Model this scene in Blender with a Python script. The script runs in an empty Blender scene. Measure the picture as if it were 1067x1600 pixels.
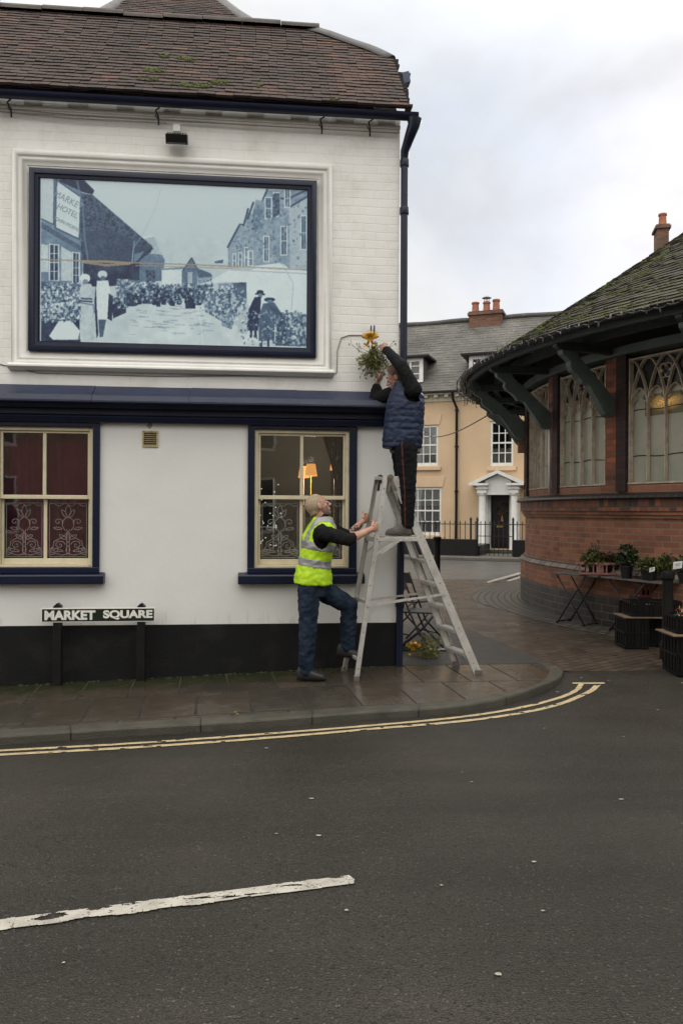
import bpy, bmesh, math, random
import numpy as np
from mathutils import Vector, Matrix, noise, Quaternion
random.seed(7)
PI = math.pi
R = math.radians
sc = bpy.context.scene
col = sc.collection
# ---------------------------------------------------------------- camera, sky, sun, exposure
HC = 1.515            # eye height above the pavement at the corner
FPX = 1244.0          # focal length in photo pixels
ROLL = -0.0052
cam_d = bpy.data.cameras.new("camera")
cam = bpy.data.objects.new("camera", cam_d)
col.objects.link(cam)
cam.location = (0, 0, HC)
cam.rotation_euler = (PI / 2, ROLL, 0)
cam_d.sensor_fit = 'VERTICAL'
cam_d.sensor_height = 36
cam_d.lens = FPX / 1600 * 36
cam_d.clip_end = 600
cam_d.clip_start = 0.05
sc.camera = cam
sc.view_settings.view_transform = 'Standard'
sc.view_settings.look = 'None'
sc.view_settings.exposure = 0.14
sc.view_settings.gamma = 1
sc.cycles.use_denoising = True
sc.cycles.max_bounces = 6
sc.cycles.transparent_max_bounces = 12
sc.cycles.caustics_reflective = False
sc.cycles.caustics_refractive = False

SUN_EL, SUN_AZ = R(24), R(28)      # azimuth: clockwise from +Y (away from camera) towards +X
w = bpy.data.worlds.new("World")
sc.world = w
w.use_nodes = True
nt = w.node_tree
for n in list(nt.nodes):
    nt.nodes.remove(n)
def wn(t, **k):
    n = nt.nodes.new(t)
    for a, b in k.items():
        setattr(n, a, b)
    return n
wo = wn('ShaderNodeOutputWorld')
bg = wn('ShaderNodeBackground')
sky = wn('ShaderNodeTexSky')
sky.sky_type = 'NISHITA'
sky.sun_disc = False
sky.sun_elevation = SUN_EL
sky.sun_rotation = SUN_AZ
bg.inputs['Strength'].default_value = 0.1
tc = wn('ShaderNodeTexCoord')
mp = wn('ShaderNodeMapping')
mp.inputs['Scale'].default_value = (1.0, 1.0, 1.55)
mp.inputs['Location'].default_value = (0.35, 0.1, 0.22)
nz = wn('ShaderNodeTexNoise')
nz.inputs['Scale'].default_value = 2.1
nz.inputs['Detail'].default_value = 7
nz.inputs['Roughness'].default_value = 0.52
nz2 = wn('ShaderNodeTexNoise')
nz2.inputs['Scale'].default_value = 3.4
nz2.inputs['Distortion'].default_value = 0.4
nz2.inputs['Detail'].default_value = 5
cr = wn('ShaderNodeValToRGB')          # how much cloud covers the blue
cr.color_ramp.elements[0].position = 0.36
cr.color_ramp.elements[1].position = 0.50
cr.color_ramp.elements[0].color = (0.3, 0.3, 0.3, 1)
cr2 = wn('ShaderNodeValToRGB')         # cloud light and dark
cr2.color_ramp.elements[0].position = 0.40
cr2.color_ramp.elements[0].color = (6.6, 6.6, 6.6, 1)
cr2.color_ramp.elements[1].position = 0.56
cr2.color_ramp.elements[1].color = (8.5, 8.35, 8.05, 1)
mx = wn('ShaderNodeMixRGB')
# brighter cloud overhead and behind the photographer, as under any overcast sky
sepx = wn('ShaderNodeSeparateXYZ')
mr = wn('ShaderNodeMapRange')
mr.inputs['From Min'].default_value = 0.45
mr.inputs['From Max'].default_value = 1.0
mr.inputs['To Min'].default_value = 1.0
mr.inputs['To Max'].default_value = 2.65
mr2 = wn('ShaderNodeMapRange')
mr2.inputs['From Min'].default_value = 0.35
mr2.inputs['From Max'].default_value = -0.6
mr2.inputs['To Min'].default_value = 1.0
mr2.inputs['To Max'].default_value = 1.66
mm = wn('ShaderNodeMath', operation='MULTIPLY')
mc = wn('ShaderNodeVectorMath', operation='SCALE')
wt = wn('ShaderNodeMixRGB'); wt.inputs['Color1'].default_value = (1, 1, 1, 1); wt.inputs['Color2'].default_value = (1.04, 1.0, 0.935, 1)
wtm = wn('ShaderNodeVectorMath', operation='MULTIPLY')
L = nt.links.new
L(tc.outputs['Generated'], mp.inputs['Vector'])
L(mp.outputs['Vector'], nz.inputs['Vector'])
L(mp.outputs['Vector'], nz2.inputs['Vector'])
L(nz.outputs['Fac'], cr.inputs['Fac'])
L(nz2.outputs['Fac'], cr2.inputs['Fac'])
# a ragged break in the cloud above the corner of the pub, where the blue shows
dotb = wn('ShaderNodeVectorMath', operation='DOT_PRODUCT')
dotb.inputs[1].default_value = tuple(Vector((0.115, 1.0, 0.53)).normalized())
L(tc.outputs['Generated'], dotb.inputs[0])
mrb = wn('ShaderNodeMapRange')
mrb.inputs['From Min'].default_value = 0.955
mrb.inputs['From Max'].default_value = 1.0
mrb.inputs['To Min'].default_value = 0.0
mrb.inputs['To Max'].default_value = 0.95
L(dotb.outputs['Value'], mrb.inputs['Value'])
mbk = wn('ShaderNodeMath', operation='MULTIPLY_ADD')
L(mrb.outputs[0], mbk.inputs[0])
L(nz2.outputs['Fac'], mbk.inputs[1])
mbk.inputs[2].default_value = 0.0
sbb = wn('ShaderNodeMath', operation='SUBTRACT', use_clamp=True)
L(cr.outputs['Color'], sbb.inputs[0])
L(mbk.outputs[0], sbb.inputs[1])
ad2 = wn('ShaderNodeMath', operation='MULTIPLY')
L(sbb.outputs[0], ad2.inputs[0]); ad2.inputs[1].default_value = 1.0
L(ad2.outputs[0], mx.inputs['Fac'])
sks = wn('ShaderNodeVectorMath', operation='MULTIPLY')
L(sky.outputs['Color'], sks.inputs[0])
sks.inputs[1].default_value = (0.25, 0.23, 0.22)
SKYADD = wn('ShaderNodeVectorMath', operation='ADD')
L(sks.outputs[0], SKYADD.inputs[0])
SKYADD.inputs[1].default_value = (4.7, 5.6, 6.9)
L(SKYADD.outputs[0], mx.inputs['Color1'])
L(cr2.outputs['Color'], mx.inputs['Color2'])
L(tc.outputs['Generated'], sepx.inputs['Vector'])
L(sepx.outputs['Z'], mr.inputs['Value'])
L(sepx.outputs['Y'], mr2.inputs['Value'])
L(mr.outputs['Result'], mm.inputs[0])
L(mr2.outputs['Result'], mm.inputs[1])
mrw = wn('ShaderNodeMapRange'); mrw.inputs['From Min'].default_value = 1.0; mrw.inputs['From Max'].default_value = 1.6
L(mm.outputs[0], mrw.inputs['Value']); L(mrw.outputs[0], wt.inputs['Fac'])
L(mx.outputs['Color'], wtm.inputs[0]); L(wt.outputs['Color'], wtm.inputs[1]); L(wtm.outputs[0], mc.inputs[0])
L(mm.outputs[0], mc.inputs['Scale'])
L(mc.outputs[0], bg.inputs['Color'])
L(bg.outputs[0], wo.inputs['Surface'])

sun_d = bpy.data.lights.new("sun", 'SUN')
sun_d.energy = 0.6
sun_d.angle = R(14)
sun_d.color = (1.0, 0.93, 0.84)
sun = bpy.data.objects.new("sun", sun_d)
col.objects.link(sun)
sd = Vector((math.sin(SUN_AZ) * math.cos(SUN_EL), math.cos(SUN_AZ) * math.cos(SUN_EL), math.sin(SUN_EL)))
sun.rotation_euler = sd.to_track_quat('Z', 'Y').to_euler()
sun.location = (10, 20, 30)

# ---------------------------------------------------------------- picture measurements -> places in the world
CR = Vector((math.cos(ROLL), 0, -math.sin(ROLL)))
CU = Vector((math.sin(ROLL), 0, math.cos(ROLL)))
CAM = Vector((0, 0, HC))
def ray(u, v):
    return Vector((0, 1, 0)) + CR * ((u - 533.5) / FPX) + CU * ((800 - v) / FPX)
def at(u, v, Y):
    return CAM + ray(u, v) * Y
class Frame:
    """a facade: origin on the ground, x along it, y into the building"""
    def __init__(s, x, y, a):
        s.o = Vector((x, y, 0)); s.a = a
        s.ex = Vector((math.cos(a), math.sin(a), 0)); s.ey = Vector((-math.sin(a), math.cos(a), 0))
    def hit(s, u, v, y=0.0):
        d = ray(u, v)
        t = (y - (CAM - s.o).dot(s.ey)) / d.dot(s.ey)
        p = CAM + d * t - s.o
        return p.dot(s.ex), p.z
    def loc(s, p):
        q = Vector(p) - s.o
        return Vector((q.dot(s.ex), q.dot(s.ey), q.z))
    def pix(s, x, y, z):
        p = s.o + s.ex * x + s.ey * y + Vector((0, 0, z)) - CAM
        return 533.5 + FPX * p.dot(CR) / p.y, 800 - FPX * p.dot(CU) / p.y
def smin(a, k=0.25):          # soft min(a, 0)
    return 0.5 * (a - math.sqrt(a * a + k * k)) + 0.0
def g(x, y=0):                # the street falls gently to the left
    return 0.040 * smin(x - 0.3) + 0.002
def ground_at(u, v, z0=0.0):
    Y = 6.0
    for _ in range(25):
        p = at(u, v, Y)
        zt = g(p.x) + z0
        Y = (HC - zt) / ((HC - p.z) / Y)
    return at(u, v, Y)

# ---------------------------------------------------------------- materials
MATS = {}
def new_mat(name):
    m = bpy.data.materials.new(name)
    m.use_nodes = True
    MATS[name] = m
    nt = m.node_tree
    b = nt.nodes['Principled BSDF']
    return m, nt, b
def node(nt, t, **k):
    n = nt.nodes.new(t)
    for a, v in k.items():
        if a.startswith('i_'):
            n.inputs[a[2:].replace('_', ' ')].default_value = v
        else:
            setattr(n, a, v)
    return n
def rgba(c):
    return (c[0], c[1], c[2], 1)
def ramp(nt, src, p0, p1, c0=(0, 0, 0), c1=(1, 1, 1)):
    r = node(nt, 'ShaderNodeValToRGB')
    r.color_ramp.elements[0].position = p0
    r.color_ramp.elements[1].position = p1
    r.color_ramp.elements[0].color = rgba(c0)
    r.color_ramp.elements[1].color = rgba(c1)
    nt.links.new(src, r.inputs['Fac'])
    return r.outputs['Color']
def mixc(nt, fac, a, b, mode='MIX'):
    m = node(nt, 'ShaderNodeMixRGB', blend_type=mode)
    for s, i in ((fac, 0), (a, 1), (b, 2)):
        if hasattr(s, 'is_output'):
            nt.links.new(s, m.inputs[i])
        elif i == 0:
            m.inputs[0].default_value = s
        else:
            m.inputs[i].default_value = rgba(s)
    return m.outputs[0]
def noisef(nt, vec, scale, detail=4, rough=0.55, dist=0.0):
    n = node(nt, 'ShaderNodeTexNoise')
    n.inputs['Scale'].default_value = scale
    n.inputs['Detail'].default_value = detail
    n.inputs['Roughness'].default_value = rough
    n.inputs['Distortion'].default_value = dist
    if vec is not None:
        nt.links.new(vec, n.inputs['Vector'])
    return n.outputs['Fac']
def bump(nt, b, h, strength, dist=0.01, prev=None):
    n = node(nt, 'ShaderNodeBump')
    n.inputs['Strength'].default_value = strength
    n.inputs['Distance'].default_value = dist
    nt.links.new(h, n.inputs['Height'])
    if prev is not None:
        nt.links.new(prev, n.inputs['Normal'])
    nt.links.new(n.outputs['Normal'], b.inputs['Normal'])
    return n.outputs['Normal']
def objco(nt):
    return node(nt, 'ShaderNodeTexCoord').outputs['Object']
def uvco(nt):
    return node(nt, 'ShaderNodeTexCoord').outputs['UV']
def pm(name, c, rough=0.6, c2=None, ns=6.0, lo=0.35, hi=0.68, bs=0.0, bsc=60.0, metal=0.0, spec=0.5, rv=0.0, coat=0.0, sheen=0.0):
    """plain procedural surface: two tones by noise, roughness variation, bump"""
    if name in MATS:
        return MATS[name]
    m, nt, b = new_mat(name)
    o = objco(nt)
    if c2 is None:
        c2 = tuple(x * 0.72 for x in c)
    f = ramp(nt, noisef(nt, o, ns, 6, 0.6), lo, hi)
    nt.links.new(mixc(nt, f, c, c2), b.inputs['Base Color'])
    b.inputs['Roughness'].default_value = rough
    if rv:
        mrn = node(nt, 'ShaderNodeMapRange')
        mrn.inputs['To Min'].default_value = max(0.03, rough - rv)
        mrn.inputs['To Max'].default_value = rough + rv
        nt.links.new(noisef(nt, o, ns * 1.7, 5), mrn.inputs['Value'])
        nt.links.new(mrn.outputs[0], b.inputs['Roughness'])
    b.inputs['Metallic'].default_value = metal
    b.inputs['Specular IOR Level'].default_value = spec
    b.inputs['Coat Weight'].default_value = coat
    b.inputs['Sheen Weight'].default_value = sheen
    if bs:
        bump(nt, b, noisef(nt, o, bsc, 4), bs, 0.01)
    return m
def brickmat(name, ca, cb, mortar, bw, bh, ms=0.01, rough=0.85, squash=0.5, bs=0.6, nv=0.35, bias=0.0, vec='uv', dirt=None, dscale=1.2, bd=0.008, spec=0.3, rv=0.0, wav=0.0, hi=0.7):
    m, nt, b = new_mat(name)
    v = uvco(nt) if vec == 'uv' else objco(nt)
    if wav:
        nn = node(nt, 'ShaderNodeTexNoise')
        nn.inputs['Scale'].default_value = 1.7
        nn.inputs['Detail'].default_value = 3
        nt.links.new(v, nn.inputs['Vector'])
        sub = node(nt, 'ShaderNodeVectorMath', operation='SUBTRACT')
        sub.inputs[1].default_value = (0.5, 0.5, 0.5)
        nt.links.new(nn.outputs['Color'], sub.inputs[0])
        scl = node(nt, 'ShaderNodeVectorMath', operation='SCALE')
        scl.inputs['Scale'].default_value = wav
        nt.links.new(sub.outputs[0], scl.inputs[0])
        ad = node(nt, 'ShaderNodeVectorMath', operation='ADD')
        nt.links.new(v, ad.inputs[0]); nt.links.new(scl.outputs[0], ad.inputs[1])
        v = ad.outputs[0]
    t = node(nt, 'ShaderNodeTexBrick')
    t.offset = squash
    t.inputs['Scale'].default_value = 1
    t.inputs['Brick Width'].default_value = bw
    t.inputs['Row Height'].default_value = bh
    t.inputs['Mortar Size'].default_value = ms
    t.inputs['Mortar Smooth'].default_value = 0.25
    t.inputs['Bias'].default_value = bias
    t.inputs['Color1'].default_value = rgba(ca)
    t.inputs['Color2'].default_value = rgba(cb)
    t.inputs['Mortar'].default_value = rgba(mortar)
    nt.links.new(v, t.inputs['Vector'])
    n1 = noisef(nt, v, 3.0, 6, 0.65)
    n2 = noisef(nt, v, 60.0, 3, 0.6)
    k = node(nt, 'ShaderNodeMapRange')
    k.inputs['To Min'].default_value = 1 - nv
    k.inputs['To Max'].default_value = 1 + nv
    nt.links.new(n1, k.inputs['Value'])
    c = mixc(nt, 1.0, t.outputs['Color'], k.outputs[0], 'MULTIPLY')
    if dirt is not None:
        f = ramp(nt, noisef(nt, v, dscale, 8, 0.7), 0.5, hi)
        c = mixc(nt, f, c, dirt)
    nt.links.new(c, b.inputs['Base Color'])
    b.inputs['Roughness'].default_value = rough
    b.inputs['Specular IOR Level'].default_value = spec
    if rv:
        mrn = node(nt, 'ShaderNodeMapRange')
        mrn.inputs['From Min'].default_value = 0.3
        mrn.inputs['From Max'].default_value = 0.7
        mrn.inputs['To Min'].default_value = max(0.05, rough - rv)
        mrn.inputs['To Max'].default_value = rough + rv
        nt.links.new(noisef(nt, v, 2.2, 6), mrn.inputs['Value'])
        nt.links.new(mrn.outputs[0], b.inputs['Roughness'])
    inv = node(nt, 'ShaderNodeMath', operation='SUBTRACT')
    inv.inputs[0].default_value = 1.0
    nt.links.new(t.outputs['Fac'], inv.inputs[1])
    p = bump(nt, b, inv.outputs[0], bs, bd)
    bump(nt, b, n2, bs * 0.5, bd * 0.6, p)
    return m

# ---------------------------------------------------------------- mesh helpers
class MB:
    def __init__(s):
        s.v = []; s.f = []; s.mi = []; s.cur = 0; s.T = None
    def add(s, vs, fs):
        n = len(s.v)
        if s.T is not None:
            vs = [tuple(s.T @ Vector(p)) for p in vs]
        s.v += [tuple(p) for p in vs]
        for f in fs:
            s.f.append(tuple(i + n for i in f)); s.mi.append(s.cur)
        return s
    def box(s, x0, x1, y0, y1, z0, z1):
        vs = [(x0, y0, z0), (x1, y0, z0), (x1, y1, z0), (x0, y1, z0), (x0, y0, z1), (x1, y0, z1), (x1, y1, z1), (x0, y1, z1)]
        return s.add(vs, [(0, 3, 2, 1), (4, 5, 6, 7), (0, 1, 5, 4), (1, 2, 6, 5), (2, 3, 7, 6), (3, 0, 4, 7)])
    def obox(s, c, ax, ay, az):
        """box from centre and three half-axis vectors"""
        c = Vector(c); ax = Vector(ax); ay = Vector(ay); az = Vector(az)
        vs = [c - ax - ay - az, c + ax - ay - az, c + ax + ay - az, c - ax + ay - az, c - ax - ay + az, c + ax - ay + az, c + ax + ay + az, c - ax + ay + az]
        return s.add(vs, [(0, 3, 2, 1), (4, 5, 6, 7), (0, 1, 5, 4), (1, 2, 6, 5), (2, 3, 7, 6), (3, 0, 4, 7)])
    def bar(s, p, q, w, d, ref=(0, 0, 1)):
        """rectangular bar p->q; w along ref x dir, d along the other"""
        p = Vector(p); q = Vector(q); a = (q - p)
        l = a.length; a.normalize(); r = Vector(ref)
        if abs(a.dot(r)) > 0.99:
            r = Vector((1, 0, 0))
        u = (r - a * a.dot(r)).normalized(); v = a.cross(u)
        return s.obox((p + q) / 2, u * (w / 2), v * (d / 2), a * (l / 2))
    def tube(s, pts, r, n=8, cap=True):
        pts = [Vector(p) for p in pts]
        m = len(pts)
        rs = r if isinstance(r, (list, tuple)) else [r] * m
        vs = []; fs = []
        prev = None
        for i, p in enumerate(pts):
            t = (pts[min(i + 1, m - 1)] - pts[max(i - 1, 0)])
            if t.length < 1e-9: t = Vector((0, 0, 1))
            t.normalize()
            if prev is None:
                up = Vector((0, 0, 1)) if abs(t.z) < 0.9 else Vector((1, 0, 0))
            else:
                up = prev
            u = (up - t * up.dot(t))
            if u.length < 1e-6: u = t.orthogonal()
            u.normalize(); prev = u
            w_ = t.cross(u)
            for k in range(n):
                a = 2 * PI * k / n
                vs.append(p + (u * math.cos(a) + w_ * math.sin(a)) * rs[i])
        for i in range(m - 1):
            for k in range(n):
                k2 = (k + 1) % n
                fs.append((i * n + k, i * n + k2, (i + 1) * n + k2, (i + 1) * n + k))
        if cap:
            fs.append(tuple(range(n))[::-1]); fs.append(tuple((m - 1) * n + k for k in range(n)))
        return s.add(vs, fs)
    def lathe(s, prof, c=(0, 0, 0), n=20, cap=True):
        vs = []; fs = []
        m = len(prof)
        for r, z in prof:
            for k in range(n):
                a = 2 * PI * k / n
                vs.append((c[0] + r * math.cos(a), c[1] + r * math.sin(a), c[2] + z))
        for i in range(m - 1):
            for k in range(n):
                k2 = (k + 1) % n
                fs.append((i * n + k, i * n + k2, (i + 1) * n + k2, (i + 1) * n + k))
        if cap:
            fs.append(tuple(range(n))[::-1]); fs.append(tuple((m - 1) * n + k for k in range(n)))
        return s.add(vs, fs)
    def prism(s, poly, axis, a0, a1):
        """poly: list of 2-D points; extruded along axis ('x': poly=(y,z); 'y': poly=(x,z); 'z': poly=(x,y))"""
        def P(p, a):
            return {'x': (a, p[0], p[1]), 'y': (p[0], a, p[1]), 'z': (p[0], p[1], a)}[axis]
        n = len(poly)
        vs = [P(p, a0) for p in poly] + [P(p, a1) for p in poly]
        fs = [tuple(range(n))[::-1], tuple(range(n, 2 * n))]
        for i in range(n):
            j = (i + 1) % n
            fs.append((i, j, n + j, n + i))
        return s.add(vs, fs)
    def sweep(s, prof, path, closed=True):
        """prof points given by function per path station: list of lists"""
        n = len(path[0]); fs = []; vs = [p for st in path for p in st]
        m = len(path)
        for i in range(m - 1 + (1 if closed else 0)):
            for k in range(n - 1):
                a = i * n + k; b_ = ((i + 1) % m) * n + k
                fs.append((a, a + 1, b_ + 1, b_))
        return s.add(vs, fs)
    def build(s, name, mat, parent=None, smooth=False, bevel=0.0, uv=None, label=None, fix=True, recalc=True, autos=None):
        me = bpy.data.meshes.new(name)
        me.from_pydata(s.v, [], s.f)
        mats = mat if isinstance(mat, (list, tuple)) else [mat]
        for m in mats:
            me.materials.append(m)
        if len(mats) > 1:
            me.polygons.foreach_set('material_index', s.mi)
        if uv is not None:
            l = me.uv_layers.new(name='UVMap')
            for p in me.polygons:
                nn = p.normal
                for li in p.loop_indices:
                    l.data[li].uv = uv(me.vertices[me.loops[li].vertex_index].co, nn)
        if recalc:
            bm = bmesh.new(); bm.from_mesh(me)
            bmesh.ops.recalc_face_normals(bm, faces=bm.faces)
            bm.to_mesh(me); bm.free()
        if smooth:
            me.polygons.foreach_set('use_smooth', [True] * len(me.polygons))
        me.update()
        o = bpy.data.objects.new(name, me)
        col.objects.link(o)
        if parent is not None:
            o.parent = parent
        if bevel:
            b = o.modifiers.new('bevel', 'BEVEL'); b.width = bevel; b.segments = 2; b.limit_method = 'ANGLE'; b.angle_limit = R(40)
        if autos:
            me.polygons.foreach_set('use_smooth', [True] * len(me.polygons))
            me.set_sharp_from_angle(angle=R(autos))
        if label: o['label'] = label
        return o
def tag(o, label=None, cat=None, group=None, kind=None):
    if label: o['label'] = label
    if cat: o['category'] = cat
    if group: o['group'] = group
    if kind: o['kind'] = kind
    return o
def empty(name, loc=(0, 0, 0), rz=0, **k):
    o = bpy.data.objects.new(name, None); col.objects.link(o)
    o.empty_display_size = 0.1
    o.location = loc; o.rotation_euler = (0, 0, rz)
    return tag(o, **k)
def children(o):
    return [c for c in bpy.data.objects if c.parent == o]
def copy_tree(o, parent=None):
    c = o.copy(); col.objects.link(c); c.parent = parent
    for ch in children(o):
        copy_tree(ch, c)
    return c
def uvxz(co, n):
    if abs(n.x) > 0.7: return (co.y, co.z)
    if abs(n.z) > 0.7: return (co.x, co.y)
    return (co.x, co.z)
def wall_grid(mb, x0, x1, z0, z1, y, depth, holes):
    """front face with rectangular openings and their reveals, in the plane y (facing -y)"""
    xs = sorted({x0, x1} | {min(max(h[0], x0), x1) for h in holes} | {min(max(h[1], x0), x1) for h in holes})
    zs = sorted({z0, z1} | {h[2] for h in holes} | {h[3] for h in holes})
    for i in range(len(xs) - 1):
        for j in range(len(zs) - 1):
            cx = (xs[i] + xs[i + 1]) / 2; cz = (zs[j] + zs[j + 1]) / 2
            if any(h[0] < cx < h[1] and h[2] < cz < h[3] for h in holes): continue
            for yy in (y, y + depth):
                mb.add([(xs[i], yy, zs[j]), (xs[i + 1], yy, zs[j]), (xs[i + 1], yy, zs[j + 1]), (xs[i], yy, zs[j + 1])], [(0, 1, 2, 3)] if yy == y else [(3, 2, 1, 0)])
    for h in holes:
        a, b, c, d = h; e = y + depth
        mb.add([(a, y, c), (a, e, c), (a, e, d), (a, y, d)], [(0, 1, 2, 3)])
        mb.add([(b, y, c), (b, y, d), (b, e, d), (b, e, c)], [(0, 1, 2, 3)])
        mb.add([(a, y, c), (b, y, c), (b, e, c), (a, e, c)], [(0, 1, 2, 3)])
        mb.add([(a, y, d), (a, e, d), (b, e, d), (b, y, d)], [(0, 1, 2, 3)])
def text_mesh(body, size, mat, name, parent, loc, rot, extrude=0.002, offset=0.0, sx=1.0, align='CENTER', spacing=1.0):
    cu = bpy.data.curves.new(name, 'FONT')
    cu.body = body; cu.size = size; cu.extrude = extrude; cu.offset = offset
    cu.align_x = align; cu.align_y = 'CENTER'; cu.space_character = spacing
    t = bpy.data.objects.new('tmp', cu); col.objects.link(t)
    bpy.context.view_layer.update()
    me = bpy.data.meshes.new_from_object(t.evaluated_get(bpy.context.evaluated_depsgraph_get()))
    bpy.data.objects.remove(t)
    me.materials.clear(); me.materials.append(mat)
    o = bpy.data.objects.new(name, me); col.objects.link(o)
    o.parent = parent; o.location = loc; o.rotation_euler = rot; o.scale = (sx, 1, 1)
    return o

# shared materials
M_glass, nt_, b_ = new_mat('window_glass')
b_.inputs['Base Color'].default_value = (0.85, 0.9, 0.88, 1)
b_.inputs['Roughness'].default_value = 0.02
b_.inputs['IOR'].default_value = 1.66
b_.inputs['Specular IOR Level'].default_value = 0.5
tr_ = node(nt_, 'ShaderNodeBsdfTransparent')
tr_.inputs['Color'].default_value = (0.82, 0.85, 0.83, 1)
gl_ = node(nt_, 'ShaderNodeBsdfGlossy'); gl_.inputs['Roughness'].default_value = 0.015
lw_ = node(nt_, 'ShaderNodeFresnel'); lw_.inputs['IOR'].default_value = 1.8
ms_ = node(nt_, 'ShaderNodeMixShader')
bn_ = node(nt_, 'ShaderNodeBump'); bn_.inputs['Strength'].default_value = 0.05; bn_.inputs['Distance'].default_value = 0.02
nt_.links.new(noisef(nt_, objco(nt_), 2.5, 2), bn_.inputs['Height'])
nt_.links.new(bn_.outputs[0], gl_.inputs['Normal'])
nt_.links.new(lw_.outputs[0], ms_.inputs[0]); nt_.links.new(tr_.outputs[0], ms_.inputs[1]); nt_.links.new(gl_.outputs[0], ms_.inputs[2])
nt_.links.new(ms_.outputs[0], nt_.nodes['Material Output'].inputs['Surface'])
M_navy = pm('navy_gloss_paint', (0.006, 0.010, 0.034), 0.36, (0.004, 0.007, 0.022), 3, bs=0.12, bsc=25, rv=0.1, spec=0.38)
M_black = pm('black_gloss_paint', (0.006, 0.006, 0.007), 0.42, (0.012, 0.011, 0.011), 8, bs=0.1, bsc=40, rv=0.1, spec=0.3)
M_cream = pm('cream_gloss_paint', (0.66, 0.585, 0.42), 0.4, (0.54, 0.48, 0.345), 9, 0.45, 0.8, bs=0.08)
M_whitep = pm('white_gloss_paint', (0.78, 0.78, 0.76), 0.4, (0.66, 0.66, 0.63), 5, bs=0.05)
M_dark = pm('dark_interior', (0.055, 0.048, 0.042), 0.9)
# ================================================================ GROUND
def line_y(x):                # where the asphalt meets the brick paving, right of the kerb nose
    return 7.62 + (x - 2.1) * 0.10
KR = -0.065
def sst(t):
    t = max(0, min(1, t)); return t * t * (3 - 2 * t)
def zroad(x, y):
    z = g(x) + KR
    up = sst((x - 1.75) / 0.5) * sst((y - (line_y(x) - 0.9)) / 0.85)
    return z + 0.058 * up - 0.03 * sst((3.0 - y) / 6) * 0.0
def on_road(u, v):
    p = ground_at(u, v, KR)
    for _ in range(12):
        zt = zroad(p.x, p.y)
        d = ray(u, v)
        p = CAM + d * ((zt - HC) / d.z)
    return p
M_asph, nt_, b_ = new_mat('worn_asphalt')
o_ = objco(nt_)
c_ = mixc(nt_, ramp(nt_, noisef(nt_, o_, 0.55, 5, 0.6), 0.38, 0.66), (0.023, 0.020, 0.016), (0.039, 0.034, 0.027))
vo_ = node(nt_, 'ShaderNodeTexVoronoi'); vo_.inputs['Scale'].default_value = 115
nt_.links.new(o_, vo_.inputs['Vector'])
stone_ = ramp(nt_, vo_.outputs['Distance'], 0.15, 0.75, (1.20, 1.19, 1.17), (0.70, 0.70, 0.70))
c_ = mixc(nt_, 1.0, c_, stone_, 'MULTIPLY')
c_ = mixc(nt_, ramp(nt_, noisef(nt_, o_, 26, 2, 0.5), 0.70, 0.82), c_, (0.058, 0.053, 0.046))
c_ = mixc(nt_, ramp(nt_, noisef(nt_, o_, 12, 6, 0.8), 0.66, 0.74), c_, (0.022, 0.021, 0.021))
vc_ = node(nt_, 'ShaderNodeTexVoronoi'); vc_.inputs['Scale'].default_value = 150
nt_.links.new(o_, vc_.inputs['Vector'])
sp_ = node(nt_, 'ShaderNodeSeparateColor'); nt_.links.new(vc_.outputs['Color'], sp_.inputs[0])
c_ = mixc(nt_, ramp(nt_, sp_.outputs[0], 0.995, 0.998), c_, (0.08, 0.075, 0.066))
c_ = mixc(nt_, ramp(nt_, noisef(nt_, o_, 48, 3, 0.65), 0.56, 0.66), c_, (0.010, 0.009, 0.008))
c_ = mixc(nt_, ramp(nt_, noisef(nt_, o_, 75, 2, 0.5), 0.64, 0.70), c_, (0.085, 0.078, 0.068))
mb_ = node(nt_, 'ShaderNodeMapping'); mb_.inputs['Scale'].default_value = (0.12, 1.4, 1); mb_.inputs['Rotation'].default_value = (0, 0, R(-7)); nt_.links.new(o_, mb_.inputs['Vector'])
c_ = mixc(nt_, 1.0, c_, ramp(nt_, noisef(nt_, mb_.outputs[0], 1.6, 5, 0.6), 0.32, 0.70, (0.74, 0.74, 0.75), (1.18, 1.17, 1.15)), 'MULTIPLY')
c_ = mixc(nt_, ramp(nt_, noisef(nt_, o_, 1.9, 7, 0.7), 0.66, 0.76), c_, (0.020, 0.018, 0.016))
nt_.links.new(c_, b_.inputs['Base Color'])
mr_ = node(nt_, 'ShaderNodeMapRange'); mr_.inputs['From Min'].default_value = 0.3; mr_.inputs['From Max'].default_value = 0.7
mr_.inputs['To Min'].default_value = 0.28; mr_.inputs['To Max'].default_value = 0.60
nt_.links.new(noisef(nt_, o_, 0.8, 5), mr_.inputs['Value']); nt_.links.new(mr_.outputs[0], b_.inputs['Roughness'])
p_ = bump(nt_, b_, vo_.outputs['Distance'], 0.65, 0.006)
bump(nt_, b_, noisef(nt_, o_, 45, 4, 0.6), 0.5, 0.006, p_)
b_.inputs['Specular IOR Level'].default_value = 0.33

def grid_mesh(name, xs, ys, zf, mat, keep=None):
    mb = MB(); nx = len(xs)
    vs = [(x, y, zf(x, y)) for y in ys for x in xs]
    fs = []
    for j in range(len(ys) - 1):
        for i in range(nx - 1):
            if keep and not keep((xs[i] + xs[i + 1]) / 2, (ys[j] + ys[j + 1]) / 2): continue
            a = j * nx + i
            fs.append((a, a + 1, a + nx + 1, a + nx))
    mb.add(vs, fs)
    return mb.build(name, mat, recalc=False, smooth=True)
def fr(a, b, n): return [a + (b - a) * i / n for i in range(n + 1)]
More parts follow.
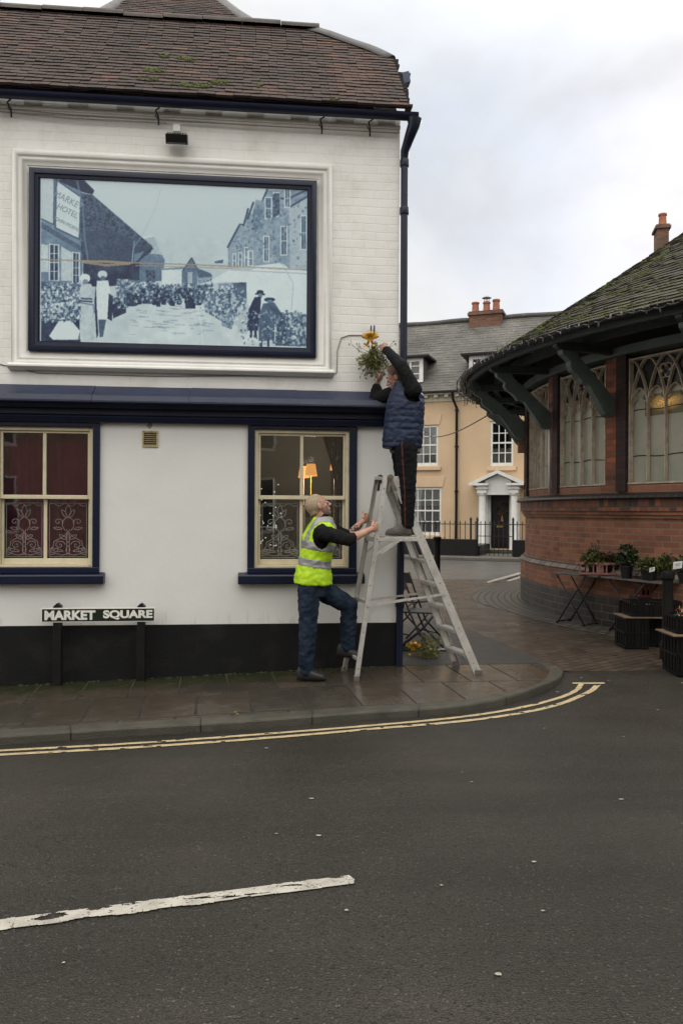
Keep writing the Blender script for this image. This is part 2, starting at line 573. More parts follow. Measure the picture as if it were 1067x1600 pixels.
# road: one sheet; sinks a little under the paved areas and runs to the horizon
def z_sheet(x, y):
    z = zroad(x, min(y, 9.0))
    if y > 8.3: z = -0.065
    return z
XS = [-260, -120, -60, -30, -14, -8] + fr(-6, 6, 60) + [8, 12, 20, 40, 80, 160, 260]
YS = [-60, -30, -14, -6, -2] + fr(-1, 9, 60) + [9.5, 12, 17, 22, 30, 60, 120, 300]
tag(grid_mesh('road', XS, YS, z_sheet, M_asph), kind='structure')

# kerb line measured along its upper outer edge
kp = [(0, 1150), (200, 1137), (370, 1127), (545, 1114), (700, 1104), (790, 1089), (850, 1070), (872, 1060), (880, 1050), (876, 1043), (858, 1036)]
ko = [ground_at(u, v) for u, v in kp]
ki_px = [(0, 1141), (200, 1129), (370, 1119), (545, 1106), (700, 1097), (769, 1086), (826, 1073.6), (850, 1062), (857, 1052), (856, 1045), (842, 1037)]
ki = [ground_at(u, v) for u, v in ki_px]
def catmull(P, n=6):
    out = []
    Q = [P[0] * 2 - P[1]] + P + [P[-1] * 2 - P[-2]]
    for i in range(1, len(Q) - 2):
        for k in range(n):
            t = k / n
            a, b, c, d = Q[i - 1], Q[i], Q[i + 1], Q[i + 2]
            out.append(0.5 * ((2 * b) + (c - a) * t + (2 * a - 5 * b + 4 * c - d) * t * t + (3 * b - a - 3 * c + d) * t ** 3))
    out.append(P[-1]); return out
dirk = (ko[0] - ko[2]).normalized()
ko = [ko[0] + dirk * 7, ko[0] + dirk * 3.5] + ko
diri = (ki[0] - ki[2]).normalized()
ki = [ki[0] + dirk * 7, ki[0] + dirk * 3.5] + ki
KO = catmull(ko); KI = catmull(ki)
for q in KO + KI: q.z = 0
def cross_st(o, i):
    n = (o - i).normalized()
    z = g(o.x); zi = g(i.x)
    low = zroad(o.x, o.y)
    return [(i.x, i.y, zi - 0.05), (i.x, i.y, zi + 0.004), (o.x - n.x * 0.02, o.y - n.y * 0.02, z + 0.003), (o.x - n.x * 0.006, o.y - n.y * 0.006, z - 0.002), (o.x, o.y, z - 0.014), (o.x + n.x * 0.004, o.y + n.y * 0.004, min(low, z) - 0.05)]
M_kerb = pm('kerb_stone', (0.080, 0.072, 0.058), 0.5, (0.042, 0.042, 0.030), 7, 0.3, 0.7, bs=0.7, bsc=90, rv=0.12, spec=0.35)
mb = MB(); st = [cross_st(o, i) for o, i in zip(KO, KI)]
mb.sweep(None, st, closed=False)
tag(mb.build('kerb', M_kerb, smooth=False), kind='structure')
# kerb stone joints: thin dark gaps
mb = MB()
acc = 0
for k in range(1, len(KO)):
    acc += (KO[k] - KO[k - 1]).length
    if acc > 0.82 and k > 8:
        acc = 0
        a = cross_st(KO[k], KI[k]); d = (KO[k] - KO[k - 1]).normalized() * 0.004
        for q0, q1 in zip(a[1:], a[2:]):
            e = Vector((0, 0, 0.0012)); q0 = Vector(q0) + e; q1 = Vector(q1) + e
            off = (KO[k] - KI[k]).normalized() * 0.0015
            mb.add([q0 - d + off, q0 + d + off, q1 + d + off, q1 - d + off], [(0, 1, 2, 3)])
tag(mb.build('kerb_joints', M_black, recalc=False), kind='structure')

# pavement of riven stone slabs, wet
PUB = Frame(0.555, 7.85, R(5.8))
M_slab, nt_, b_ = new_mat('wet_stone_slabs')
u_ = uvco(nt_)
t_ = node(nt_, 'ShaderNodeTexBrick'); t_.offset = 0.36; t_.offset_frequency = 2
for k_, v_ in (('Scale', 1), ('Brick Width', 0.43), ('Row Height', 0.78), ('Mortar Size', 0.009), ('Mortar Smooth', 0.2), ('Bias', 0.0)):
    t_.inputs[k_].default_value = v_
t_.inputs['Color1'].default_value = (0.062, 0.049, 0.036, 1); t_.inputs['Color2'].default_value = (0.038, 0.034, 0.027, 1); t_.inputs['Mortar'].default_value = (0.006, 0.006, 0.005, 1)
nt_.links.new(u_, t_.inputs['Vector'])
big_ = noisef(nt_, u_, 1.8, 6, 0.65)
c_ = mixc(nt_, ramp(nt_, big_, 0.35, 0.7), t_.outputs['Color'], (0.076, 0.061, 0.044), 'MIX')
n_ = nt_.nodes[-1]
k_ = node(nt_, 'ShaderNodeMapRange'); k_.inputs['To Min'].default_value = 0.55; k_.inputs['To Max'].default_value = 1.4
nt_.links.new(noisef(nt_, u_, 9, 7, 0.7), k_.inputs['Value'])
c_ = mixc(nt_, 0.45, t_.outputs['Color'], c_)
c_ = mixc(nt_, 1.0, c_, k_.outputs[0], 'MULTIPLY')
# moss close to the wall (v coordinate is the distance from the wall)
sx_ = node(nt_, 'ShaderNodeSeparateXYZ'); nt_.links.new(u_, sx_.inputs[0])
mo_ = node(nt_, 'ShaderNodeMapRange'); mo_.inputs['From Min'].default_value = 0.05; mo_.inputs['From Max'].default_value = 0.75; mo_.inputs['To Min'].default_value = 0.62; mo_.inputs['To Max'].default_value = 0.0
nt_.links.new(sx_.outputs['Y'], mo_.inputs['Value'])
lx_ = node(nt_, 'ShaderNodeMapRange'); lx_.inputs['From Min'].default_value = 0.3; lx_.inputs['From Max'].default_value = -1.2
nt_.links.new(sx_.outputs['X'], lx_.inputs['Value'])
ml_ = node(nt_, 'ShaderNodeMath', operation='MULTIPLY'); nt_.links.new(mo_.outputs[0], ml_.inputs[0]); nt_.links.new(lx_.outputs[0], ml_.inputs[1])
ma_ = node(nt_, 'ShaderNodeMath', operation='ADD'); nt_.links.new(ml_.outputs[0], ma_.inputs[0]); nt_.links.new(noisef(nt_, u_, 4.5, 6, 0.7), ma_.inputs[1])
c_ = mixc(nt_, ramp(nt_, ma_.outputs[0], 0.66, 0.98), c_, (0.024, 0.028, 0.011))
nt_.links.new(c_, b_.inputs['Base Color'])
mr_ = node(nt_, 'ShaderNodeMapRange'); mr_.inputs['From Min'].default_value = 0.35; mr_.inputs['From Max'].default_value = 0.65
mr_.inputs['To Min'].default_value = 0.09; mr_.inputs['To Max'].default_value = 0.34
nt_.links.new(noisef(nt_, u_, 2.6, 6), mr_.inputs['Value'])
rj_ = node(nt_, 'ShaderNodeMath', operation='MAXIMUM'); nt_.links.new(mr_.outputs[0], rj_.inputs[0]); nt_.links.new(t_.outputs['Fac'], rj_.inputs[1]); nt_.links.new(rj_.outputs[0], b_.inputs['Roughness'])
iv_ = node(nt_, 'ShaderNodeMath', operation='SUBTRACT'); iv_.inputs[0].default_value = 1; nt_.links.new(t_.outputs['Fac'], iv_.inputs[1])
p_ = bump(nt_, b_, iv_.outputs[0], 1.0, 0.02)
p_ = bump(nt_, b_, noisef(nt_, u_, 7, 6, 0.6), 0.28, 0.02, p_)
bump(nt_, b_, noisef(nt_, u_, 120, 3), 0.15, 0.004, p_)

mb = MB()
backs = []
BE = ground_at(846, 1035.5)          # back right end of the slabs
n = len(KI)
for k, q in enumerate(KI):
    l = PUB.loc(q)
    s = min(l.x, PUB.loc(BE).x)
    if q.x > 1.3:
        tt = k / (n - 1)
    p0 = PUB.o + PUB.ex * s + PUB.ey * 0.02
    backs.append(p0)
st = []
for q, b0 in zip(KI, backs):
    row = []
    for j in range(7):
        t = j / 6; p = b0.lerp(q, t); row.append((p.x, p.y, g(p.x) + 0.002))
    st.append(row)
mb.sweep(None, st, closed=False)
SL = R(4.0)
def slab_uv(co, nn):
    l = PUB.loc((co.x, co.y, 0))
    yy = -l.y
    return (l.x - yy * math.tan(SL) + 0.22, yy)
tag(mb.build('pavement', M_slab, uv=slab_uv, smooth=True, recalc=False), kind='structure')

# brick paving of the passage between the two buildings
M_pav = brickmat('brick_paving', (0.092, 0.068, 0.050), (0.052, 0.041, 0.033), (0.018, 0.016, 0.013), 0.20, 0.10, 0.010, 0.36, 0.5, 0.5, 0.4, vec='uv', dirt=(0.045, 0.038, 0.032), dscale=1.0, bd=0.008, spec=0.4, rv=0.14, hi=0.85)
FARK = 17.9
mb = MB()
xs = [0.3, 0.6, 1.0, 1.4, 1.8, 2.2, 2.6, 3.0, 3.5, 4.2, 5, 7, 9]
def front_y(x):
    if x < 2.05: return 8.02 + (x - 0.5) * 0.02
    return line_y(x)
P1 = ground_at(724, 985); P2 = ground_at(857, 1037)
vs = []; fs = []
NY = 16
for x in xs:
    for j in range(NY + 1):
        t = j / NY
        y0 = front_y(x); y = y0 + (FARK - y0) * t
        vs.append((x, y, 0.0 if not (x > 2.05 and j == 0) else -0.004))
for i in range(len(xs) - 1):
    for j in range(NY):
        a = i * (NY + 1) + j
        fs.append((a, a + NY + 1, a + NY + 2, a + 1))
mb.add(vs, fs)
def pav_uv(co, nn):
    a = R(38); return (co.x * math.cos(a) + co.y * math.sin(a), -co.x * math.sin(a) + co.y * math.cos(a))
tag(mb.build('brick_paving', M_pav, uv=pav_uv, recalc=False), kind='structure')
# dark tarmac patch beside the corner of the pub
M_patch = pm('tarmac_patch', (0.036, 0.036, 0.035), 0.40, (0.024, 0.024, 0.024), 4, bs=0.9, bsc=140, rv=0.12)
poly = [ground_at(617, 1040), ground_at(855, 1036.5), ground_at(800, 1012), ground_at(724, 980), ground_at(690, 968), Vector((0.95, 10.7, 0)), Vector((0.3, 10.9, 0)), Vector((0.3, 8.0, 0))]
mb = MB(); mb.add([(p.x, p.y, 0.004) for p in poly], [tuple(range(len(poly)))])
tag(mb.build('tarmac_patch', M_patch, recalc=False), kind='structure')
# cobbled ring round the foot of the market hall
HX, HY, HR = 9.1, 12.9, 6.0
M_cob, nt_, b_ = new_mat('granite_setts')
u_ = uvco(nt_)
vv_ = node(nt_, 'ShaderNodeTexBrick'); vv_.offset = 0.5
for k_, v_ in (('Scale', 1), ('Brick Width', 0.17), ('Row Height', 0.115), ('Mortar Size', 0.018), ('Mortar Smooth', 0.4)):
    vv_.inputs[k_].default_value = v_
vv_.inputs['Color1'].default_value = (0.12, 0.108, 0.090, 1); vv_.inputs['Color2'].default_value = (0.075, 0.067, 0.058, 1); vv_.inputs['Mortar'].default_value = (0.012, 0.013, 0.009, 1)
nt_.links.new(u_, vv_.inputs['Vector']); nt_.links.new(vv_.outputs['Color'], b_.inputs['Base Color'])
b_.inputs['Roughness'].default_value = 0.45
iv_ = node(nt_, 'ShaderNodeMath', operation='SUBTRACT'); iv_.inputs[0].default_value = 1; nt_.links.new(vv_.outputs['Fac'], iv_.inputs[1])
bump(nt_, b_, iv_.outputs[0], 1.0, 0.02)
mb = MB(); st = []
for k in range(61):
    ph = R(-70 + 150 * k / 60)
    wdt = 0.52 + 0.42 * max(0, min(1, (8 - math.degrees(ph)) / 20))
    if math.degrees(ph) > 25: wdt = 0.5
    row = []
    for j in range(7):
        rr = HR + 0.02 + wdt * j / 6
        row.append((HX - rr * math.cos(ph), HY - rr * math.sin(ph), 0.0045 + 0.02 * (1 - j / 6)))
    st.append(row)
mb.sweep(None, st, closed=False)
def cob_uv(co, nn):
    dx = HX - co.x; dy = HY - co.y
    return (math.atan2(dy, dx) * 6.3, math.hypot(dx, dy))
tag(mb.build('cobbled_strip', M_cob, uv=cob_uv, recalc=False), kind='structure')
# far street: kerb edge, road, far pavement
mb = MB(); mb.box(-20, 9, FARK, FARK + 0.14, -0.2, 0.004); tag(mb.build('far_kerb', M_kerb, bevel=0.01), kind='structure')
M_road2 = pm('far_asphalt', (0.10, 0.098, 0.094), 0.40, (0.080, 0.078, 0.075), 1.2, bs=0.4, bsc=80, rv=0.1)
mb = MB(); mb.add([(-40, FARK + 0.14, -0.055), (60, FARK + 0.14, -0.055), (60, 27.5, -0.055), (-40, 27.5, -0.055)], [(0, 1, 2, 3)])
tag(mb.build('far_road', M_road2, recalc=False), kind='structure')
HOUSE = Frame(at(720, 800, 30).x, 30.0, R(-20))
M_fpav = pm('far_pavement', (0.13, 0.12, 0.105), 0.6, (0.09, 0.085, 0.075), 2, bs=0.3)
mb = MB()
vs_ = [HOUSE.o + HOUSE.ex * x + HOUSE.ey * y for x, y in ((-22, -3.9), (26, -3.9), (26, -1.0), (-22, -1.0))]
mb.prism([(p.x, p.y) for p in vs_], 'z', -0.06, 0.06)
tag(mb.build('far_pavement', M_fpav, bevel=0.02), kind='structure')
# painted white give-way bars by the hall, far side
M_line = pm('white_road_paint', (0.46, 0.435, 0.375), 0.65, (0.29, 0.27, 0.235), 11, 0.35, 0.70, bs=0.5, bsc=60)
mb = MB()
for (a, b, c, d) in (((760, 908.5), (812, 894), (812, 896.5), (762, 911)), ((790, 907), (812, 900), (812, 903), (796, 908.5))):
    q = []
    for (u, v) in (a, b, c, d):
        dd = ray(u, v); p = CAM + dd * ((0.006 - HC) / dd.z); q.append((p.x, p.y, 0.006))
    mb.add(q, [(0, 1, 2, 3)])
tag(mb.build('far_road_marking', M_line, recalc=False), kind='structure')
# double yellow line
M_yel = pm('yellow_road_paint', (0.50, 0.39, 0.215), 0.6, (0.33, 0.265, 0.165), 16, 0.38, 0.72, bs=0.5, bsc=90)
def ribbon(pts, wd, nm, mat, wear=0.5, lift=0.004):
    P = catmull([on_road(u, v) for u, v in pts], 10)
    d0 = (P[0] - P[3]); d0.z = 0; d0.normalize()
    P = [P[0] + d0 * 6, P[0] + d0 * 3, P[0] + d0 * 0.8] + P
    C = [P[0]]
    for q in P[1:]:
        l = (q - C[-1]).length; m = max(1, int(l / 0.025)); a = C[-1]
        for k in range(1, m + 1): C.append(a.lerp(q, k / m))
    vs = []; fs = []; M_ = 7
    for i, p in enumerate(C):
        t = (C[min(i + 1, len(C) - 1)] - C[max(0, i - 1)]); t.z = 0; t.normalize(); nrm = Vector((-t.y, t.x, 0))
        for j in range(M_ + 1):
            off = (j / M_ - 0.5) * wd
            if j in (0, M_): off += 0.006 * noise.noise(Vector((p.x * 12, p.y * 12, j)))
            q = p + nrm * off
            vs.append((q.x, q.y, zroad(q.x, q.y) + lift))
    for i in range(len(C) - 1):
        for j in range(M_):
            q = vs[i * (M_ + 1) + j]
            if noise.fractal(Vector((q[0] * 9, q[1] * 14, 3.1)), 1, 2, 4) > wear: continue
            a = i * (M_ + 1) + j
            fs.append((a, a + 1, a + M_ + 2, a + M_ + 1))
    mb.add(vs, fs)
mb = MB()
ribbon([(0, 1173.6), (210, 1162), (420, 1147), (600, 1132.5), (731, 1119.5), (819, 1105), (871, 1091.5), (899, 1079.4), (908, 1069)], 0.045, 'a', M_yel)
ribbon([(0, 1180), (210, 1168.5), (420, 1153.5), (600, 1138), (731, 1126.5), (819, 1113.5), (871, 1101.5), (906, 1088), (924, 1079), (935, 1069)], 0.05, 'b', M_yel)
a = on_road(894, 1067.2); b = on_road(944, 1067.2); c = on_road(944, 1069.2); d = on_road(894, 1069.2)
mb.add([(p.x, p.y, zroad(p.x, p.y) + 0.005) for p in (a, b, c, d)], [(0, 1, 2, 3)])
tag(mb.build('double_yellow_line', M_yel, recalc=False), kind='structure')
# worn white centre dash
mb = MB()
A = on_road(-160, 1468); B = on_road(554, 1376)
n = int((B - A).length / 0.006); W = 0.098; M_ = 22
t = (B - A).normalized(); nr = Vector((-t.y, t.x, 0)).normalized()
vs = []; fs = []
for i in range(n + 1):
    p = A.lerp(B, i / n)
    for j in range(M_ + 1):
        q = p + nr * ((j / M_ - 0.5) * W)
        if i > n - 6: q = q - t * 0.004 * abs(j / M_ - 0.5) * 8 * (i - n + 6) / 6
        vs.append((q.x, q.y, zroad(q.x, q.y) + 0.006 + 0.0006 * noise.noise(Vector((q.x * 30, q.y * 30, 0)))))
for i in range(n):
    for j in range(M_):
        x, y, z = vs[i * (M_ + 1) + j]
        f = j / M_
        e = noise.fractal(Vector((x * 6, y * 3, 1.7)), 1, 2, 5) * 0.16
        lo = 0.10 + e * (1.3 if i < n * 0.75 else 0.4); hi = 0.95 + 0.05 * noise.noise(Vector((x * 20, 5, 2)))
        if f < lo or f > hi: continue
        hole = noise.fractal(Vector((x * 5.5 + 4, y * 34, 8.3)), 1, 2, 5)
        if hole > 0.55 and 0.25 < f: continue
        crk = abs(noise.noise(Vector((x * 13, y * 16, 2.2))) + 0.35 * noise.noise(Vector((x * 60, y * 60, 4))))
        if crk < 0.009: continue
        u_p, v_p = 533.5 + FPX * x / y, 0
        wn_ = noise.fractal(Vector((x * 10, y * 26, 1.1)), 1, 2, 5) * 0.5
        if 40 < u_p < 125 and abs(f - 0.6) / 0.30 + abs(u_p - 80) / 42 + wn_ * 1.3 < 0.85: continue
        if 130 < u_p < 185 and abs(f - 0.85) / 0.28 + abs(u_p - 155) / 26 + wn_ * 1.3 < 0.85: continue
        a = i * (M_ + 1) + j
        fs.append((a, a + 1, a + M_ + 2, a + M_ + 1))
mb.add(vs, fs)
tag(mb.build('white_centre_line', M_line, recalc=False), kind='structure')
# small pale flecks of litter and leaves trodden on the road
mb = MB()
for (u, v) in ((432, 1304), (541, 1424), (497, 1307), (722, 1208), (737, 1223), (1027, 1110), (487, 1249), (970, 1250), (93, 1174), (74, 1171), (416, 1170), (850, 1139), (779, 1524), (847, 1425), (907, 1060), (950, 1064), (870, 1082), (100, 1506), (1065, 1068), (973, 1152), (690, 1385), (833, 1348)):
    p = on_road(u, v); r_ = random.uniform(0.006, 0.012) * (p.y / 6) ** 0.3
    k = random.randint(5, 7); pts_ = []
    for i in range(k):
        a = 2 * PI * i / k; rr = r_ * random.uniform(0.6, 1.3)
        pts_.append((p.x + rr * 1.5 * math.cos(a), p.y + rr * math.sin(a), zroad(p.x, p.y) + 0.006))
    mb.add(pts_, [tuple(range(k))])
tag(mb.build('road_litter', pm('pale_litter', (0.36, 0.33, 0.28), 0.7), recalc=False), kind='stuff', label='pale flecks of litter scattered on the asphalt', cat='litter')
# weeds growing out of the kerb foot
# ================================================================ PUBLIC HOUSE
H = PUB.hit
pub = empty('public_house', PUB.o, PUB.a, label='white painted brick public house with navy trim and a brown clay tiled roof', cat='pub')
def Z(u, v, y=0.0): return H(u, v, y)[1]
SX0 = -9.0
TOPZ = Z(560, 186)
FZ = [Z(300, v) for v in (608, 662)]         # fascia top and bottom
PLZ = Z(300, 975.5)
M_wbrick = brickmat('white_painted_brick', (0.80, 0.79, 0.76), (0.785, 0.775, 0.745), (0.775, 0.765, 0.735), 0.235, 0.082, 0.007, 0.62, 0.5, 0.42, 0.08, vec='uv', dirt=(0.58, 0.55, 0.48), dscale=2.6, bd=0.010, spec=0.35, wav=0.035, hi=0.88)
M_render, nt_, b_ = new_mat('smooth_white_masonry_paint')
o_ = objco(nt_)
c_ = mixc(nt_, ramp(nt_, noisef(nt_, o_, 1.6, 7, 0.65), 0.35, 0.75), (0.735, 0.735, 0.715), (0.69, 0.69, 0.67))
sz_ = node(nt_, 'ShaderNodeSeparateXYZ'); nt_.links.new(o_, sz_.inputs[0])
c_ = mixc(nt_, ramp(nt_, noisef(nt_, o_, 18, 5, 0.7), 0.68, 0.8), c_, (0.56, 0.54, 0.49))
zz_n = node(nt_, 'ShaderNodeMapRange'); zz_n.inputs['From Min'].default_value = 0.95; zz_n.inputs['From Max'].default_value = 0.50; zz_n.inputs['To Max'].default_value = 0.26
nt_.links.new(sz_.outputs['Z'], zz_n.inputs['Value'])
as_ = node(nt_, 'ShaderNodeMath', operation='ADD'); nt_.links.new(zz_n.outputs[0], as_.inputs[0])
mpv = node(nt_, 'ShaderNodeMapping'); mpv.inputs['Scale'].default_value = (1, 1, 0.16); nt_.links.new(o_, mpv.inputs['Vector'])
nt_.links.new(noisef(nt_, mpv.outputs[0], 9, 7, 0.72), as_.inputs[1])
c_ = mixc(nt_, ramp(nt_, as_.outputs[0], 0.80, 1.3), c_, (0.46, 0.45, 0.41))
nt_.links.new(c_, b_.inputs['Base Color']); b_.inputs['Roughness'].default_value = 0.55
p_ = bump(nt_, b_, noisef(nt_, o_, 3.0, 5, 0.6), 0.22, 0.03)
bump(nt_, b_, noisef(nt_, o_, 90, 4, 0.6), 0.18, 0.004, p_)
M_plinth = pm('black_masonry_paint', (0.008, 0.008, 0.009), 0.6, (0.024, 0.022, 0.020), 3, 0.5, 0.8, bs=0.3, bsc=40, rv=0.1, spec=0.2)

# window openings measured from the picture: navy surround, cream sash
def rect(u0, u1, v0, v1, y=0.0):
    um = (u0 + u1) / 2; vm = (v0 + v1) / 2
    return H(u0, vm, y)[0], H(u1, vm, y)[0], H(um, v1, y)[1], H(um, v0, y)[1]
WR = rect(398, 545, 672, 887); WL = rect(-6, 146, 667, 886)
AR = rect(387, 557, 658, 912); AL = rect(-17, 157, 655, 912)
mb = MB()
wall_grid(mb, SX0, 0.0, FZ[0] - 0.25, TOPZ, 0, 0.3, [])
wall_grid(mb, -0.0, 0.0001, FZ[0] - 0.25, TOPZ, 0, 0.3, [])
mb.box(-0.3, -0.0005, 0.301, 6.0, -0.3, TOPZ)
mb.box(SX0, -0.3, 5.7, 5.999, -0.3, TOPZ - 0.01)
mb.box(SX0, SX0 + 0.3, 0.301, 5.69, -0.5, TOPZ - 0.02)
mb.add([(0, 0, FZ[0] - 0.25), (0, 0.301, FZ[0] - 0.25), (0, 0.301, TOPZ), (0, 0, TOPZ)], [(0, 1, 2, 3)])
mb.build('upper_wall', M_wbrick, pub, uv=uvxz, recalc=False)
mb = MB()
PT = 0.012
wall_grid(mb, SX0, 0.0, PLZ, FZ[0] - 0.251, 0.0, 0.3, [(WL[0], WL[1], WL[2], WL[3]), (WR[0], WR[1], WR[2], WR[3])])
mb.add([(0, 0, PLZ), (0, 0.3, PLZ), (0, 0.3, FZ[0] - .25), (0, 0, FZ[0] - .25)], [(0, 1, 2, 3)])
mb.build('lower_wall', M_render, pub, recalc=False)
mb = MB(); mb.box(SX0, 0.006, -0.012, 0.31, -0.6, PLZ)
mb.build('plinth', M_plinth, pub, bevel=0.006)

# corbel course below the gutter
mb = MB()
za, zb = Z(300, 184), Z(300, 193)
zt0 = Z(300, 160)
mb.box(SX0, 0.0, -0.045, -0.0005, Z(300, 187), Z(300, 182))
mb.box(SX0, 0.0, -0.022, -0.0006, Z(300, 191), Z(300, 187) - 0.0005)
x = -0.05
while x > SX0:
    w_ = 0.16 + random.uniform(-0.01, 0.02)
    mb.box(x - w_, x, -0.05, -0.0007, Z(300, 181.8) + 0.0007, Z(300, 168) + random.uniform(-.004, .004))
    x -= w_ + random.uniform(0.23, 0.27)
mb.box(SX0, 0.0, -0.03, -0.0008, Z(300, 181.8) + 0.001, TOPZ + 0.06)
mb.build('corbel_course', M_wbrick, pub, uv=uvxz, bevel=0.006)

# fascia with lead-covered ledge
pr = [(0.0, Z(300, 607)), (-0.10, Z(300, 614, -0.1)), (-0.20, Z(300, 621, -0.2)), (-0.215, Z(300, 629, -0.21)), (-0.20, Z(300, 632, -0.2)), (-0.165, Z(300, 634, -0.165)), (-0.15, Z(300, 640, -0.15)),
      (-0.09, Z(300, 642, -0.09)), (-0.09, Z(300, 650, -0.09)), (-0.07, Z(300, 652, -0.07)), (-0.075, Z(300, 654, -0.07)), (-0.06, Z(300, 662, -0.06)), (0.0, Z(300, 662))]
mb = MB()
mb.prism([(p[0], p[1]) for p in pr], 'x', SX0, -0.045)
fas = mb.build('fascia', M_navy, pub)
M_lead = pm('navy_painted_lead', (0.016, 0.024, 0.062), 0.45, (0.010, 0.016, 0.040), 4, bs=0.3, bsc=14, rv=0.12)
mb = MB()
x = -0.04; k = 0
while x > SX0:
    l = 0.95 + 0.08 * math.sin(k * 2.1)
    e = 0.004 + 0.002 * (k % 2)
    q = [(p[0] - e, p[1] + e) for p in pr[:4]]
    q2 = [(pr[3][0] - e, pr[3][1] - 0.01), (pr[3][0] - 0.0005, pr[3][1] - 0.01)] + [(p[0] - 0.0005, p[1] + 0.0005) for p in pr[3::-1]]
    mb.prism(q + q2, 'x', x - l, x)
    x -= l + 0.004; k += 1
mb.build('lead_flashing', M_lead, fas)

# window surrounds, sills, sashes
def sash(parent, W_, A_, v_mid, um, side):
    wi = empty('window', (0, 0, 0)); wi.parent = pub
    yo = -0.035
    mb = MB()
    ht = pr[-2][1] - 0.002
    for (a, b) in ((A_[0], W_[0]), (W_[1], A_[1])):
        mb.box(a, b, yo, -0.0005, A_[2] + 0.13, ht)
    mb.box(W_[0] + 0.0005, W_[1] - 0.0005, yo, -0.0005, W_[3], ht)
    mb.build('surround', M_navy, wi, bevel=0.006)
    sr = H(570, 905, -0.09)[0] if side else H(162, 905, -0.09)[0]
    sl = H(372, 905, -0.09)[0] if side else 2 * H(70, 905, -0.09)[0] - sr
    mb = MB()
    z0, z1 = Z((370 if side else 70), 913, -0.09), Z((370 if side else 70), 898.5, -0.09)
    mb.prism([(-0.0005, z0), (-0.09, z0), (-0.095, z0 + 0.01), (-0.095, z1 - 0.012), (-0.085, z1), (0.0, z1 + 0.02), ], 'x', sl, sr)
    mb.prism([(-0.0006, z1 + 0.0205), (-0.045, z1 + 0.012), (-0.045, W_[2] - 0.001), (-0.0006, W_[2] - 0.001)], 'x', A_[0], A_[1])
    mb.build('sill', M_navy, wi, bevel=0.005)
    # sash frame
    fx0, fx1, fz0, fz1 = W_
    mb = MB()
    b = 0.033
    mb.box(fx0, fx0 + b, 0.0, 0.12, fz0, fz1); mb.box(fx1 - b, fx1, 0.0, 0.12, fz0, fz1)
    mb.box(fx0 + b, fx1 - b, 0.0, 0.12, fz1 - b, fz1); mb.box(fx0 + b, fx1 - b, -0.012, 0.12, fz0, fz0 + 0.022)
    fr_ = mb.build('frame', M_cream, wi, bevel=0.003)
    zm = Z(um, v_mid, 0.03)
    xm = H(um, 800, 0.03)[0]
    u0, u1 = fx0 + b + 0.001, fx1 - b - 0.001
    for nm, za_, zb_, y0 in (('upper_sash', zm - 0.022, fz1 - b - 0.001, 0.022), ('lower_sash', fz0 + 0.023, zm + 0.015, 0.062)):
        mb = MB(); st_ = 0.022
        mb.box(u0, u0 + st_, y0, y0 + 0.036, za_, zb_); mb.box(u1 - st_, u1, y0, y0 + 0.036, za_, zb_)
        tb = 0.022 if nm == 'upper_sash' else 0.03
        bb = 0.038 if nm == 'upper_sash' else 0.055
        mb.box(u0 + st_, u1 - st_, y0, y0 + 0.036, zb_ - tb, zb_); mb.box(u0 + st_, u1 - st_, y0, y0 + 0.036, za_, za_ + bb)
        mb.box(xm - 0.016, xm + 0.016, y0 + 0.002, y0 + 0.034, za_ + bb, zb_ - tb)
        mb.build(nm, M_cream, wi, bevel=0.004)
        mb = MB(); yg = y0 + 0.018
        mb.box(u0 + st_, u1 - st_, yg, yg + 0.004, za_ + bb, zb_ - tb)
        mb.build('glass', M_glass, wi)
    return wi, (u0 + 0.022, u1 - 0.022, fz0 + 0.078, zm - 0.0, 0.062 + 0.018, xm, fz1 - 0.06)
winR, IR = sash(pub, WR, AR, 777, 471, 1)
winL, IL = sash(pub, WL, AL, 776, 70, 0)

# etched scrollwork on the lower panes
def spiral(cx, cz, r0, turns, a0, sgn, n=28):
    return [(cx + r0 * (1 - t) ** 0.8 * math.cos(a0 + sgn * turns * 2 * PI * t), cz + r0 * (1 - t) ** 0.8 * math.sin(a0 + sgn * turns * 2 * PI * t)) for t in [i / n for i in range(n + 1)]]
def leaf(cx, cz, l, wd, a, n=10):
    out = []
    for i in range(2 * n + 1):
        t = i / n if i <= n else 2 - i / n
        s_ = 1 if i <= n else -1
        x = l * t; y = s_ * wd * math.sin(PI * t) ** 0.8 if 0 < t < 1 else 0
        out.append((cx + x * math.cos(a) - y * math.sin(a), cz + x * math.sin(a) + y * math.cos(a)))
    return out
def motif():
    L_ = []
    for s in (1, -1):
        def m(ps): return [(p[0] * s, p[1]) for p in ps]
        L_ += [m(spiral(0.085, 0.13, 0.055, 1.4, PI, -1)), m(spiral(0.15, 0.07, 0.05, 1.3, PI * 0.8, 1)), m(spiral(0.10, 0.42, 0.045, 1.3, PI * 1.2, -1)),
               m([(0.0, 0.30), (0.04, 0.24), (0.10, 0.20), (0.145, 0.17), (0.145, 0.12), (0.17, 0.09)]), m([(0.03, 0.31), (0.06, 0.37), (0.05, 0.44), (0.02, 0.47)]),
               m(leaf(0.01, 0.47, 0.12, 0.018, R(62))), m(leaf(0.02, 0.20, 0.09, 0.02, R(40))), m(leaf(0.05, 0.05, 0.13, 0.018, R(12))), m(leaf(0.06, 0.33, 0.09, 0.015, R(10))),
               m([(0.0, 0.02), (0.06, 0.0), (0.13, 0.02), (0.19, 0.0), (0.195, 0.06), (0.175, 0.02)]),
               m([(0.012, 0.0), (0.014, 0.12), (0.008, 0.30), (0.02, 0.33)])]
    L_ += [leaf(0, 0.16, 0.12, 0.02, PI / 2), leaf(0, 0.48, 0.15, 0.028, PI / 2), leaf(0, 0.02, 0.10, 0.02, PI / 2)]
    return L_
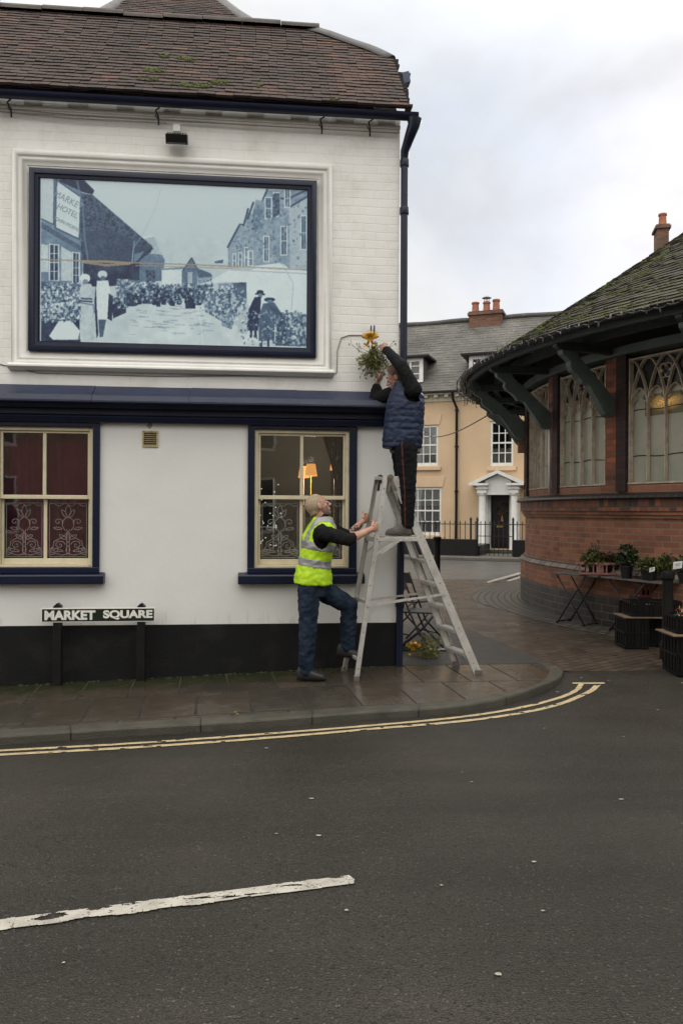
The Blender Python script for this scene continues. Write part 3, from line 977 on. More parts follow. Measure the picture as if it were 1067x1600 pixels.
M_etch = pm('etched_glass', (0.26, 0.20, 0.21), 0.7)
M_etch2 = pm('faint_etched_glass', (0.26, 0.26, 0.25), 0.7)
def etch(wi, I, mat):
    x0, x1, z0, z1, y, xm, _ = I
    mb = MB()
    for (a, b) in ((x0, xm - 0.016), (xm + 0.016, x1)):
        cx = (a + b) / 2; wd = b - a; sc_ = wd / 0.42; zz = z0 + 0.03
        kz = (z1 - z0 - 0.11) / 0.63
        Ls = [[(cx + p[0] * sc_, zz + p[1] * kz) for p in l] for l in motif()]
        e = wd * 0.45
        Ls += [[(cx - e, z0 + 0.015), (cx + e, z0 + 0.015), (cx + e, z1 - 0.06), (cx - e, z1 - 0.06), (cx - e, z0 + 0.015)]]
        Ls += [[(cx - e + 2 * e * t, z1 - 0.075 + 0.012 * math.sin(t * 6 * PI)) for t in [i / 40 for i in range(41)]]]
        for l in Ls:
            for p, q in zip(l, l[1:]):
                d = Vector((q[0] - p[0], 0, q[1] - p[1]))
                if d.length < 1e-5: continue
                d.normalize(); nn = Vector((-d.z, 0, d.x)) * 0.0028
                P_ = Vector((p[0], y - 0.0008, p[1])); Q_ = Vector((q[0], y - 0.0008, q[1]))
                mb.add([P_ - nn, Q_ - nn, Q_ + nn, P_ + nn], [(0, 1, 2, 3)])
    mb.build('etched_pattern', mat, wi, recalc=False)
etch(winL, IL, M_etch); etch(winR, IR, M_etch2)

# burgundy curtain behind the left window, patterned curtain in the right window
M_burg = pm('burgundy_velvet', (0.72, 0.008, 0.20), 0.85, (0.50, 0.006, 0.13), 5)
mb = MB(); vs = []; N_ = 90
for i in range(N_ + 1):
    x = WL[0] - 0.05 + (WL[1] - WL[0] + 0.1) * i / N_
    y = 0.20 + 0.018 * math.sin(i * 0.8) + 0.01 * math.sin(i * 0.33 + 1)
    vs += [(x, y, WL[2] - 0.1), (x, y + 0.004, WL[3] + 0.1)]
mb.add(vs, [(2 * i, 2 * i + 2, 2 * i + 3, 2 * i + 1) for i in range(N_)])
mb.build('curtain', M_burg, pub, smooth=True, label='burgundy curtain')
M_lace, nt_, b_ = new_mat('sequined_curtain')
b_.inputs['Base Color'].default_value = (0.25, 0.23, 0.20, 1); b_.inputs['Roughness'].default_value = 0.8
vo_ = node(nt_, 'ShaderNodeTexVoronoi'); vo_.inputs['Scale'].default_value = 45; nt_.links.new(objco(nt_), vo_.inputs['Vector'])
nt_.links.new(ramp(nt_, vo_.outputs['Distance'], 0.12, 0.3, (0.55, 0.53, 0.48), (0.16, 0.14, 0.12)), b_.inputs['Base Color'])
for side in (1, -1):
    mb = MB(); vs = []; N_ = 30; MZ = 24
    xe = WR[1] + 0.02 if side == 1 else WR[0] - 0.02
    for j in range(MZ + 1):
        t = j / MZ; z = WR[3] + 0.1 - (WR[3] - WR[2] + 0.2) * t
        wd = (0.30 - 0.20 * math.sin(PI * min(1, t * 0.9)) ** 1.0 + 0.02) * (1 if side == 1 else 0.32)
        for i in range(N_ + 1):
            vs.append((xe - side * wd * i / N_, 0.22 + 0.018 * math.sin(i * 1.4), z))
    fs = [(j * (N_ + 1) + i, j * (N_ + 1) + i + 1, (j + 1) * (N_ + 1) + i + 1, (j + 1) * (N_ + 1) + i) for j in range(MZ) for i in range(N_)]
    mb.add(vs, fs); mb.build('curtain', M_lace, pub, smooth=True, recalc=False, label='pale patterned net curtain')
# room behind
M_room = pm('room_wall', (0.24, 0.22, 0.19), 0.9, (0.19, 0.175, 0.155), 2)
mb = MB()
rx0, rx1, ry0, ry1, rz0, rz1 = -3.9, -0.35, 0.31, 3.6, -0.1, 2.75
mb.add([(rx0, ry1, rz0), (rx1, ry1, rz0), (rx1, ry1, rz1), (rx0, ry1, rz1)], [(0, 1, 2, 3)])
mb.add([(rx0, ry0, rz0), (rx0, ry1, rz0), (rx0, ry1, rz1), (rx0, ry0, rz1)], [(0, 1, 2, 3)])
mb.add([(rx1, ry0, rz0), (rx1, ry1, rz0), (rx1, ry1, rz1), (rx1, ry0, rz1)], [(3, 2, 1, 0)])
mb.add([(rx0, ry0, rz1), (rx1, ry0, rz1), (rx1, ry1, rz1), (rx0, ry1, rz1)], [(3, 2, 1, 0)])
mb.add([(rx0, ry0, rz0 + 0.1), (rx1, ry0, rz0 + 0.1), (rx1, ry1, rz0 + 0.1), (rx0, ry1, rz0 + 0.1)], [(0, 1, 2, 3)])
mb.build('room', M_room, pub, recalc=False)
def inroom(u, v, y): 
    s, z = H(u, v, y); return s, y, z
mb = MB()
d0 = inroom(406, 748, 3.5); d1 = inroom(430, 748, 3.5)
mb.box(d0[0] - 0.2, d1[0], 3.46, 3.59, 0.0, d0[2])
mb.build('inner_door', M_black, pub)
mb = MB()
for p_, q_ in (((d0[0], 0.9), (d1[0], 0.9)), ((d0[0], 1.3), (d1[0], 1.3)), ((d0[0], 0.5), (d1[0], 0.5)), ((d1[0] - 0.02, 0.1), (d1[0] - 0.02, d0[2]))):
    mb.bar((p_[0], 3.45, p_[1]), (q_[0], 3.45, q_[1]), 0.02, 0.01)
# cream dado shelf / seat behind the window foot
mb.build('inner_door_trim', M_whitep, pub)
mb = MB(); mb.box(WR[0] - 0.2, WR[1] + 0.2, 0.5, 0.9, 0.0, Z(470, 862, 0.5)); mb.build('window_seat', pm('cream_panelling', (0.42, 0.34, 0.2), 0.6), pub, bevel=0.01)

# table lamp seen through the right window, on its stand
def emis(name, c, s):
    m, nt, b = new_mat(name); b.inputs['Base Color'].default_value = rgba(c)
    b.inputs['Emission Color'].default_value = rgba(c); b.inputs['Emission Strength'].default_value = s
    return m
M_shade = emis('lit_lamp_shade', (1.0, 0.42, 0.12), 1.0)
M_brass = pm('brass', (0.45, 0.30, 0.10), 0.3, metal=1.0)
for (u, v, y, lb) in ((486, 737, 1.45, 'glowing orange shaded lamp nearest the glass of the right pub window'), (475, 740, 1.9, 'second lit lamp half hidden behind the nearer one in the right pub window'), (522, 729, 2.9, 'small lit lamp deep in the pub beside the curtain')):
    s, z = H(u, v, y); p = PUB.o + PUB.ex * s + PUB.ey * y
    lr = empty('standard_lamp', (p.x, p.y, 0.02), label=lb, cat='lamp', group='lamps lit inside the pub')
    k = 1.0 if y < 2.5 else 0.8
    mb = MB(); mb.lathe([(0.072 * k, -0.07), (0.050 * k, 0.07)], (0, 0, z), 24, cap=False); mb.build('lamp_shade', M_shade, lr, smooth=True)
    ld = bpy.data.lights.new('lamp_bulb', 'POINT'); ld.energy = 6.5 if y < 2.5 else 4; ld.color = (1.0, 0.86, 0.70); ld.shadow_soft_size = 0.04
    lo_ = bpy.data.objects.new('lamp_bulb', ld); col.objects.link(lo_); lo_.parent = lr; lo_.location = (0, 0, z + 0.12)
    mb = MB(); mb.lathe([(0.12, 0), (0.12, 0.02), (0.012, 0.05), (0.005, z - 0.05)], (0, 0, 0.0), 12); mb.build('stem', M_brass, lr, smooth=True)
mb = MB()
fairy = empty('fairy_lights', (0, 0, 0), label='tiny white fairy lights strung over the dark door inside the right pub window', cat='fairy lights')
M_twk = emis('white_fairy_light', (1, 0.98, 0.9), 1.3)
for i in range(38):
    u = random.choice([random.uniform(403, 432)] * 3 + [random.uniform(510, 528)]); v = random.uniform(755, 850) if u < 440 else random.uniform(690, 860)
    if u < 440 and random.random() < 0.4: u = random.uniform(404, 440); v = random.choice([760, 802, 805, 848]) + random.uniform(-6, 6)
    yy = 3.40 if u < 440 else 0.19
    s, z = H(u, v, yy); p = PUB.o + PUB.ex * s + PUB.ey * yy
    r_ = 0.009 if yy > 1 else 0.003
    if i == 0: mb.lathe([(0.001, -1), (1, 0), (0.001, 1)], (0, 0, 0), 6); fb = mb.build('bulb', M_twk, fairy, smooth=True)
    else: fb = fb.copy(); col.objects.link(fb); fb.parent = fairy
    fb.location = (p.x, p.y, z); fb.scale = (r_, r_, r_)

# air vent
mb = MB(); s0, s1, z0, z1 = rect(223, 247.5, 673, 698.5)
mb.box(s0, s1, -0.014, -0.0005, z0, z0 + 0.014); mb.box(s0, s1, -0.014, -0.0005, z1 - 0.014, z1)
mb.box(s0, s0 + 0.014, -0.014, -0.0005, z0 + 0.0142, z1 - 0.0142); mb.box(s1 - 0.014, s1, -0.014, -0.0005, z0 + 0.0142, z1 - 0.0142)
for k in range(7):
    zz = z0 + 0.02 + (z1 - z0 - 0.04) * k / 6
    mb.box(s0 + 0.015, s1 - 0.015, -0.010, -0.004, zz - 0.003, zz + 0.003)
av = mb.build('air_vent', pm('stained_cream_vent', (0.55, 0.46, 0.24), 0.6, (0.30, 0.24, 0.13), 30), pub, bevel=0.002)
mb = MB(); mb.box(s0 + 0.014, s1 - 0.014, -0.003, -0.0006, z0 + 0.014, z1 - 0.014); mb.build('vent_mesh', M_black, av)
# chipped plaster patch above the vent
mb = MB(); c_x, c_z = H(235, 665); 
mb.add([(c_x + 0.03 * random.uniform(.6, 1.1) * math.cos(a), -0.003, c_z + 0.03 * random.uniform(.6, 1.1) * math.sin(a)) for a in [2 * PI * i / 11 for i in range(11)]], [tuple(range(11))[::-1]])
mb.build('plaster_patch', pm('bare_plaster', (0.36, 0.34, 0.32), 0.9, bs=0.5), pub)

# moulded surround of the picture recess
def ringprof(corners, prof):
    """corners: 4 (x,z) outer corners counter-clockwise from lower left; prof: list of (inset, y)"""
    path = []
    cx = sum(c[0] for c in corners) / 4; cz = sum(c[1] for c in corners) / 4
    for c in corners:
        sx = 1 if c[0] < cx else -1; sz_ = 1 if c[1] < cz else -1
        path.append([(c[0] + sx * i, y, c[1] + sz_ * i) for i, y in prof])
    return path
O = [H(18, 573, 0), H(517, 584, 0), H(520, 262, 0), H(22, 232, 0)]
xl = (O[0][0] + O[3][0]) / 2; xr = (O[1][0] + O[2][0]) / 2; zb_ = (O[0][1] + O[1][1]) / 2; zt_ = (O[2][1] + O[3][1]) / 2
RC = [(xl, zb_), (xr, zb_), (xr, zt_), (xl, zt_)]
mb = MB()
mb.sweep(None, ringprof(RC, [(0, -0.0005), (0, -0.03), (0.012, -0.05), (0.03, -0.055), (0.05, -0.045), (0.062, -0.028), (0.072, -0.028), (0.08, -0.036), (0.09, -0.034), (0.10, -0.02), (0.135, -0.008), (0.135, -0.0005)]))
M_mould = pm('cream_white_masonry_paint', (0.76, 0.75, 0.72), 0.5, (0.68, 0.665, 0.62), 5, 0.4, 0.8, bs=0.15, bsc=40)
mo = mb.build('picture_surround', M_mould, pub, autos=50)
mb = MB(); mb.prism([(-0.0006, zb_ - 0.035), (-0.05, zb_ - 0.03), (-0.085, zb_ - 0.005), (-0.085, zb_ + 0.012), (-0.057, zb_ + 0.03), (-0.0006, zb_ + 0.03)], 'x', xl - 0.02, xr + 0.02)
mb.build('surround_sill', M_mould, mo, bevel=0.004)

# clay tiled roof, half-hipped at the corner
EZ = Z(300, 152, -0.15) + 0.015     # eaves
TAN = math.tan(R(46)); RDG = H(495, 47)
yr = 1.0
for _ in range(40):
    s_r, z_r = H(494, 48, yr); yr = (z_r - EZ) / TAN - 0.15
RZ, RX = z_r, s_r
SL_ = 1 / math.cos(R(46)); sinp, cosp = math.sin(R(46)), math.cos(R(46))
slope_len = (RZ - EZ) / sinp
vh_s, vh_z = H(612, 104, 1.05)
hipz = vh_z
XV = 0.06      # verge
def roof_pt(s, l, off=0.0): return (s, -0.15 + l * cosp - off * sinp, EZ + l * sinp + off * cosp)
def sright(l):
    z = EZ + l * sinp
    if z < hipz: return XV
    t = (z - hipz) / (RZ - hipz)
    return XV + (RX - XV) * t
M_tile, nt_, b_ = new_mat('old_clay_tiles')
at_ = node(nt_, 'ShaderNodeAttribute'); at_.attribute_name = 'tint'
c_ = ramp(nt_, at_.outputs['Fac'], 0.0, 1.0, (0.020, 0.014, 0.013), (0.125, 0.062, 0.040))
e_ = nt_.nodes[-1].color_ramp.elements.new(0.55); e_.color = (0.052, 0.031, 0.025, 1)
e_ = nt_.nodes[-1].color_ramp.elements.new(0.93); e_.color = (0.105, 0.050, 0.034, 1)
o_ = objco(nt_)
c_ = mixc(nt_, ramp(nt_, noisef(nt_, o_, 12, 7, 0.75), 0.48, 0.70), c_, (0.028, 0.022, 0.020))
c_ = mixc(nt_, ramp(nt_, noisef(nt_, o_, 34, 5, 0.7), 0.64, 0.74), c_, (0.17, 0.155, 0.12))
nt_.links.new(c_, b_.inputs['Base Color']); b_.inputs['Roughness'].default_value = 0.8
bump(nt_, b_, noisef(nt_, o_, 70, 4, 0.65), 0.5, 0.01)
def tiles(mb_v, mb_f, tints, rows, pt, length, wd, gauge, th, x0f, x1f, tintf, jit=0.006):
    """pt(s,l,off) -> xyz; rows of single tiles lapping one another"""
    for r in range(rows):
        l0 = r * gauge
        x1 = x1f(l0 + gauge * 0.5); x = x1; x0 = x0f(l0)
        off = (r % 2) * wd / 2
        x += off if r % 2 else 0
        while x > x0:
            xa = max(x - wd + 0.002, x0); xb = min(x - 0.002, x1)
            x -= wd
            if xb - xa < 0.015: continue
            dl = random.uniform(-jit, jit); lift = random.uniform(0, 0.006)
            tilt = random.uniform(-0.003, 0.003)
            la, lb = l0 + dl, min(l0 + length, 1e9)
            n = len(mb_v)
            ba = th + lift
            mb_v += [pt(xa, la, ba - th + tilt), pt(xb, la, ba - th - tilt), pt(xb, lb, -0.004), pt(xa, lb, -0.004),
                     pt(xa, la, ba + th * 0.5 + tilt), pt(xb, la, ba + th * 0.5 - tilt), pt(xb, lb, 0.006), pt(xa, lb, 0.006)]
            mb_f += [(n, n + 3, n + 2, n + 1), (n + 4, n + 5, n + 6, n + 7), (n, n + 1, n + 5, n + 4), (n + 1, n + 2, n + 6, n + 5), (n + 3, n, n + 4, n + 7)]
            tints += [tintf(xa, l0)] * 5
def tint_mesh(name, V_, F_, T_, mat, parent):
    me = bpy.data.meshes.new(name); me.from_pydata(V_, [], F_); me.materials.append(mat)
    a = me.attributes.new('tint', 'FLOAT', 'FACE'); a.data.foreach_set('value', T_)
    o = bpy.data.objects.new(name, me); col.objects.link(o); o.parent = parent
    return o
def tf(x, l):
    b = 0.45 + 0.35 * noise.noise(Vector((x * 0.9, l * 2.2, 0))) + random.uniform(-0.20, 0.20)
    if random.random() < 0.035: b = random.uniform(0.85, 1.0)
    if x > -0.75 and x < -0.2: b += 0.22
    return max(0, min(1, b))
V_, F_, T_ = [], [], []
gauge = 0.088
rows = int(slope_len / gauge)
tiles(V_, F_, T_, rows, roof_pt, 0.22, 0.168, gauge, 0.017, lambda l: SX0, sright, tf)
roof = tint_mesh('roof', V_, F_, T_, M_tile, pub)
mb = MB()     # boarding under the tiles, back slope, hip slope
bl = roof_pt
hl = (hipz - EZ) / sinp
yb = 2 * (slope_len * cosp - 0.15)
back = [(SX0, yb + 0.15, EZ), (XV, yb + 0.15, EZ), (XV, yb + 0.15 - hl * cosp, hipz), (RX, slope_len * cosp - 0.15, RZ), (SX0, slope_len * cosp - 0.15, RZ)]
fr2 = [bl(SX0, 0, -0.01), bl(XV - .01, 0, -0.01), bl(XV - .01, hl, -0.01), bl(RX, slope_len, -0.01), bl(SX0, slope_len, -0.01)]
mb.add(fr2, [(0, 1, 2, 3, 4)]); mb.add(back, [(4, 3, 2, 1, 0)])
mb.add([fr2[2], back[2], (RX, slope_len * cosp - 0.15, RZ)], [(0, 1, 2)])
mb.build('roof_boarding', M_tile, pub, recalc=False)
mb = MB()   # gable end wall below the half hip
mb.add([(0, 0, TOPZ), (0, yb, TOPZ), (0, yb - hl * cosp, hipz - 0.03), (0, hl * cosp, hipz - 0.03)], [(0, 1, 2, 3)])
mb.build('gable_wall', M_wbrick, pub, uv=uvxz, recalc=False)
mb = MB(); mb.add([(SX0, 0, TOPZ), (SX0, yb, TOPZ), (SX0, yb / 2, RZ - .03)], [(2, 1, 0)])
mb.build('gable_wall', M_wbrick, pub, uv=uvxz, recalc=False)
# lead over the hip, ridge tiles
M_gl = pm('grey_lead', (0.11, 0.11, 0.115), 0.5, (0.06, 0.06, 0.065), 9, bs=0.4, bsc=30)
mb = MB(); pa = Vector(bl(XV + 0.02, hl - 0.02, 0.045)); pb = Vector(bl(RX - 0.02, slope_len, 0.05))
P_ = [pa.lerp(pb, i / 10) + Vector((0, 0, -0.02 + 0.008 * math.sin(i * 0.9) + 0.03 * math.sin(PI * i / 10))) for i in range(11)]
vs = []
for p in P_:
    d = (pb - pa).normalized(); nn = Vector((0.55, -0.55, 0.62)).normalized(); sd_ = d.cross(nn).normalized()
    vs += [p - sd_ * 0.10 - nn * 0.07, p - sd_ * 0.04 - nn * 0.005, p + nn * 0.006, p + sd_ * 0.04 - nn * 0.005, p + sd_ * 0.10 - nn * 0.09]
fs = [(i * 5 + k, i * 5 + k + 1, (i + 1) * 5 + k + 1, (i + 1) * 5 + k) for i in range(10) for k in range(4)]
mb.add(vs, fs); o = mb.build('hip_flashing', M_gl, roof, smooth=True)
so = o.modifiers.new('thick', 'SOLIDIFY'); so.thickness = 0.006
mb = MB(); x = RX + 0.03; k = 0
M_ridge = pm('ridge_tile_clay', (0.10, 0.085, 0.075), 0.8, (0.055, 0.045, 0.04), 8, bs=0.5, bsc=50)
while x > SX0:
    l = 0.44; zz = random.uniform(-0.012, 0.012); rr = 0.075 + (0.006 if k % 2 else 0)
    vs = []
    for xx in (x - l + 0.006, x):
        for j in range(9):
            a = PI * j / 8
            vs.append((xx, slope_len * cosp - 0.15 + rr * 1.35 * math.cos(a), RZ + zz - 0.02 + rr * 1.15 * math.sin(a)))
    mb.add(vs, [(j, j + 1, j + 10, j + 9) for j in range(8)] + [tuple(range(9)), tuple(range(17, 8, -1))])
    x -= l; k += 1
mb.build('ridge_tiles', M_ridge, roof)
# verge undercloak and ragged tile ends at the corner
mb = MB()
for k in range(17):
    l = hl * (0.05 + 0.9 * k / 16); p = bl(XV + 0.0, l, 0.0)
    mb.box(p[0] - 0.02, p[0] + random.uniform(0.015, 0.06), p[1] - 0.05, p[1] + 0.06, p[2] - 0.035, p[2] - 0.012)
mb.build('verge_tiles', M_tile, roof)
mb = MB(); p = bl(XV, hl * 0.62, 0.0)
mb.obox((p[0] + 0.085, p[1] + 0.02, p[2] - 0.03), (0.035, 0, 0.01), (0, 0.06, 0), (-0.01, 0, 0.055)); mb.tube([(p[0] + 0.05, p[1], p[2] - 0.09), (p[0] + 0.1, p[1], p[2] - 0.04), (p[0] + 0.12, p[1], p[2] + 0.03)], 0.02, 6)
mb.build('verge_bracket', pm('blue_grey_lead', (0.05, 0.07, 0.12), 0.5), roof)
# moss clumps on the tiles
mb = MB()
def moss_on(mb, ptf, cx, cl, rx, rl, n, h=0.02):
    for _ in range(n):
        a = random.uniform(0, 2 * PI); q = math.sqrt(random.random())
        x = cx + rx * q * math.cos(a); l = cl + rl * q * math.sin(a)
        c = Vector(ptf(x, l, 0.024)); r_ = random.uniform(0.008, h)
        mb.lathe([(0.002, r_ * 0.9), (r_ * 0.7, r_ * 0.55), (r_, 0), (r_ * 0.6, -r_ * 0.6)], c, 6, cap=False)
def roof_uv(u, v):
    y = 0.5
    for _ in range(30):
        s, z = H(u, v, y); y = (z - EZ) / TAN - 0.15
    return s, (z - EZ) / sinp
for (u, v, du, n) in ((300, 138, 26, 130), (345, 133, 14, 50), (292, 96, 14, 70), (240, 115, 14, 60), (256, 92, 8, 22), (232, 128, 14, 24), (405, 138, 6, 12), (522, 160, 6, 8)):
    s, l = roof_uv(u, v)
    moss_on(mb, roof_pt, s, l, du / 135, 0.05, n)
mb.build('moss', pm('moss', (0.085, 0.10, 0.018), 0.95, (0.045, 0.06, 0.012), 30, bs=0.5), roof)['kind'] = 'stuff'
# taller rear roof behind the ridge
pk = []
for (u, v, y) in ((163, 20, 4.2), (390, 36, 4.2), (270, -55, 6.2)):
    s, z = H(u, v, y); pk.append((s, y, z))
V_, F_, T_ = [], [], []
A_, B_, C_ = (Vector(p) for p in pk)
A_ = C_ + (A_ - C_) * 1.6; B_ = C_ + (B_ - C_) * 1.6
hgt = (C_ - (A_ + B_) / 2).length
up_ = (C_ - (A_ + B_) / 2).normalized(); ux = (B_ - A_).normalized(); nn_ = ux.cross(up_) * -1
if nn_.y > 0: nn_ = -nn_
M0 = (A_ + B_) / 2; hw = (B_ - A_).length / 2
def rp(s, l, off=0.0):
    p = M0 + ux * s + up_ * l + nn_ * off; return tuple(p)
tiles(V_, F_, T_, int(hgt / gauge), rp, 0.22, 0.168, gauge, 0.017, lambda l: -hw * (1 - l / hgt), lambda l: hw * (1 - l / hgt), tf)
rr_ = tint_mesh('rear_roof', V_, F_, T_, M_tile, pub)
mb = MB()
Rr = C_ + Vector((0, 3.0, 0))
bA = Vector((A_.x, 5.9, A_.z)); bB = Vector((B_.x, 5.9, B_.z)); off = Vector((0, 0.02, -0.02))
mb.add([A_ + off, B_ + off, C_ + off], [(0, 1, 2)])
mb.add([A_ + off, C_ + off, C_ + Vector((0, 4, 0)), A_ + Vector((0, 6, 0))], [(0, 1, 2, 3)])
mb.add([B_ + off, C_ + off, C_ + Vector((0, 4, 0)), B_ + Vector((0, 6, 0))], [(3, 2, 1, 0)])
mb.box(A_.x + 0.1, B_.x - 0.1, 4.4, 5.95, TOPZ - 0.3, A_.z)
mb.build('rear_roof_boarding', M_tile, pub, recalc=False)
for P0 in (A_, B_):
    mb = MB(); vs = []
    for i in range(13):
        p = P0.lerp(C_, i / 12) + nn_ * 0.04 + Vector((0, 0, 0.015 * math.sin(i * 1.7)))
        d = (C_ - P0).normalized(); sd_ = d.cross(nn_).normalized()
        vs += [p - sd_ * 0.12 - nn_ * 0.03, p + nn_ * 0.02, p + sd_ * 0.12 - nn_ * 0.03]
    mb.add(vs, [(i * 3 + k, i * 3 + k + 1, (i + 1) * 3 + k + 1, (i + 1) * 3 + k) for i in range(12) for k in range(2)])
    o = mb.build('hip_flashing', M_gl, rr_, smooth=True); so = o.modifiers.new('t', 'SOLIDIFY'); so.thickness = 0.008

# gutter and downpipe
mb = MB()
gy = -0.155; gz = Z(300, 162, gy)
prof = [(0.055 * math.cos(a), 0.055 * math.sin(a)) for a in [PI + PI * i / 8 for i in range(9)]] + [(0.06, 0.004), (0.048, 0.0)] + [(0.045 * math.cos(a), 0.045 * math.sin(a)) for a in [2 * PI - PI * i / 8 for i in range(9)]] + [(-0.06, 0.004)]
prof = [(gy + p[0], gz + 0.01 + p[1]) for p in prof]
gxe = H(652, 182, gy)[0]
mb.prism(prof, 'x', SX0, gxe)
mb.prism([(gy + 0.055 * math.cos(a), gz + 0.01 + 0.055 * math.sin(a)) for a in [PI + PI * i / 8 for i in range(9)]], 'x', gxe, gxe + 0.004)
gut = mb.build('gutter', M_navy, pub, autos=40)
mb = MB()
for u in (18, 248, 503, 578): 
    mb = MB()
    s, _ = H(u, 185, -0.06)
    mb.tube([(s, -0.05, gz - 0.17), (s, -0.07, gz - 0.10), (s - 0.02, -0.11, gz - 0.06), (s + 0.02, -0.14, gz - 0.045)], 0.008, 5)
    mb.tube([(s, -0.06, gz - 0.12), (s - 0.03, -0.065, gz - 0.08)], 0.006, 5)
    mb.build('gutter_bracket', M_black, gut)
px = H(630, 600, -0.02)[0]
mb = MB()
hx = px + 0.02
mb.tube([(hx + 0.05, gy, gz - 0.03), (hx + 0.045, gy, gz - 0.09), (hx + 0.01, gy + 0.04, gz - 0.19), (hx - 0.02, -0.03, gz - 0.29), (hx - 0.02, -0.02, gz - 0.40)], [0.075, 0.06, 0.05, 0.042, 0.04], 10)
zb0 = -0.02
pxs = [px + 0.0, px - 0.0]
mb.tube([(hx - 0.02, -0.02, gz - 0.40), (px, -0.02, gz - 0.5), (px - 0.0, -0.02, 2.9), (px - 0.02, -0.02, 0.9), (px - 0.03, -0.02, zb0)], 0.036, 12)
for zz in (gz - 0.40, Z(630, 331), 2.2, 0.62):
    xx = px if zz > 2.9 else px - 0.03 * (2.9 - zz) / 2.9
    mb.lathe([(0.044, -0.035), (0.046, -0.03), (0.046, 0.03), (0.044, 0.035)], (xx, -0.02, zz), 12)
mb.build('downpipe', M_navy, pub, autos=40)

# floodlight above the picture
fl = empty('wall_floodlight', PUB.o, PUB.a, label='small black floodlight fixed to the white brick above the framed picture', cat='floodlight')
s, z = H(277, 203)
mb = MB(); mb.box(s - 0.035, s + 0.035, -0.05, -0.001, z - 0.035, z + 0.035); mb.build('junction_box', M_whitep, fl, bevel=0.006)
s2, z2 = H(277, 219, -0.1)
mb = MB(); mb.obox((s2, -0.12, z2), (0.10, 0, 0), (0, 0.05, 0.022), (0, -0.018, 0.04))
for k in range(8): mb.obox((s2 - 0.08 + k * 0.023, -0.125, z2 + 0.045), (0.003, 0, 0), (0, 0.045, 0.02), (0, -0.006, 0.012))
mb.build('housing', M_black, fl, bevel=0.005)
mb = MB(); mb.obox((s2, -0.115, z2 - 0.036), (0.088, 0, 0), (0, 0.042, 0.018), (0, -0.001, 0.003)); mb.build('lens', pm('dull_glass', (0.15, 0.15, 0.14), 0.2), fl)
mb = MB(); mb.tube([(s2 - 0.09, -0.09, z2), (s2 - 0.09, -0.01, z2 + 0.03)], 0.006, 6); mb.tube([(s2 + 0.09, -0.09, z2), (s2 + 0.09, -0.01, z2 + 0.03)], 0.006, 6); mb.build('bracket', M_black, fl)
# cable clipped to the wall
mb = MB()
for pts in ([(0, 173), (120, 184), (262, 191), (400, 200), (620, 212)], [(262, 196), (120, 189), (0, 178)]):
    mb = MB(); mb.tube([(H(u, v)[0], -0.052, H(u, v)[1]) for u, v in pts], 0.006, 5); mb.build('wall_cable', pm('old_cable', (0.30, 0.28, 0.25), 0.7), pub)
for pts in ([(0, 569), (18, 573), (60, 583), (250, 588), (440, 587), (520, 586), (526, 582), (527, 548), (533, 528), (545, 524), (573, 524)],):
    mb = MB(); mb.tube([(H(u, v)[0], -0.006, H(u, v)[1]) for u, v in pts], 0.005, 5)
mb.build('wall_cable', pm('old_cable', (0.30, 0.28, 0.25), 0.7), pub)

# ---- framed old photograph
pic = empty('framed_picture', PUB.o, PUB.a, label='large blue tinted old street photograph in a navy frame on the white brick wall', cat='picture')
oc = [H(45, 548, -0.03), H(494, 558.5, -0.03), H(495, 283, -0.03), H(46, 262, -0.03)]
fx0 = (oc[0][0] + oc[3][0]) / 2; fx1 = (oc[1][0] + oc[2][0]) / 2; fz0 = (oc[0][1] + oc[1][1]) / 2; fz1 = (oc[2][1] + oc[3][1]) / 2
mb = MB()
mb.sweep(None, ringprof([(fx0, fz0), (fx1, fz0), (fx1, fz1), (fx0, fz1)], [(0, -0.001), (0, -0.045), (0.008, -0.05), (0.05, -0.048), (0.058, -0.035), (0.085, -0.03), (0.088, -0.02), (0.088, -0.001)]))
mb.build('frame', M_navy, pic, autos=40)
mb = MB(); mb.box(fx0 + 0.087, fx1 - 0.087, -0.016, -0.0012, fz0 + 0.087, fz1 - 0.087); mb.build('backing', M_navy, pic)
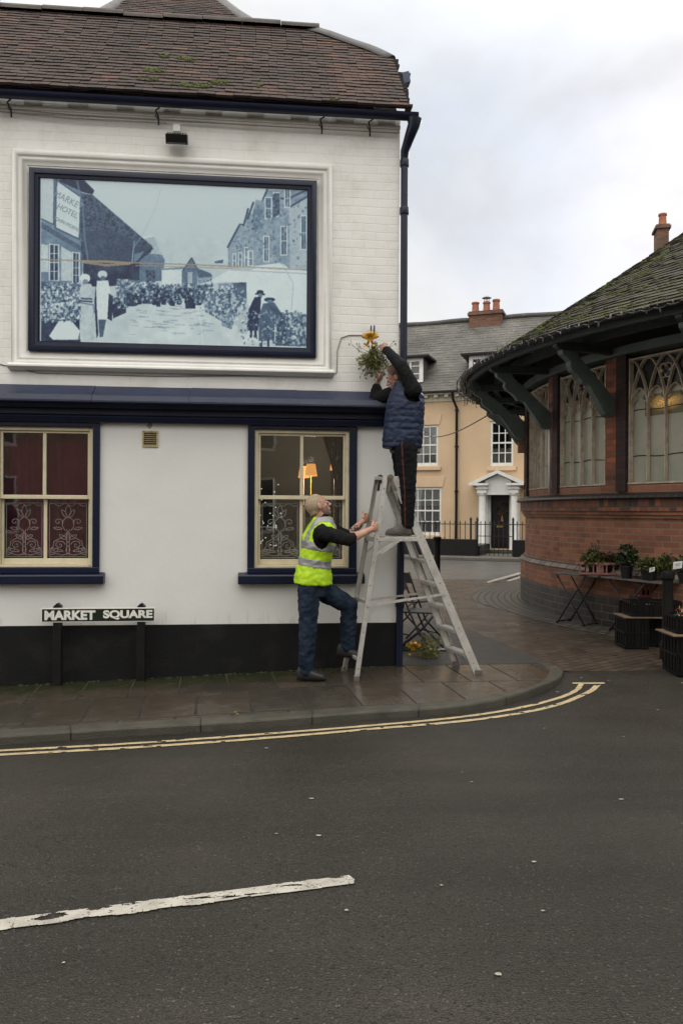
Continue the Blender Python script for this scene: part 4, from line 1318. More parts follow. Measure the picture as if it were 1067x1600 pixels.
# old photograph painted as vertex tones on a fine grid; coordinates are those of the print, 1067 x 790
def mural():
    Wp, Hp = 1067, 790
    yy, xx = np.mgrid[0:Hp, 0:Wp].astype(np.float32)
    rng = np.random.default_rng(3)
    def nz_(s, seed, oc=4):
        r = np.zeros((Hp, Wp), np.float32); amp = 1; tot = 0
        rg = np.random.default_rng(seed)
        for o in range(oc):
            k = s / 2 ** o
            if k < 1.5: break
            gh, gw = int(Hp / k) + 3, int(Wp / k) + 3
            G = rg.random((gh, gw)).astype(np.float32)
            fy = yy / k; fx = xx / k; iy = fy.astype(int); ix = fx.astype(int); ty = fy - iy; tx = fx - ix
            ty = ty * ty * (3 - 2 * ty); tx = tx * tx * (3 - 2 * tx)
            r += amp * ((G[iy, ix] * (1 - tx) + G[iy, ix + 1] * tx) * (1 - ty) + (G[iy + 1, ix] * (1 - tx) + G[iy + 1, ix + 1] * tx) * ty)
            tot += amp; amp *= 0.62
        return r / tot
    im = 0.86 - 0.10 * (yy / 790) + 0.03 * (nz_(200, 1) - 0.5)
    fine = nz_(6, 11, 2); med = nz_(22, 12, 4)
    def poly(pts, val, tex=0.0, t=None, mask=None):
        m = np.zeros((Hp, Wp), bool); n = len(pts)
        for i in range(n):
            x0, y0 = pts[i]; x1, y1 = pts[(i + 1) % n]
            if y0 == y1: continue
            c = ((yy >= min(y0, y1)) & (yy < max(y0, y1)))
            xi = x0 + (yy - y0) * (x1 - x0) / (y1 - y0)
            m ^= c & (xx < xi)
        if mask is not None: m &= mask
        v = val + tex * ((fine if t is None else t) - 0.5) * 2
        im[m] = (v if np.ndim(v) == 0 else v[m])
    def ell(cx, cy, rx, ry, val):
        im[((xx - cx) / rx) ** 2 + ((yy - cy) / ry) ** 2 < 1] = val
    def line(pts, wd, val, al=1.0):
        for (x0, y0), (x1, y1) in zip(pts, pts[1:]):
            dx, dy = x1 - x0, y1 - y0; L2 = dx * dx + dy * dy + 1e-6
            t = np.clip(((xx - x0) * dx + (yy - y0) * dy) / L2, 0, 1)
            m = np.hypot(xx - x0 - t * dx, yy - y0 - t * dy) < wd
            im[m] = im[m] * (1 - al) + val * al
    # ground
    poly([(128, 640), (128, 520), (390, 488), (640, 488), (700, 560), (950, 640)], 0.86, 0.10, nz_(60, 5))
    for k in range(60):
        x = rng.uniform(400, 640); y = rng.uniform(500, 600); line([(x, y), (x + rng.uniform(8, 40), y + rng.uniform(-1, 3))], 1.2, 0.45, 0.5)
    # right terrace
    poly([(703, 328), (740, 262), (757, 262), (765, 220), (778, 225), (790, 180), (808, 185), (822, 152), (950, 150), (950, 395), (705, 390)], 0.60, 0.10, nz_(14, 8, 3))
    poly([(892, 205), (950, 165), (950, 395), (895, 395)], 0.72, 0.05)
    for p in ([(703, 328), (740, 258), (750, 258)], [(752, 262), (766, 210)], [(765, 240), (782, 190)], [(778, 250), (790, 232), (812, 232)], [(810, 185), (825, 150)], [(836, 180), (893, 176), (950, 150)], [(893, 205), (950, 170)], [(780, 272), (812, 258)]):
        line(p, 3, 0.22)
    for (a, b, c, d) in ((820, 175, 838, 240), (845, 160, 862, 232), (868, 265, 886, 352), (815, 295, 830, 372), (930, 232, 946, 335), (880, 150, 895, 205), (757, 330, 765, 388), (738, 345, 746, 388), (770, 340, 780, 385), (720, 350, 728, 388)):
        poly([(a - 2, b - 2), (c + 2, b - 2), (c + 2, d + 2), (a - 2, d + 2)], 0.9); poly([(a + 1, b + 1), (c - 1, b + 1), (c - 1, d - 1), (a + 1, d - 1)], 0.36, 0.15); line([(a, (b + d) / 2), (c, (b + d) / 2)], 1.2, 0.9)
        line([((a + c) / 2, b), ((a + c) / 2, d)], 0.8, 0.8)
    poly([(843, 165), (862, 160), (864, 225), (843, 238)], 0.25, 0.2)
    poly([(783, 212), (812, 210), (812, 270), (783, 275)], 0.48, 0.15)
    poly([(663, 372), (690, 366), (688, 378), (662, 378)], 0.3, 0.2)
    # middle distance
    poly([(440, 300), (476, 292), (510, 362), (500, 432), (418, 436), (420, 352)], 0.46, 0.14)
    poly([(442, 300), (476, 294), (500, 352), (455, 346)], 0.72, 0.08); line([(476, 292), (510, 364)], 3, 0.8); line([(440, 300), (476, 292)], 2, 0.9)
    for k in range(6): line([(424 + k * 14, 372), (424 + k * 14, 432)], 1, 0.25)
    poly([(450, 400), (480, 396), (480, 436), (452, 438)], 0.24, 0.2)
    poly([(500, 396), (575, 392), (575, 450), (500, 450)], 0.9, 0.04); line([(500, 396), (580, 392)], 3, 0.55)
    poly([(572, 392), (592, 362), (610, 398), (610, 450), (562, 450), (562, 400)], 0.42, 0.14); line([(565, 400), (592, 362), (612, 400)], 2.5, 0.25)
    poly([(580, 405), (595, 405), (595, 440), (580, 440)], 0.7)
    poly([(608, 392), (650, 408), (656, 418), (612, 424)], 0.34, 0.1); poly([(612, 424), (655, 418), (655, 450), (612, 450)], 0.62, 0.1)
    # left: public house with two signboards, the great round roof
    poly([(128, 115), (255, 120), (256, 400), (245, 452), (128, 444)], 0.52, 0.12, med)
    poly([(128, 250), (258, 330), (258, 345), (128, 268)], 0.30, 0.1)
    for (a, b, c, d) in ((156, 320, 180, 430), (227, 345, 244, 438)):
        poly([(a - 4, b - 3), (c + 4, b), (c + 4, d + 3), (a - 4, d)], 0.88); poly([(a, b), (c, b + 3), (c, d), (a, d)], 0.18, 0.1)
        for k in range(1, 4): line([(a, b + k * (d - b) / 4), (c, b + k * (d - b) / 4)], 1.2, 0.85)
        line([((a + c) / 2, b), ((a + c) / 2, d)], 1.2, 0.85)
    poly([(128, 318), (150, 322), (150, 405), (128, 405)], 0.82, 0.08); poly([(190, 325), (222, 345), (222, 432), (190, 432)], 0.80, 0.06)
    poly([(128, 432), (250, 452), (250, 470), (128, 462)], 0.35, 0.2)
    poly([(188, 118), (262, 122), (292, 152), (286, 165), (262, 160), (182, 124)], 0.10)
    poly([(246, 160), (286, 166), (472, 326), (466, 342), (440, 346), (262, 372), (252, 372)], 0.24, 0.20, nz_(5, 21, 2))
    poly([(258, 280), (340, 272), (400, 300), (470, 330), (466, 344), (412, 378), (262, 380)], 0.22, 0.04)
    poly([(415, 350), (445, 340), (425, 372), (418, 440), (410, 440)], 0.5)
    line([(470, 332), (415, 380)], 3, 0.15)
    poly([(258, 375), (432, 372), (432, 446), (258, 450)], 0.15, 0.08, med)
    poly([(128, 112), (168, 118), (166, 258), (128, 240)], 0.80, 0.04); line([(168, 118), (166, 258), (128, 240)], 2, 0.3)
    poly([(175, 120), (250, 172), (246, 304), (171, 268)], 0.86, 0.04); line([(175, 120), (250, 172), (246, 304), (171, 268), (175, 120)], 2.5, 0.28)
    # crowd
    for k in range(190):
        x = rng.uniform(375, 650); y = rng.uniform(446, 462) + (abs(x - 520) / 50); h = rng.uniform(26, 50); v = rng.choice([0.10, 0.14, 0.18, 0.24, 0.55], p=[.3, .3, .2, .12, .08])
        poly([(x - 5, y + 6), (x + 5, y + 6), (x + 7, y + h), (x - 7, y + h)], v, 0.06); ell(x, y, 4, 5, v + 0.15 if v < 0.4 else 0.3)
    poly([(575, 455), (600, 455), (604, 518), (572, 518)], 0.13, 0.06); poly([(456, 440), (474, 440), (470, 504), (456, 504)], 0.30, 0.2)
    ell(465, 438, 6, 7, 0.6)
    # stalls, left and right
    hi = nz_(6.5, 31, 3)
    st = np.where(hi > 0.52, 0.88, 0.22).astype(np.float32)
    def stall(pts, mix=0.7):
        poly(pts, 0.5, 0.0); m = np.zeros((Hp, Wp), bool); n = len(pts)
        for i in range(n):
            x0, y0 = pts[i]; x1, y1 = pts[(i + 1) % n]
            if y0 == y1: continue
            c = ((yy >= min(y0, y1)) & (yy < max(y0, y1))); m ^= c & (xx < x0 + (yy - y0) * (x1 - x0) / (y1 - y0))
        im[m] = (0.5 + (st - 0.5) * mix)[m]
    stall([(128, 470), (160, 458), (205, 440), (252, 470), (256, 560), (128, 560)])
    poly([(128, 556), (250, 548), (250, 640), (128, 640)], 0.16, 0.08, med)
    poly([(128, 505), (230, 495), (245, 520), (128, 540)], 0.80, 0.1)
    poly([(152, 602), (182, 556), (222, 556), (247, 586), (242, 613), (165, 614)], 0.93)
    stall([(340, 480), (385, 470), (392, 500), (345, 520)]); poly([(345, 505), (390, 490), (390, 530), (350, 548)], 0.13, 0.08)
    stall([(360, 425), (430, 430), (440, 500), (390, 505)], 0.55); poly([(388, 470), (436, 470), (438, 504), (392, 506)], 0.14, 0.08, med)
    # white tents on the right
    poly([(600, 446), (640, 436), (698, 404), (712, 395), (870, 376), (890, 392), (950, 402), (950, 535), (790, 535), (762, 500), (762, 440), (700, 434)], 0.92, 0.03)
    poly([(672, 440), (760, 436), (762, 500), (690, 500)], 0.30, 0.2, med); poly([(672, 440), (720, 438), (716, 480), (684, 476)], 0.6, 0.1)
    line([(870, 376), (905, 440), (900, 520)], 1.2, 0.72); line([(712, 398), (950, 410)], 1.5, 0.7)
    stall([(625, 480), (690, 450), (765, 490), (740, 540), (690, 560), (630, 525)], 0.62)
    poly([(732, 512), (764, 518), (762, 598), (734, 590)], 0.78, 0.06); poly([(685, 520), (730, 530), (715, 582), (685, 570)], 0.55, 0.3, hi)
    stall([(852, 540), (900, 528), (946, 534), (946, 636), (850, 632)], 0.6)
    poly([(856, 560), (880, 552), (900, 632), (850, 632)], 0.28, 0.2)
    # women at the left
    ell(263, 424, 16, 14, 0.93); ell(264, 436, 9, 10, 0.55)
    poly([(250, 444), (280, 440), (298, 470), (297, 540), (290, 614), (246, 614), (247, 540), (244, 480)], 0.80, 0.10, nz_(9, 41, 3))
    for y in (486, 494): line([(250, y), (284, y + 2)], 2.5, 0.20)
    line([(252, 500), (288, 506), (292, 530)], 2, 0.5)
    ell(317, 412, 15, 12, 0.85); ell(318, 424, 8, 8, 0.4)
    poly([(300, 432), (334, 430), (342, 470), (332, 552), (300, 552), (296, 470)], 0.92, 0.06)
    poly([(304, 552), (328, 552), (318, 606), (308, 606)], 0.30, 0.1); poly([(296, 440), (304, 600), (298, 610), (292, 500)], 0.12); poly([(336, 470), (350, 480), (346, 556), (332, 548)], 0.15, 0.06)
    ell(287, 436, 8, 9, 0.12)
    # men at the right
    ell(803, 468, 11, 8, 0.08); line([(790, 472), (816, 474)], 2.5, 0.08); ell(803, 478, 7, 8, 0.5)
    poly([(786, 482), (806, 482), (804, 530), (796, 586), (770, 586), (762, 580), (768, 520)], 0.12, 0.06); line([(776, 586), (774, 604)], 4, 0.12); line([(788, 586), (790, 606)], 4, 0.12)
    ell(832, 490, 17, 7, 0.14); ell(834, 498, 9, 8, 0.5)
    poly([(812, 502), (846, 498), (872, 536), (860, 548), (848, 548), (848, 616), (798, 618), (800, 540)], 0.30, 0.08, nz_(8, 44, 2)); line([(808, 616), (806, 632)], 4, 0.15); line([(828, 616), (828, 632)], 4, 0.15)
    line([(820, 520), (842, 560)], 1.5, 0.55); line([(836, 512), (874, 546)], 5, 0.24)
    ell(648, 462, 9, 10, 0.45); poly([(636, 472), (662, 470), (668, 528), (634, 528)], 0.6, 0.15, hi)
    # wear
    line([(497, 145), (480, 210), (440, 290), (412, 330), (408, 378)], 1.0, 0.72, 0.8); line([(415, 310), (408, 375)], 2.2, 0.62, 0.8)
    line([(238, 120), (256, 200), (262, 300), (272, 366)], 3, 0.55, 0.6)
    line([(598, 450), (608, 510), (620, 560), (628, 632)], 3.2, 0.97, 0.35)
    for k in range(2600):        # the bustle: small dark and light marks over stalls, crowd and fronts
        zx = rng.choice([0, 1, 2, 3], p=[.3, .3, .3, .1])
        x, y = ((rng.uniform(130, 250), rng.uniform(440, 560)), (rng.uniform(360, 660), rng.uniform(430, 520)), (rng.uniform(620, 946), rng.uniform(450, 632)), (rng.uniform(705, 946), rng.uniform(180, 390)))[zx]
        if zx == 2 and ((x > 760 and y < 525) or (x < 745 and y > 560) or (x < 690 and y > 530)): continue
        if zx == 3 and y < 340 - (x - 705) * 1.6: continue
        if zx == 1 and (y > 500 or y < 440) and 400 < x < 640: continue
        a = rng.uniform(1, 4); b = rng.uniform(1, 5); v = rng.choice([0.05, 0.2, 0.5, 0.9, 1.0]) if zx < 3 else rng.choice([0.35, 0.75])
        sl = (slice(max(0, int(y - b)), int(y + b)), slice(max(0, int(x - a)), int(x + a)))
        im[sl] = im[sl] * 0.45 + v * 0.55
    for _ in range(2):           # the softness of an enlarged photograph
        im[1:-1, 1:-1] = (im[1:-1, 1:-1] * 2 + im[:-2, 1:-1] + im[2:, 1:-1] + im[1:-1, :-2] + im[1:-1, 2:]) / 6
    im[:] = (im - 0.12) * 1.24
    im[:] = im + 0.16 * (nz_(3.0, 51, 2) - 0.5) * (1.1 - im) + 0.14 * (nz_(26, 52, 5) - 0.5) * (yy > 300)
    im[:] = np.clip(im, 0, 1)
    # two tone tint
    lo = np.array([0.010, 0.022, 0.070]); mi = np.array([0.13, 0.225, 0.34]); hi_ = np.array([0.64, 0.765, 0.80])
    t = im[..., None]
    c = np.where(t < 0.5, lo + (mi - lo) * t / 0.5, mi + (hi_ - mi) * (t - 0.5) / 0.5)
    brown = np.array([0.30, 0.27, 0.21])
    for pts, wd, al in (([(128, 366), (258, 370), (420, 376), (600, 382), (948, 398)], 2.6, 0.75), ([(420, 384), (600, 390), (780, 396)], 2.0, 0.6), ([(262, 372), (330, 372), (400, 378), (330, 384), (262, 374)], 4, 0.8)):
        for (x0, y0), (x1, y1) in zip(pts, pts[1:]):
            dx, dy = x1 - x0, y1 - y0; tt = np.clip(((xx - x0) * dx + (yy - y0) * dy) / (dx * dx + dy * dy), 0, 1)
            m = np.hypot(xx - x0 - tt * dx, yy - y0 - tt * dy) < wd
            c[m] = c[m] * (1 - al) + brown * al
    return c
MU = mural()
pc = [H(63, 532, -0.02), H(479, 544, -0.02), H(480, 296, -0.02), H(64, 278, -0.02)]
px0 = (pc[0][0] + pc[3][0]) / 2; px1 = (pc[1][0] + pc[2][0]) / 2; pz0 = (pc[0][1] + pc[1][1]) / 2; pz1 = (pc[2][1] + pc[3][1]) / 2
NX_, NZ_ = 520, 330
gx = np.linspace(px0, px1, NX_ + 1); gzz = np.linspace(pz0, pz1, NZ_ + 1)
V_ = []; cols = np.ones(((NX_ + 1) * (NZ_ + 1), 4), np.float32); k = 0
for z in gzz:
    for x in gx:
        u, v = PUB.pix(x, -0.02, z)
        iu = min(1066, max(0, int(u / 0.506))); iv = min(789, max(0, int((v - 220) / 0.506)))
        # the bottom edge of the print hangs ragged
        V_.append((x, -0.0185, z)); cols[k, :3] = MU[iv, iu]; k += 1
F_ = [(j * (NX_ + 1) + i, j * (NX_ + 1) + i + 1, (j + 1) * (NX_ + 1) + i + 1, (j + 1) * (NX_ + 1) + i) for j in range(NZ_) for i in range(NX_)]
me = bpy.data.meshes.new('print'); me.from_pydata(V_, [], F_)
ca = me.color_attributes.new('tone', 'FLOAT_COLOR', 'POINT'); ca.data.foreach_set('color', cols.ravel())
M_print, nt_, b_ = new_mat('old_print')
a_ = node(nt_, 'ShaderNodeAttribute'); a_.attribute_name = 'tone'
nt_.links.new(a_.outputs['Color'], b_.inputs['Base Color']); b_.inputs['Roughness'].default_value = 0.35
bump(nt_, b_, noisef(nt_, objco(nt_), 4, 3), 0.2, 0.02)
me.materials.append(M_print)
pr_ = bpy.data.objects.new('print', me); col.objects.link(pr_); pr_.parent = pic
# faint letters on the signboard in the picture
M_ink = pm('faded_ink', (0.26, 0.38, 0.45), 0.6)
def p2(cx, cy): return H(cx * 0.506, 220 + cy * 0.506, -0.0195)
for body, cx, cy, sz in (('MARKET', 213, 184, 0.088), ('HOTEL', 210, 217, 0.078), ('JOHN MORRIS', 209, 258, 0.048)):
    s, z = p2(cx, cy)
    text_mesh(body, sz, M_ink, 'lettering', pic, (s, -0.0195, z), (PI / 2, R(26), 0), extrude=0.0005, sx=0.85)
# ================================================================ PEACH TOWN HOUSE across the far street
hs = empty('town_house', HOUSE.o, HOUSE.a, label='peach rendered town house with slate roof and white pedimented doorway beyond the passage', cat='house')
G = HOUSE.hit
def grect(u0, u1, v0, v1, y=0.0):
    um = (u0 + u1) / 2; vm = (v0 + v1) / 2
    return G(u0, vm, y)[0], G(u1, vm, y)[0], G(um, v1, y)[1], G(um, v0, y)[1]
M_peach = pm('peach_render', (0.63, 0.46, 0.295), 0.8, (0.53, 0.385, 0.245), 0.7, 0.35, 0.7, bs=0.25, bsc=14)
M_peach2 = pm('peach_painted_stone', (0.64, 0.475, 0.31), 0.75, (0.55, 0.405, 0.26), 2)
W1 = grect(766, 801.5, 658, 728); W2 = grect(648, 684, 665, 728); W3 = grect(638, 689, 762, 836)
DR = grect(762, 797, 770, 857)
EV = G(700, 613)[1]
BX0, BX1 = -9.0, 12.0
dxw = W1[0] - W2[0]
W4 = (W1[0] + dxw, W1[1] + dxw, W1[2], W1[3]); W5 = (W2[0] - dxw, W2[1] - dxw, W2[2], W2[3])
W6 = (W4[0] - 0.1, W4[1] + 0.3, W3[2], W3[3])
holes = [W1, W2, W3, DR, W4, W5, W6]
mb = MB()
wall_grid(mb, BX0, BX1, 0.0, EV, 0.0, 0.12, holes)
for x in (BX0, BX1):
    mb.add([(x, 0, 0), (x, 8, 0), (x, 8, EV), (x, 0, EV)], [(0, 1, 2, 3)])
mb.add([(BX0, 8, 0), (BX1, 8, 0), (BX1, 8, EV), (BX0, 8, EV)], [(0, 1, 2, 3)])
mb.build('wall', M_peach, hs, recalc=False)
mb = MB(); mb.box(BX0 + 0.1, BX1 - 0.1, 0.9, 1.0, 0.0, EV - 0.1); mb.build('inner_wall', M_dark, hs)
M_hglass = pm('dim_window_glass', (0.022, 0.025, 0.028), 0.04, (0.05, 0.052, 0.05), 1.5, 0.4, 0.6, spec=0.9)
def hwin(W_, nx, nz, blind=False, sill=True):
    x0, x1, z0, z1 = W_
    mb = MB(); b = 0.07
    mb.box(x0, x0 + b, 0.03, 0.10, z0, z1); mb.box(x1 - b, x1, 0.03, 0.10, z0, z1)
    mb.box(x0 + b, x1 - b, 0.03, 0.10, z1 - b, z1); mb.box(x0 + b, x1 - b, 0.03, 0.10, z0, z0 + b * 1.7)
    zm = (z0 + z1) / 2 + 0.03
    mb.box(x0 + b, x1 - b, 0.04, 0.09, zm - 0.028, zm + 0.028)
    for i in range(1, nx):
        x = x0 + b + (x1 - x0 - 2 * b) * i / nx
        mb.box(x - 0.016, x + 0.016, 0.05, 0.085, z0 + b * 1.7, z1 - b)
    for j in range(1, nz):
        if abs(j - nz / 2) < 0.1: continue
        z = z0 + b * 1.7 + (z1 - b - z0 - b * 1.7) * j / nz
        mb.box(x0 + b, x1 - b, 0.052, 0.083, z - 0.015, z + 0.015)
    f = mb.build('window', M_whitep, hs)
    mb = MB(); mb.box(x0 + b, x1 - b, 0.092, 0.098, z0 + b, z1 - b); mb.build('glass', M_glass, f)
    mb = MB(); 
    for s_ in (0, 1):
        vs = []
        wd = (x1 - x0) * 0.24
        for i in range(9):
            x = (x0 if s_ == 0 else x1 - wd) + wd * i / 8
            vs += [(x, 0.2 + 0.02 * (i % 2), z0), (x, 0.2 + 0.02 * (i % 2), z1)]
        mb.add(vs, [(2 * i, 2 * i + 2, 2 * i + 3, 2 * i + 1) for i in range(8)])
    mb.build('curtains', pm('grey_curtain', (0.16, 0.16, 0.15), 0.9), f)
    if blind:
        mb = MB(); mb.box(x0 + b, x1 - b, 0.13, 0.14, z0 + (z1 - z0) * 0.62, z1); mb.build('blind', pm('pale_blind', (0.5, 0.52, 0.44), 0.8), f)
    if sill:
        mb = MB(); mb.box(x0 - 0.12, x1 + 0.12, -0.09, -0.001, z0 - 0.17, z0 - 0.03); mb.build('sill', M_peach2, f, bevel=0.01)
        mb = MB(); hgt_ = 0.42
        mb.prism([(x0 - 0.06, z1 + 0.02), (x1 + 0.06, z1 + 0.02), (x1 + 0.15, z1 + hgt_), (x0 - 0.15, z1 + hgt_)], 'y', -0.03, -0.001); mb.build('lintel', M_peach2, f, bevel=0.01)
    return f
hwin(W1, 3, 4); hwin(W2, 3, 4); hwin(W4, 3, 4); hwin(W5, 3, 4); hwin(W3, 4, 4, blind=True); hwin(W6, 4, 4, blind=True)
# cornice with modillions
mb = MB()
mb.box(BX0, BX1, -0.32, -0.001, EV - 0.10, EV); mb.box(BX0, BX1, -0.06, -0.0015, EV - 0.34, EV - 0.105)
x = BX0
while x < BX1:
    mb.box(x, x + 0.14, -0.27, -0.062, EV - 0.20, EV - 0.102); x += 0.40
mb.build('cornice', pm('cream_cornice_paint', (0.66, 0.60, 0.50), 0.7), hs)
mb = MB(); mb.box(BX0, BX1, -0.42, -0.321, EV - 0.06, EV + 0.03); mb.build('gutter', M_black, hs, bevel=0.02)
# roof
yr_ = 4.0
for _ in range(40):
    s_, z_ = G(735, 502, yr_); yr_ = (z_ - EV) / math.tan(R(45)) - 0.3
RZ2 = z_; sl2 = (RZ2 - EV) / math.sin(R(45)); c45 = math.cos(R(45))
M_slate, nt_, b_ = new_mat('weathered_slate')
at_ = node(nt_, 'ShaderNodeAttribute'); at_.attribute_name = 'tint'
c_ = ramp(nt_, at_.outputs['Fac'], 0.0, 1.0, (0.045, 0.043, 0.040), (0.165, 0.155, 0.140))
o_ = objco(nt_)
c_ = mixc(nt_, ramp(nt_, noisef(nt_, o_, 0.9, 8, 0.7), 0.45, 0.72), c_, (0.045, 0.047, 0.034))
c_ = mixc(nt_, ramp(nt_, noisef(nt_, o_, 7, 5, 0.7), 0.60, 0.72), c_, (0.20, 0.19, 0.17))
nt_.links.new(c_, b_.inputs['Base Color']); b_.inputs['Roughness'].default_value = 0.6
bump(nt_, b_, noisef(nt_, o_, 25, 4, 0.65), 0.4, 0.02)
def hp(s, l, off=0.0): return (s, -0.3 + l * c45 - off * c45, EV + l * c45 + off * c45)
V_, F_, T_ = [], [], []
def tf2(x, l): return max(0, min(1, 0.42 + 0.5 * noise.noise(Vector((x * 0.5, l * 0.8, 5))) + random.uniform(-0.16, 0.16)))
tiles(V_, F_, T_, int(sl2 / 0.17), hp, 0.40, 0.30, 0.17, 0.014, lambda l: BX0, lambda l: BX1, tf2, 0.010)
rf2 = tint_mesh('roof', V_, F_, T_, M_slate, hs)
mb = MB()
mb.add([hp(BX0, 0, -0.02), hp(BX1, 0, -0.02), hp(BX1, sl2, -0.02), hp(BX0, sl2, -0.02)], [(0, 1, 2, 3)])
yk = sl2 * c45 - 0.3
mb.add([(BX0, yk, RZ2), (BX1, yk, RZ2), (BX1, 2 * yk, EV), (BX0, 2 * yk, EV)], [(0, 1, 2, 3)])
mb.add([(BX0, -0.3, EV), (BX0, yk, RZ2), (BX0, 2 * yk, EV)], [(0, 1, 2)]); mb.add([(BX1, -0.3, EV), (BX1, yk, RZ2), (BX1, 2 * yk, EV)], [(0, 1, 2)])
mb.build('roof_boarding', M_slate, hs, recalc=False)
mb = MB(); mb.tube([(BX0 + (BX1 - BX0) * i / 40, yk, RZ2 + 0.03 + 0.02 * math.sin(i * 1.3)) for i in range(41)], 0.12, 8); mb.build('ridge', M_slate, rf2, smooth=True)
# dormers
def dormer(u0, u1, vt, vb):
    y0 = 0.10
    x0, z1 = G(u0, vt, y0); x1, z0 = G(u1, vb, y0)
    z0 = EV + y0 + 0.3 + 0.05
    d = mb_ = None
    mb = MB()
    yb1 = z1 - EV - 0.3
    for x in (x0, x1):
        xx = (x, x + 0.06) if x == x0 else (x - 0.06, x)
        mb.prism([(y0, z0 - 0.1), (y0, z1), (yb1 + 0.1, z1)], 'x', xx[0], xx[1])
    ch = mb.build('dormer', M_gl, hs)
    mb = MB(); mb.box(x0 - 0.28, x1 + 0.28, y0 - 0.28, yb1 + 0.25, z1, z1 + 0.09); mb.build('dormer_roof', M_black, ch, bevel=0.015)
    mb = MB(); b = 0.09; xm = (x0 + x1) / 2
    mb.box(x0, x0 + b * 1.6, y0 - 0.06, y0, z0, z1); mb.box(x1 - b * 1.6, x1, y0 - 0.06, y0, z0, z1); mb.box(x0 + b * 1.6, x1 - b * 1.6, y0 - 0.06, y0, z1 - 0.13, z1); mb.box(x0 + b * 1.6, x1 - b * 1.6, y0 - 0.06, y0, z0, z0 + 0.1)
    mb.box(xm - 0.04, xm + 0.04, y0 - 0.05, y0, z0 + 0.1, z1 - 0.13)
    for f in (0.36, 0.68):
        zz = z0 + (z1 - z0) * f; mb.box(x0 + b * 1.6, xm - 0.04, y0 - 0.04, y0, zz - 0.018, zz + 0.018); mb.box(xm + 0.04, x1 - b * 1.6, y0 - 0.04, y0, zz - 0.018, zz + 0.018)
    mb.build('frame', M_whitep, ch)
    mb = MB(); mb.box(x0 + 0.1, x1 - 0.1, y0 + 0.001, y0 + 0.01, z0, z1); mb.build('glass', M_hglass, ch)
dormer(622, 661, 562, 596); dormer(733, 772, 557, 596)
# chimney stack and pots
M_stack = brickmat('chimney_brick', (0.22, 0.095, 0.055), (0.13, 0.065, 0.045), (0.14, 0.12, 0.10), 0.23, 0.08, 0.01, vec='uv', dirt=(0.06, 0.05, 0.04))
M_pot = pm('terracotta_pot', (0.36, 0.13, 0.07), 0.8, (0.22, 0.09, 0.055), 6)
def stack(parent, fr, yc, u0, u1, v0, v1, pots, zlow, dep=0.7, cap=True):
    x0 = fr.hit(u0 + 3, v0, yc)[0]; x1 = fr.hit(u1 - 3, v0, yc)[0]; zt = fr.hit((u0 + u1) / 2, v0, yc)[1]
    mb = MB(); mb.box(x0, x1, yc, yc + dep, zlow, zt - 0.16)
    mb.box(x0 - 0.07, x1 + 0.07, yc - 0.07, yc + dep + 0.07, zt - 0.159, zt - 0.06); mb.box(x0 - 0.03, x1 + 0.03, yc - 0.03, yc + dep + 0.03, zt - 0.0595, zt)
    ch = mb.build('chimney', M_stack, parent, uv=uvxz)
    for (u, vt, cowl) in pots:
        x, z = fr.hit(u, vt, yc + dep / 2); h = z - zt
        mb = MB(); mb.lathe([(0.17, 0), (0.15, h * 0.15), (0.13, h * 0.8), (0.16, h * 0.84), (0.16, h * 0.97), (0.13, h), (0.10, h), (0.10, h * 0.8)], (x, yc + dep / 2, zt), 14)
        p = mb.build('chimney_pot', M_pot, ch, autos=40)
        if cowl:
            mb = MB(); mb.lathe([(0.12, h), (0.12, h + 0.03), (0.11, h + 0.03)], (x, yc + dep / 2, zt), 12)
            for k in range(4):
                a = PI / 2 * k; mb.tube([(x + 0.1 * math.cos(a), yc + dep / 2 + 0.1 * math.sin(a), zt + h), (x + 0.1 * math.cos(a), yc + dep / 2 + 0.1 * math.sin(a), zt + h + 0.16)], 0.012, 4)
            mb.lathe([(0.2, h + 0.16), (0.02, h + 0.26)], (x, yc + dep / 2, zt), 12); mb.build('cowl', pm('grey_steel', (0.3, 0.3, 0.3), 0.4, metal=0.8), p)
    return ch
stack(hs, HOUSE, yk - 0.35, 730, 787, 485, 502, [(742.5, 472.5, 0), (760, 472, 1), (775, 468, 0)], RZ2 - 0.8)
# downpipe
dx_, _ = G(713, 700, -0.08)
mb = MB(); mb.tube([(dx_ - 0.12, -0.34, EV - 0.05), (dx_ - 0.10, -0.30, EV - 0.30), (dx_, -0.09, EV - 0.62), (dx_, -0.08, 0.4)], 0.05, 8)
for z in (EV - 0.7, G(713, 698)[1], G(713, 768)[1]): mb.lathe([(0.075, -0.04), (0.075, 0.04)], (dx_, -0.08, z), 8)
mb.build('downpipe', M_black, hs, autos=40)
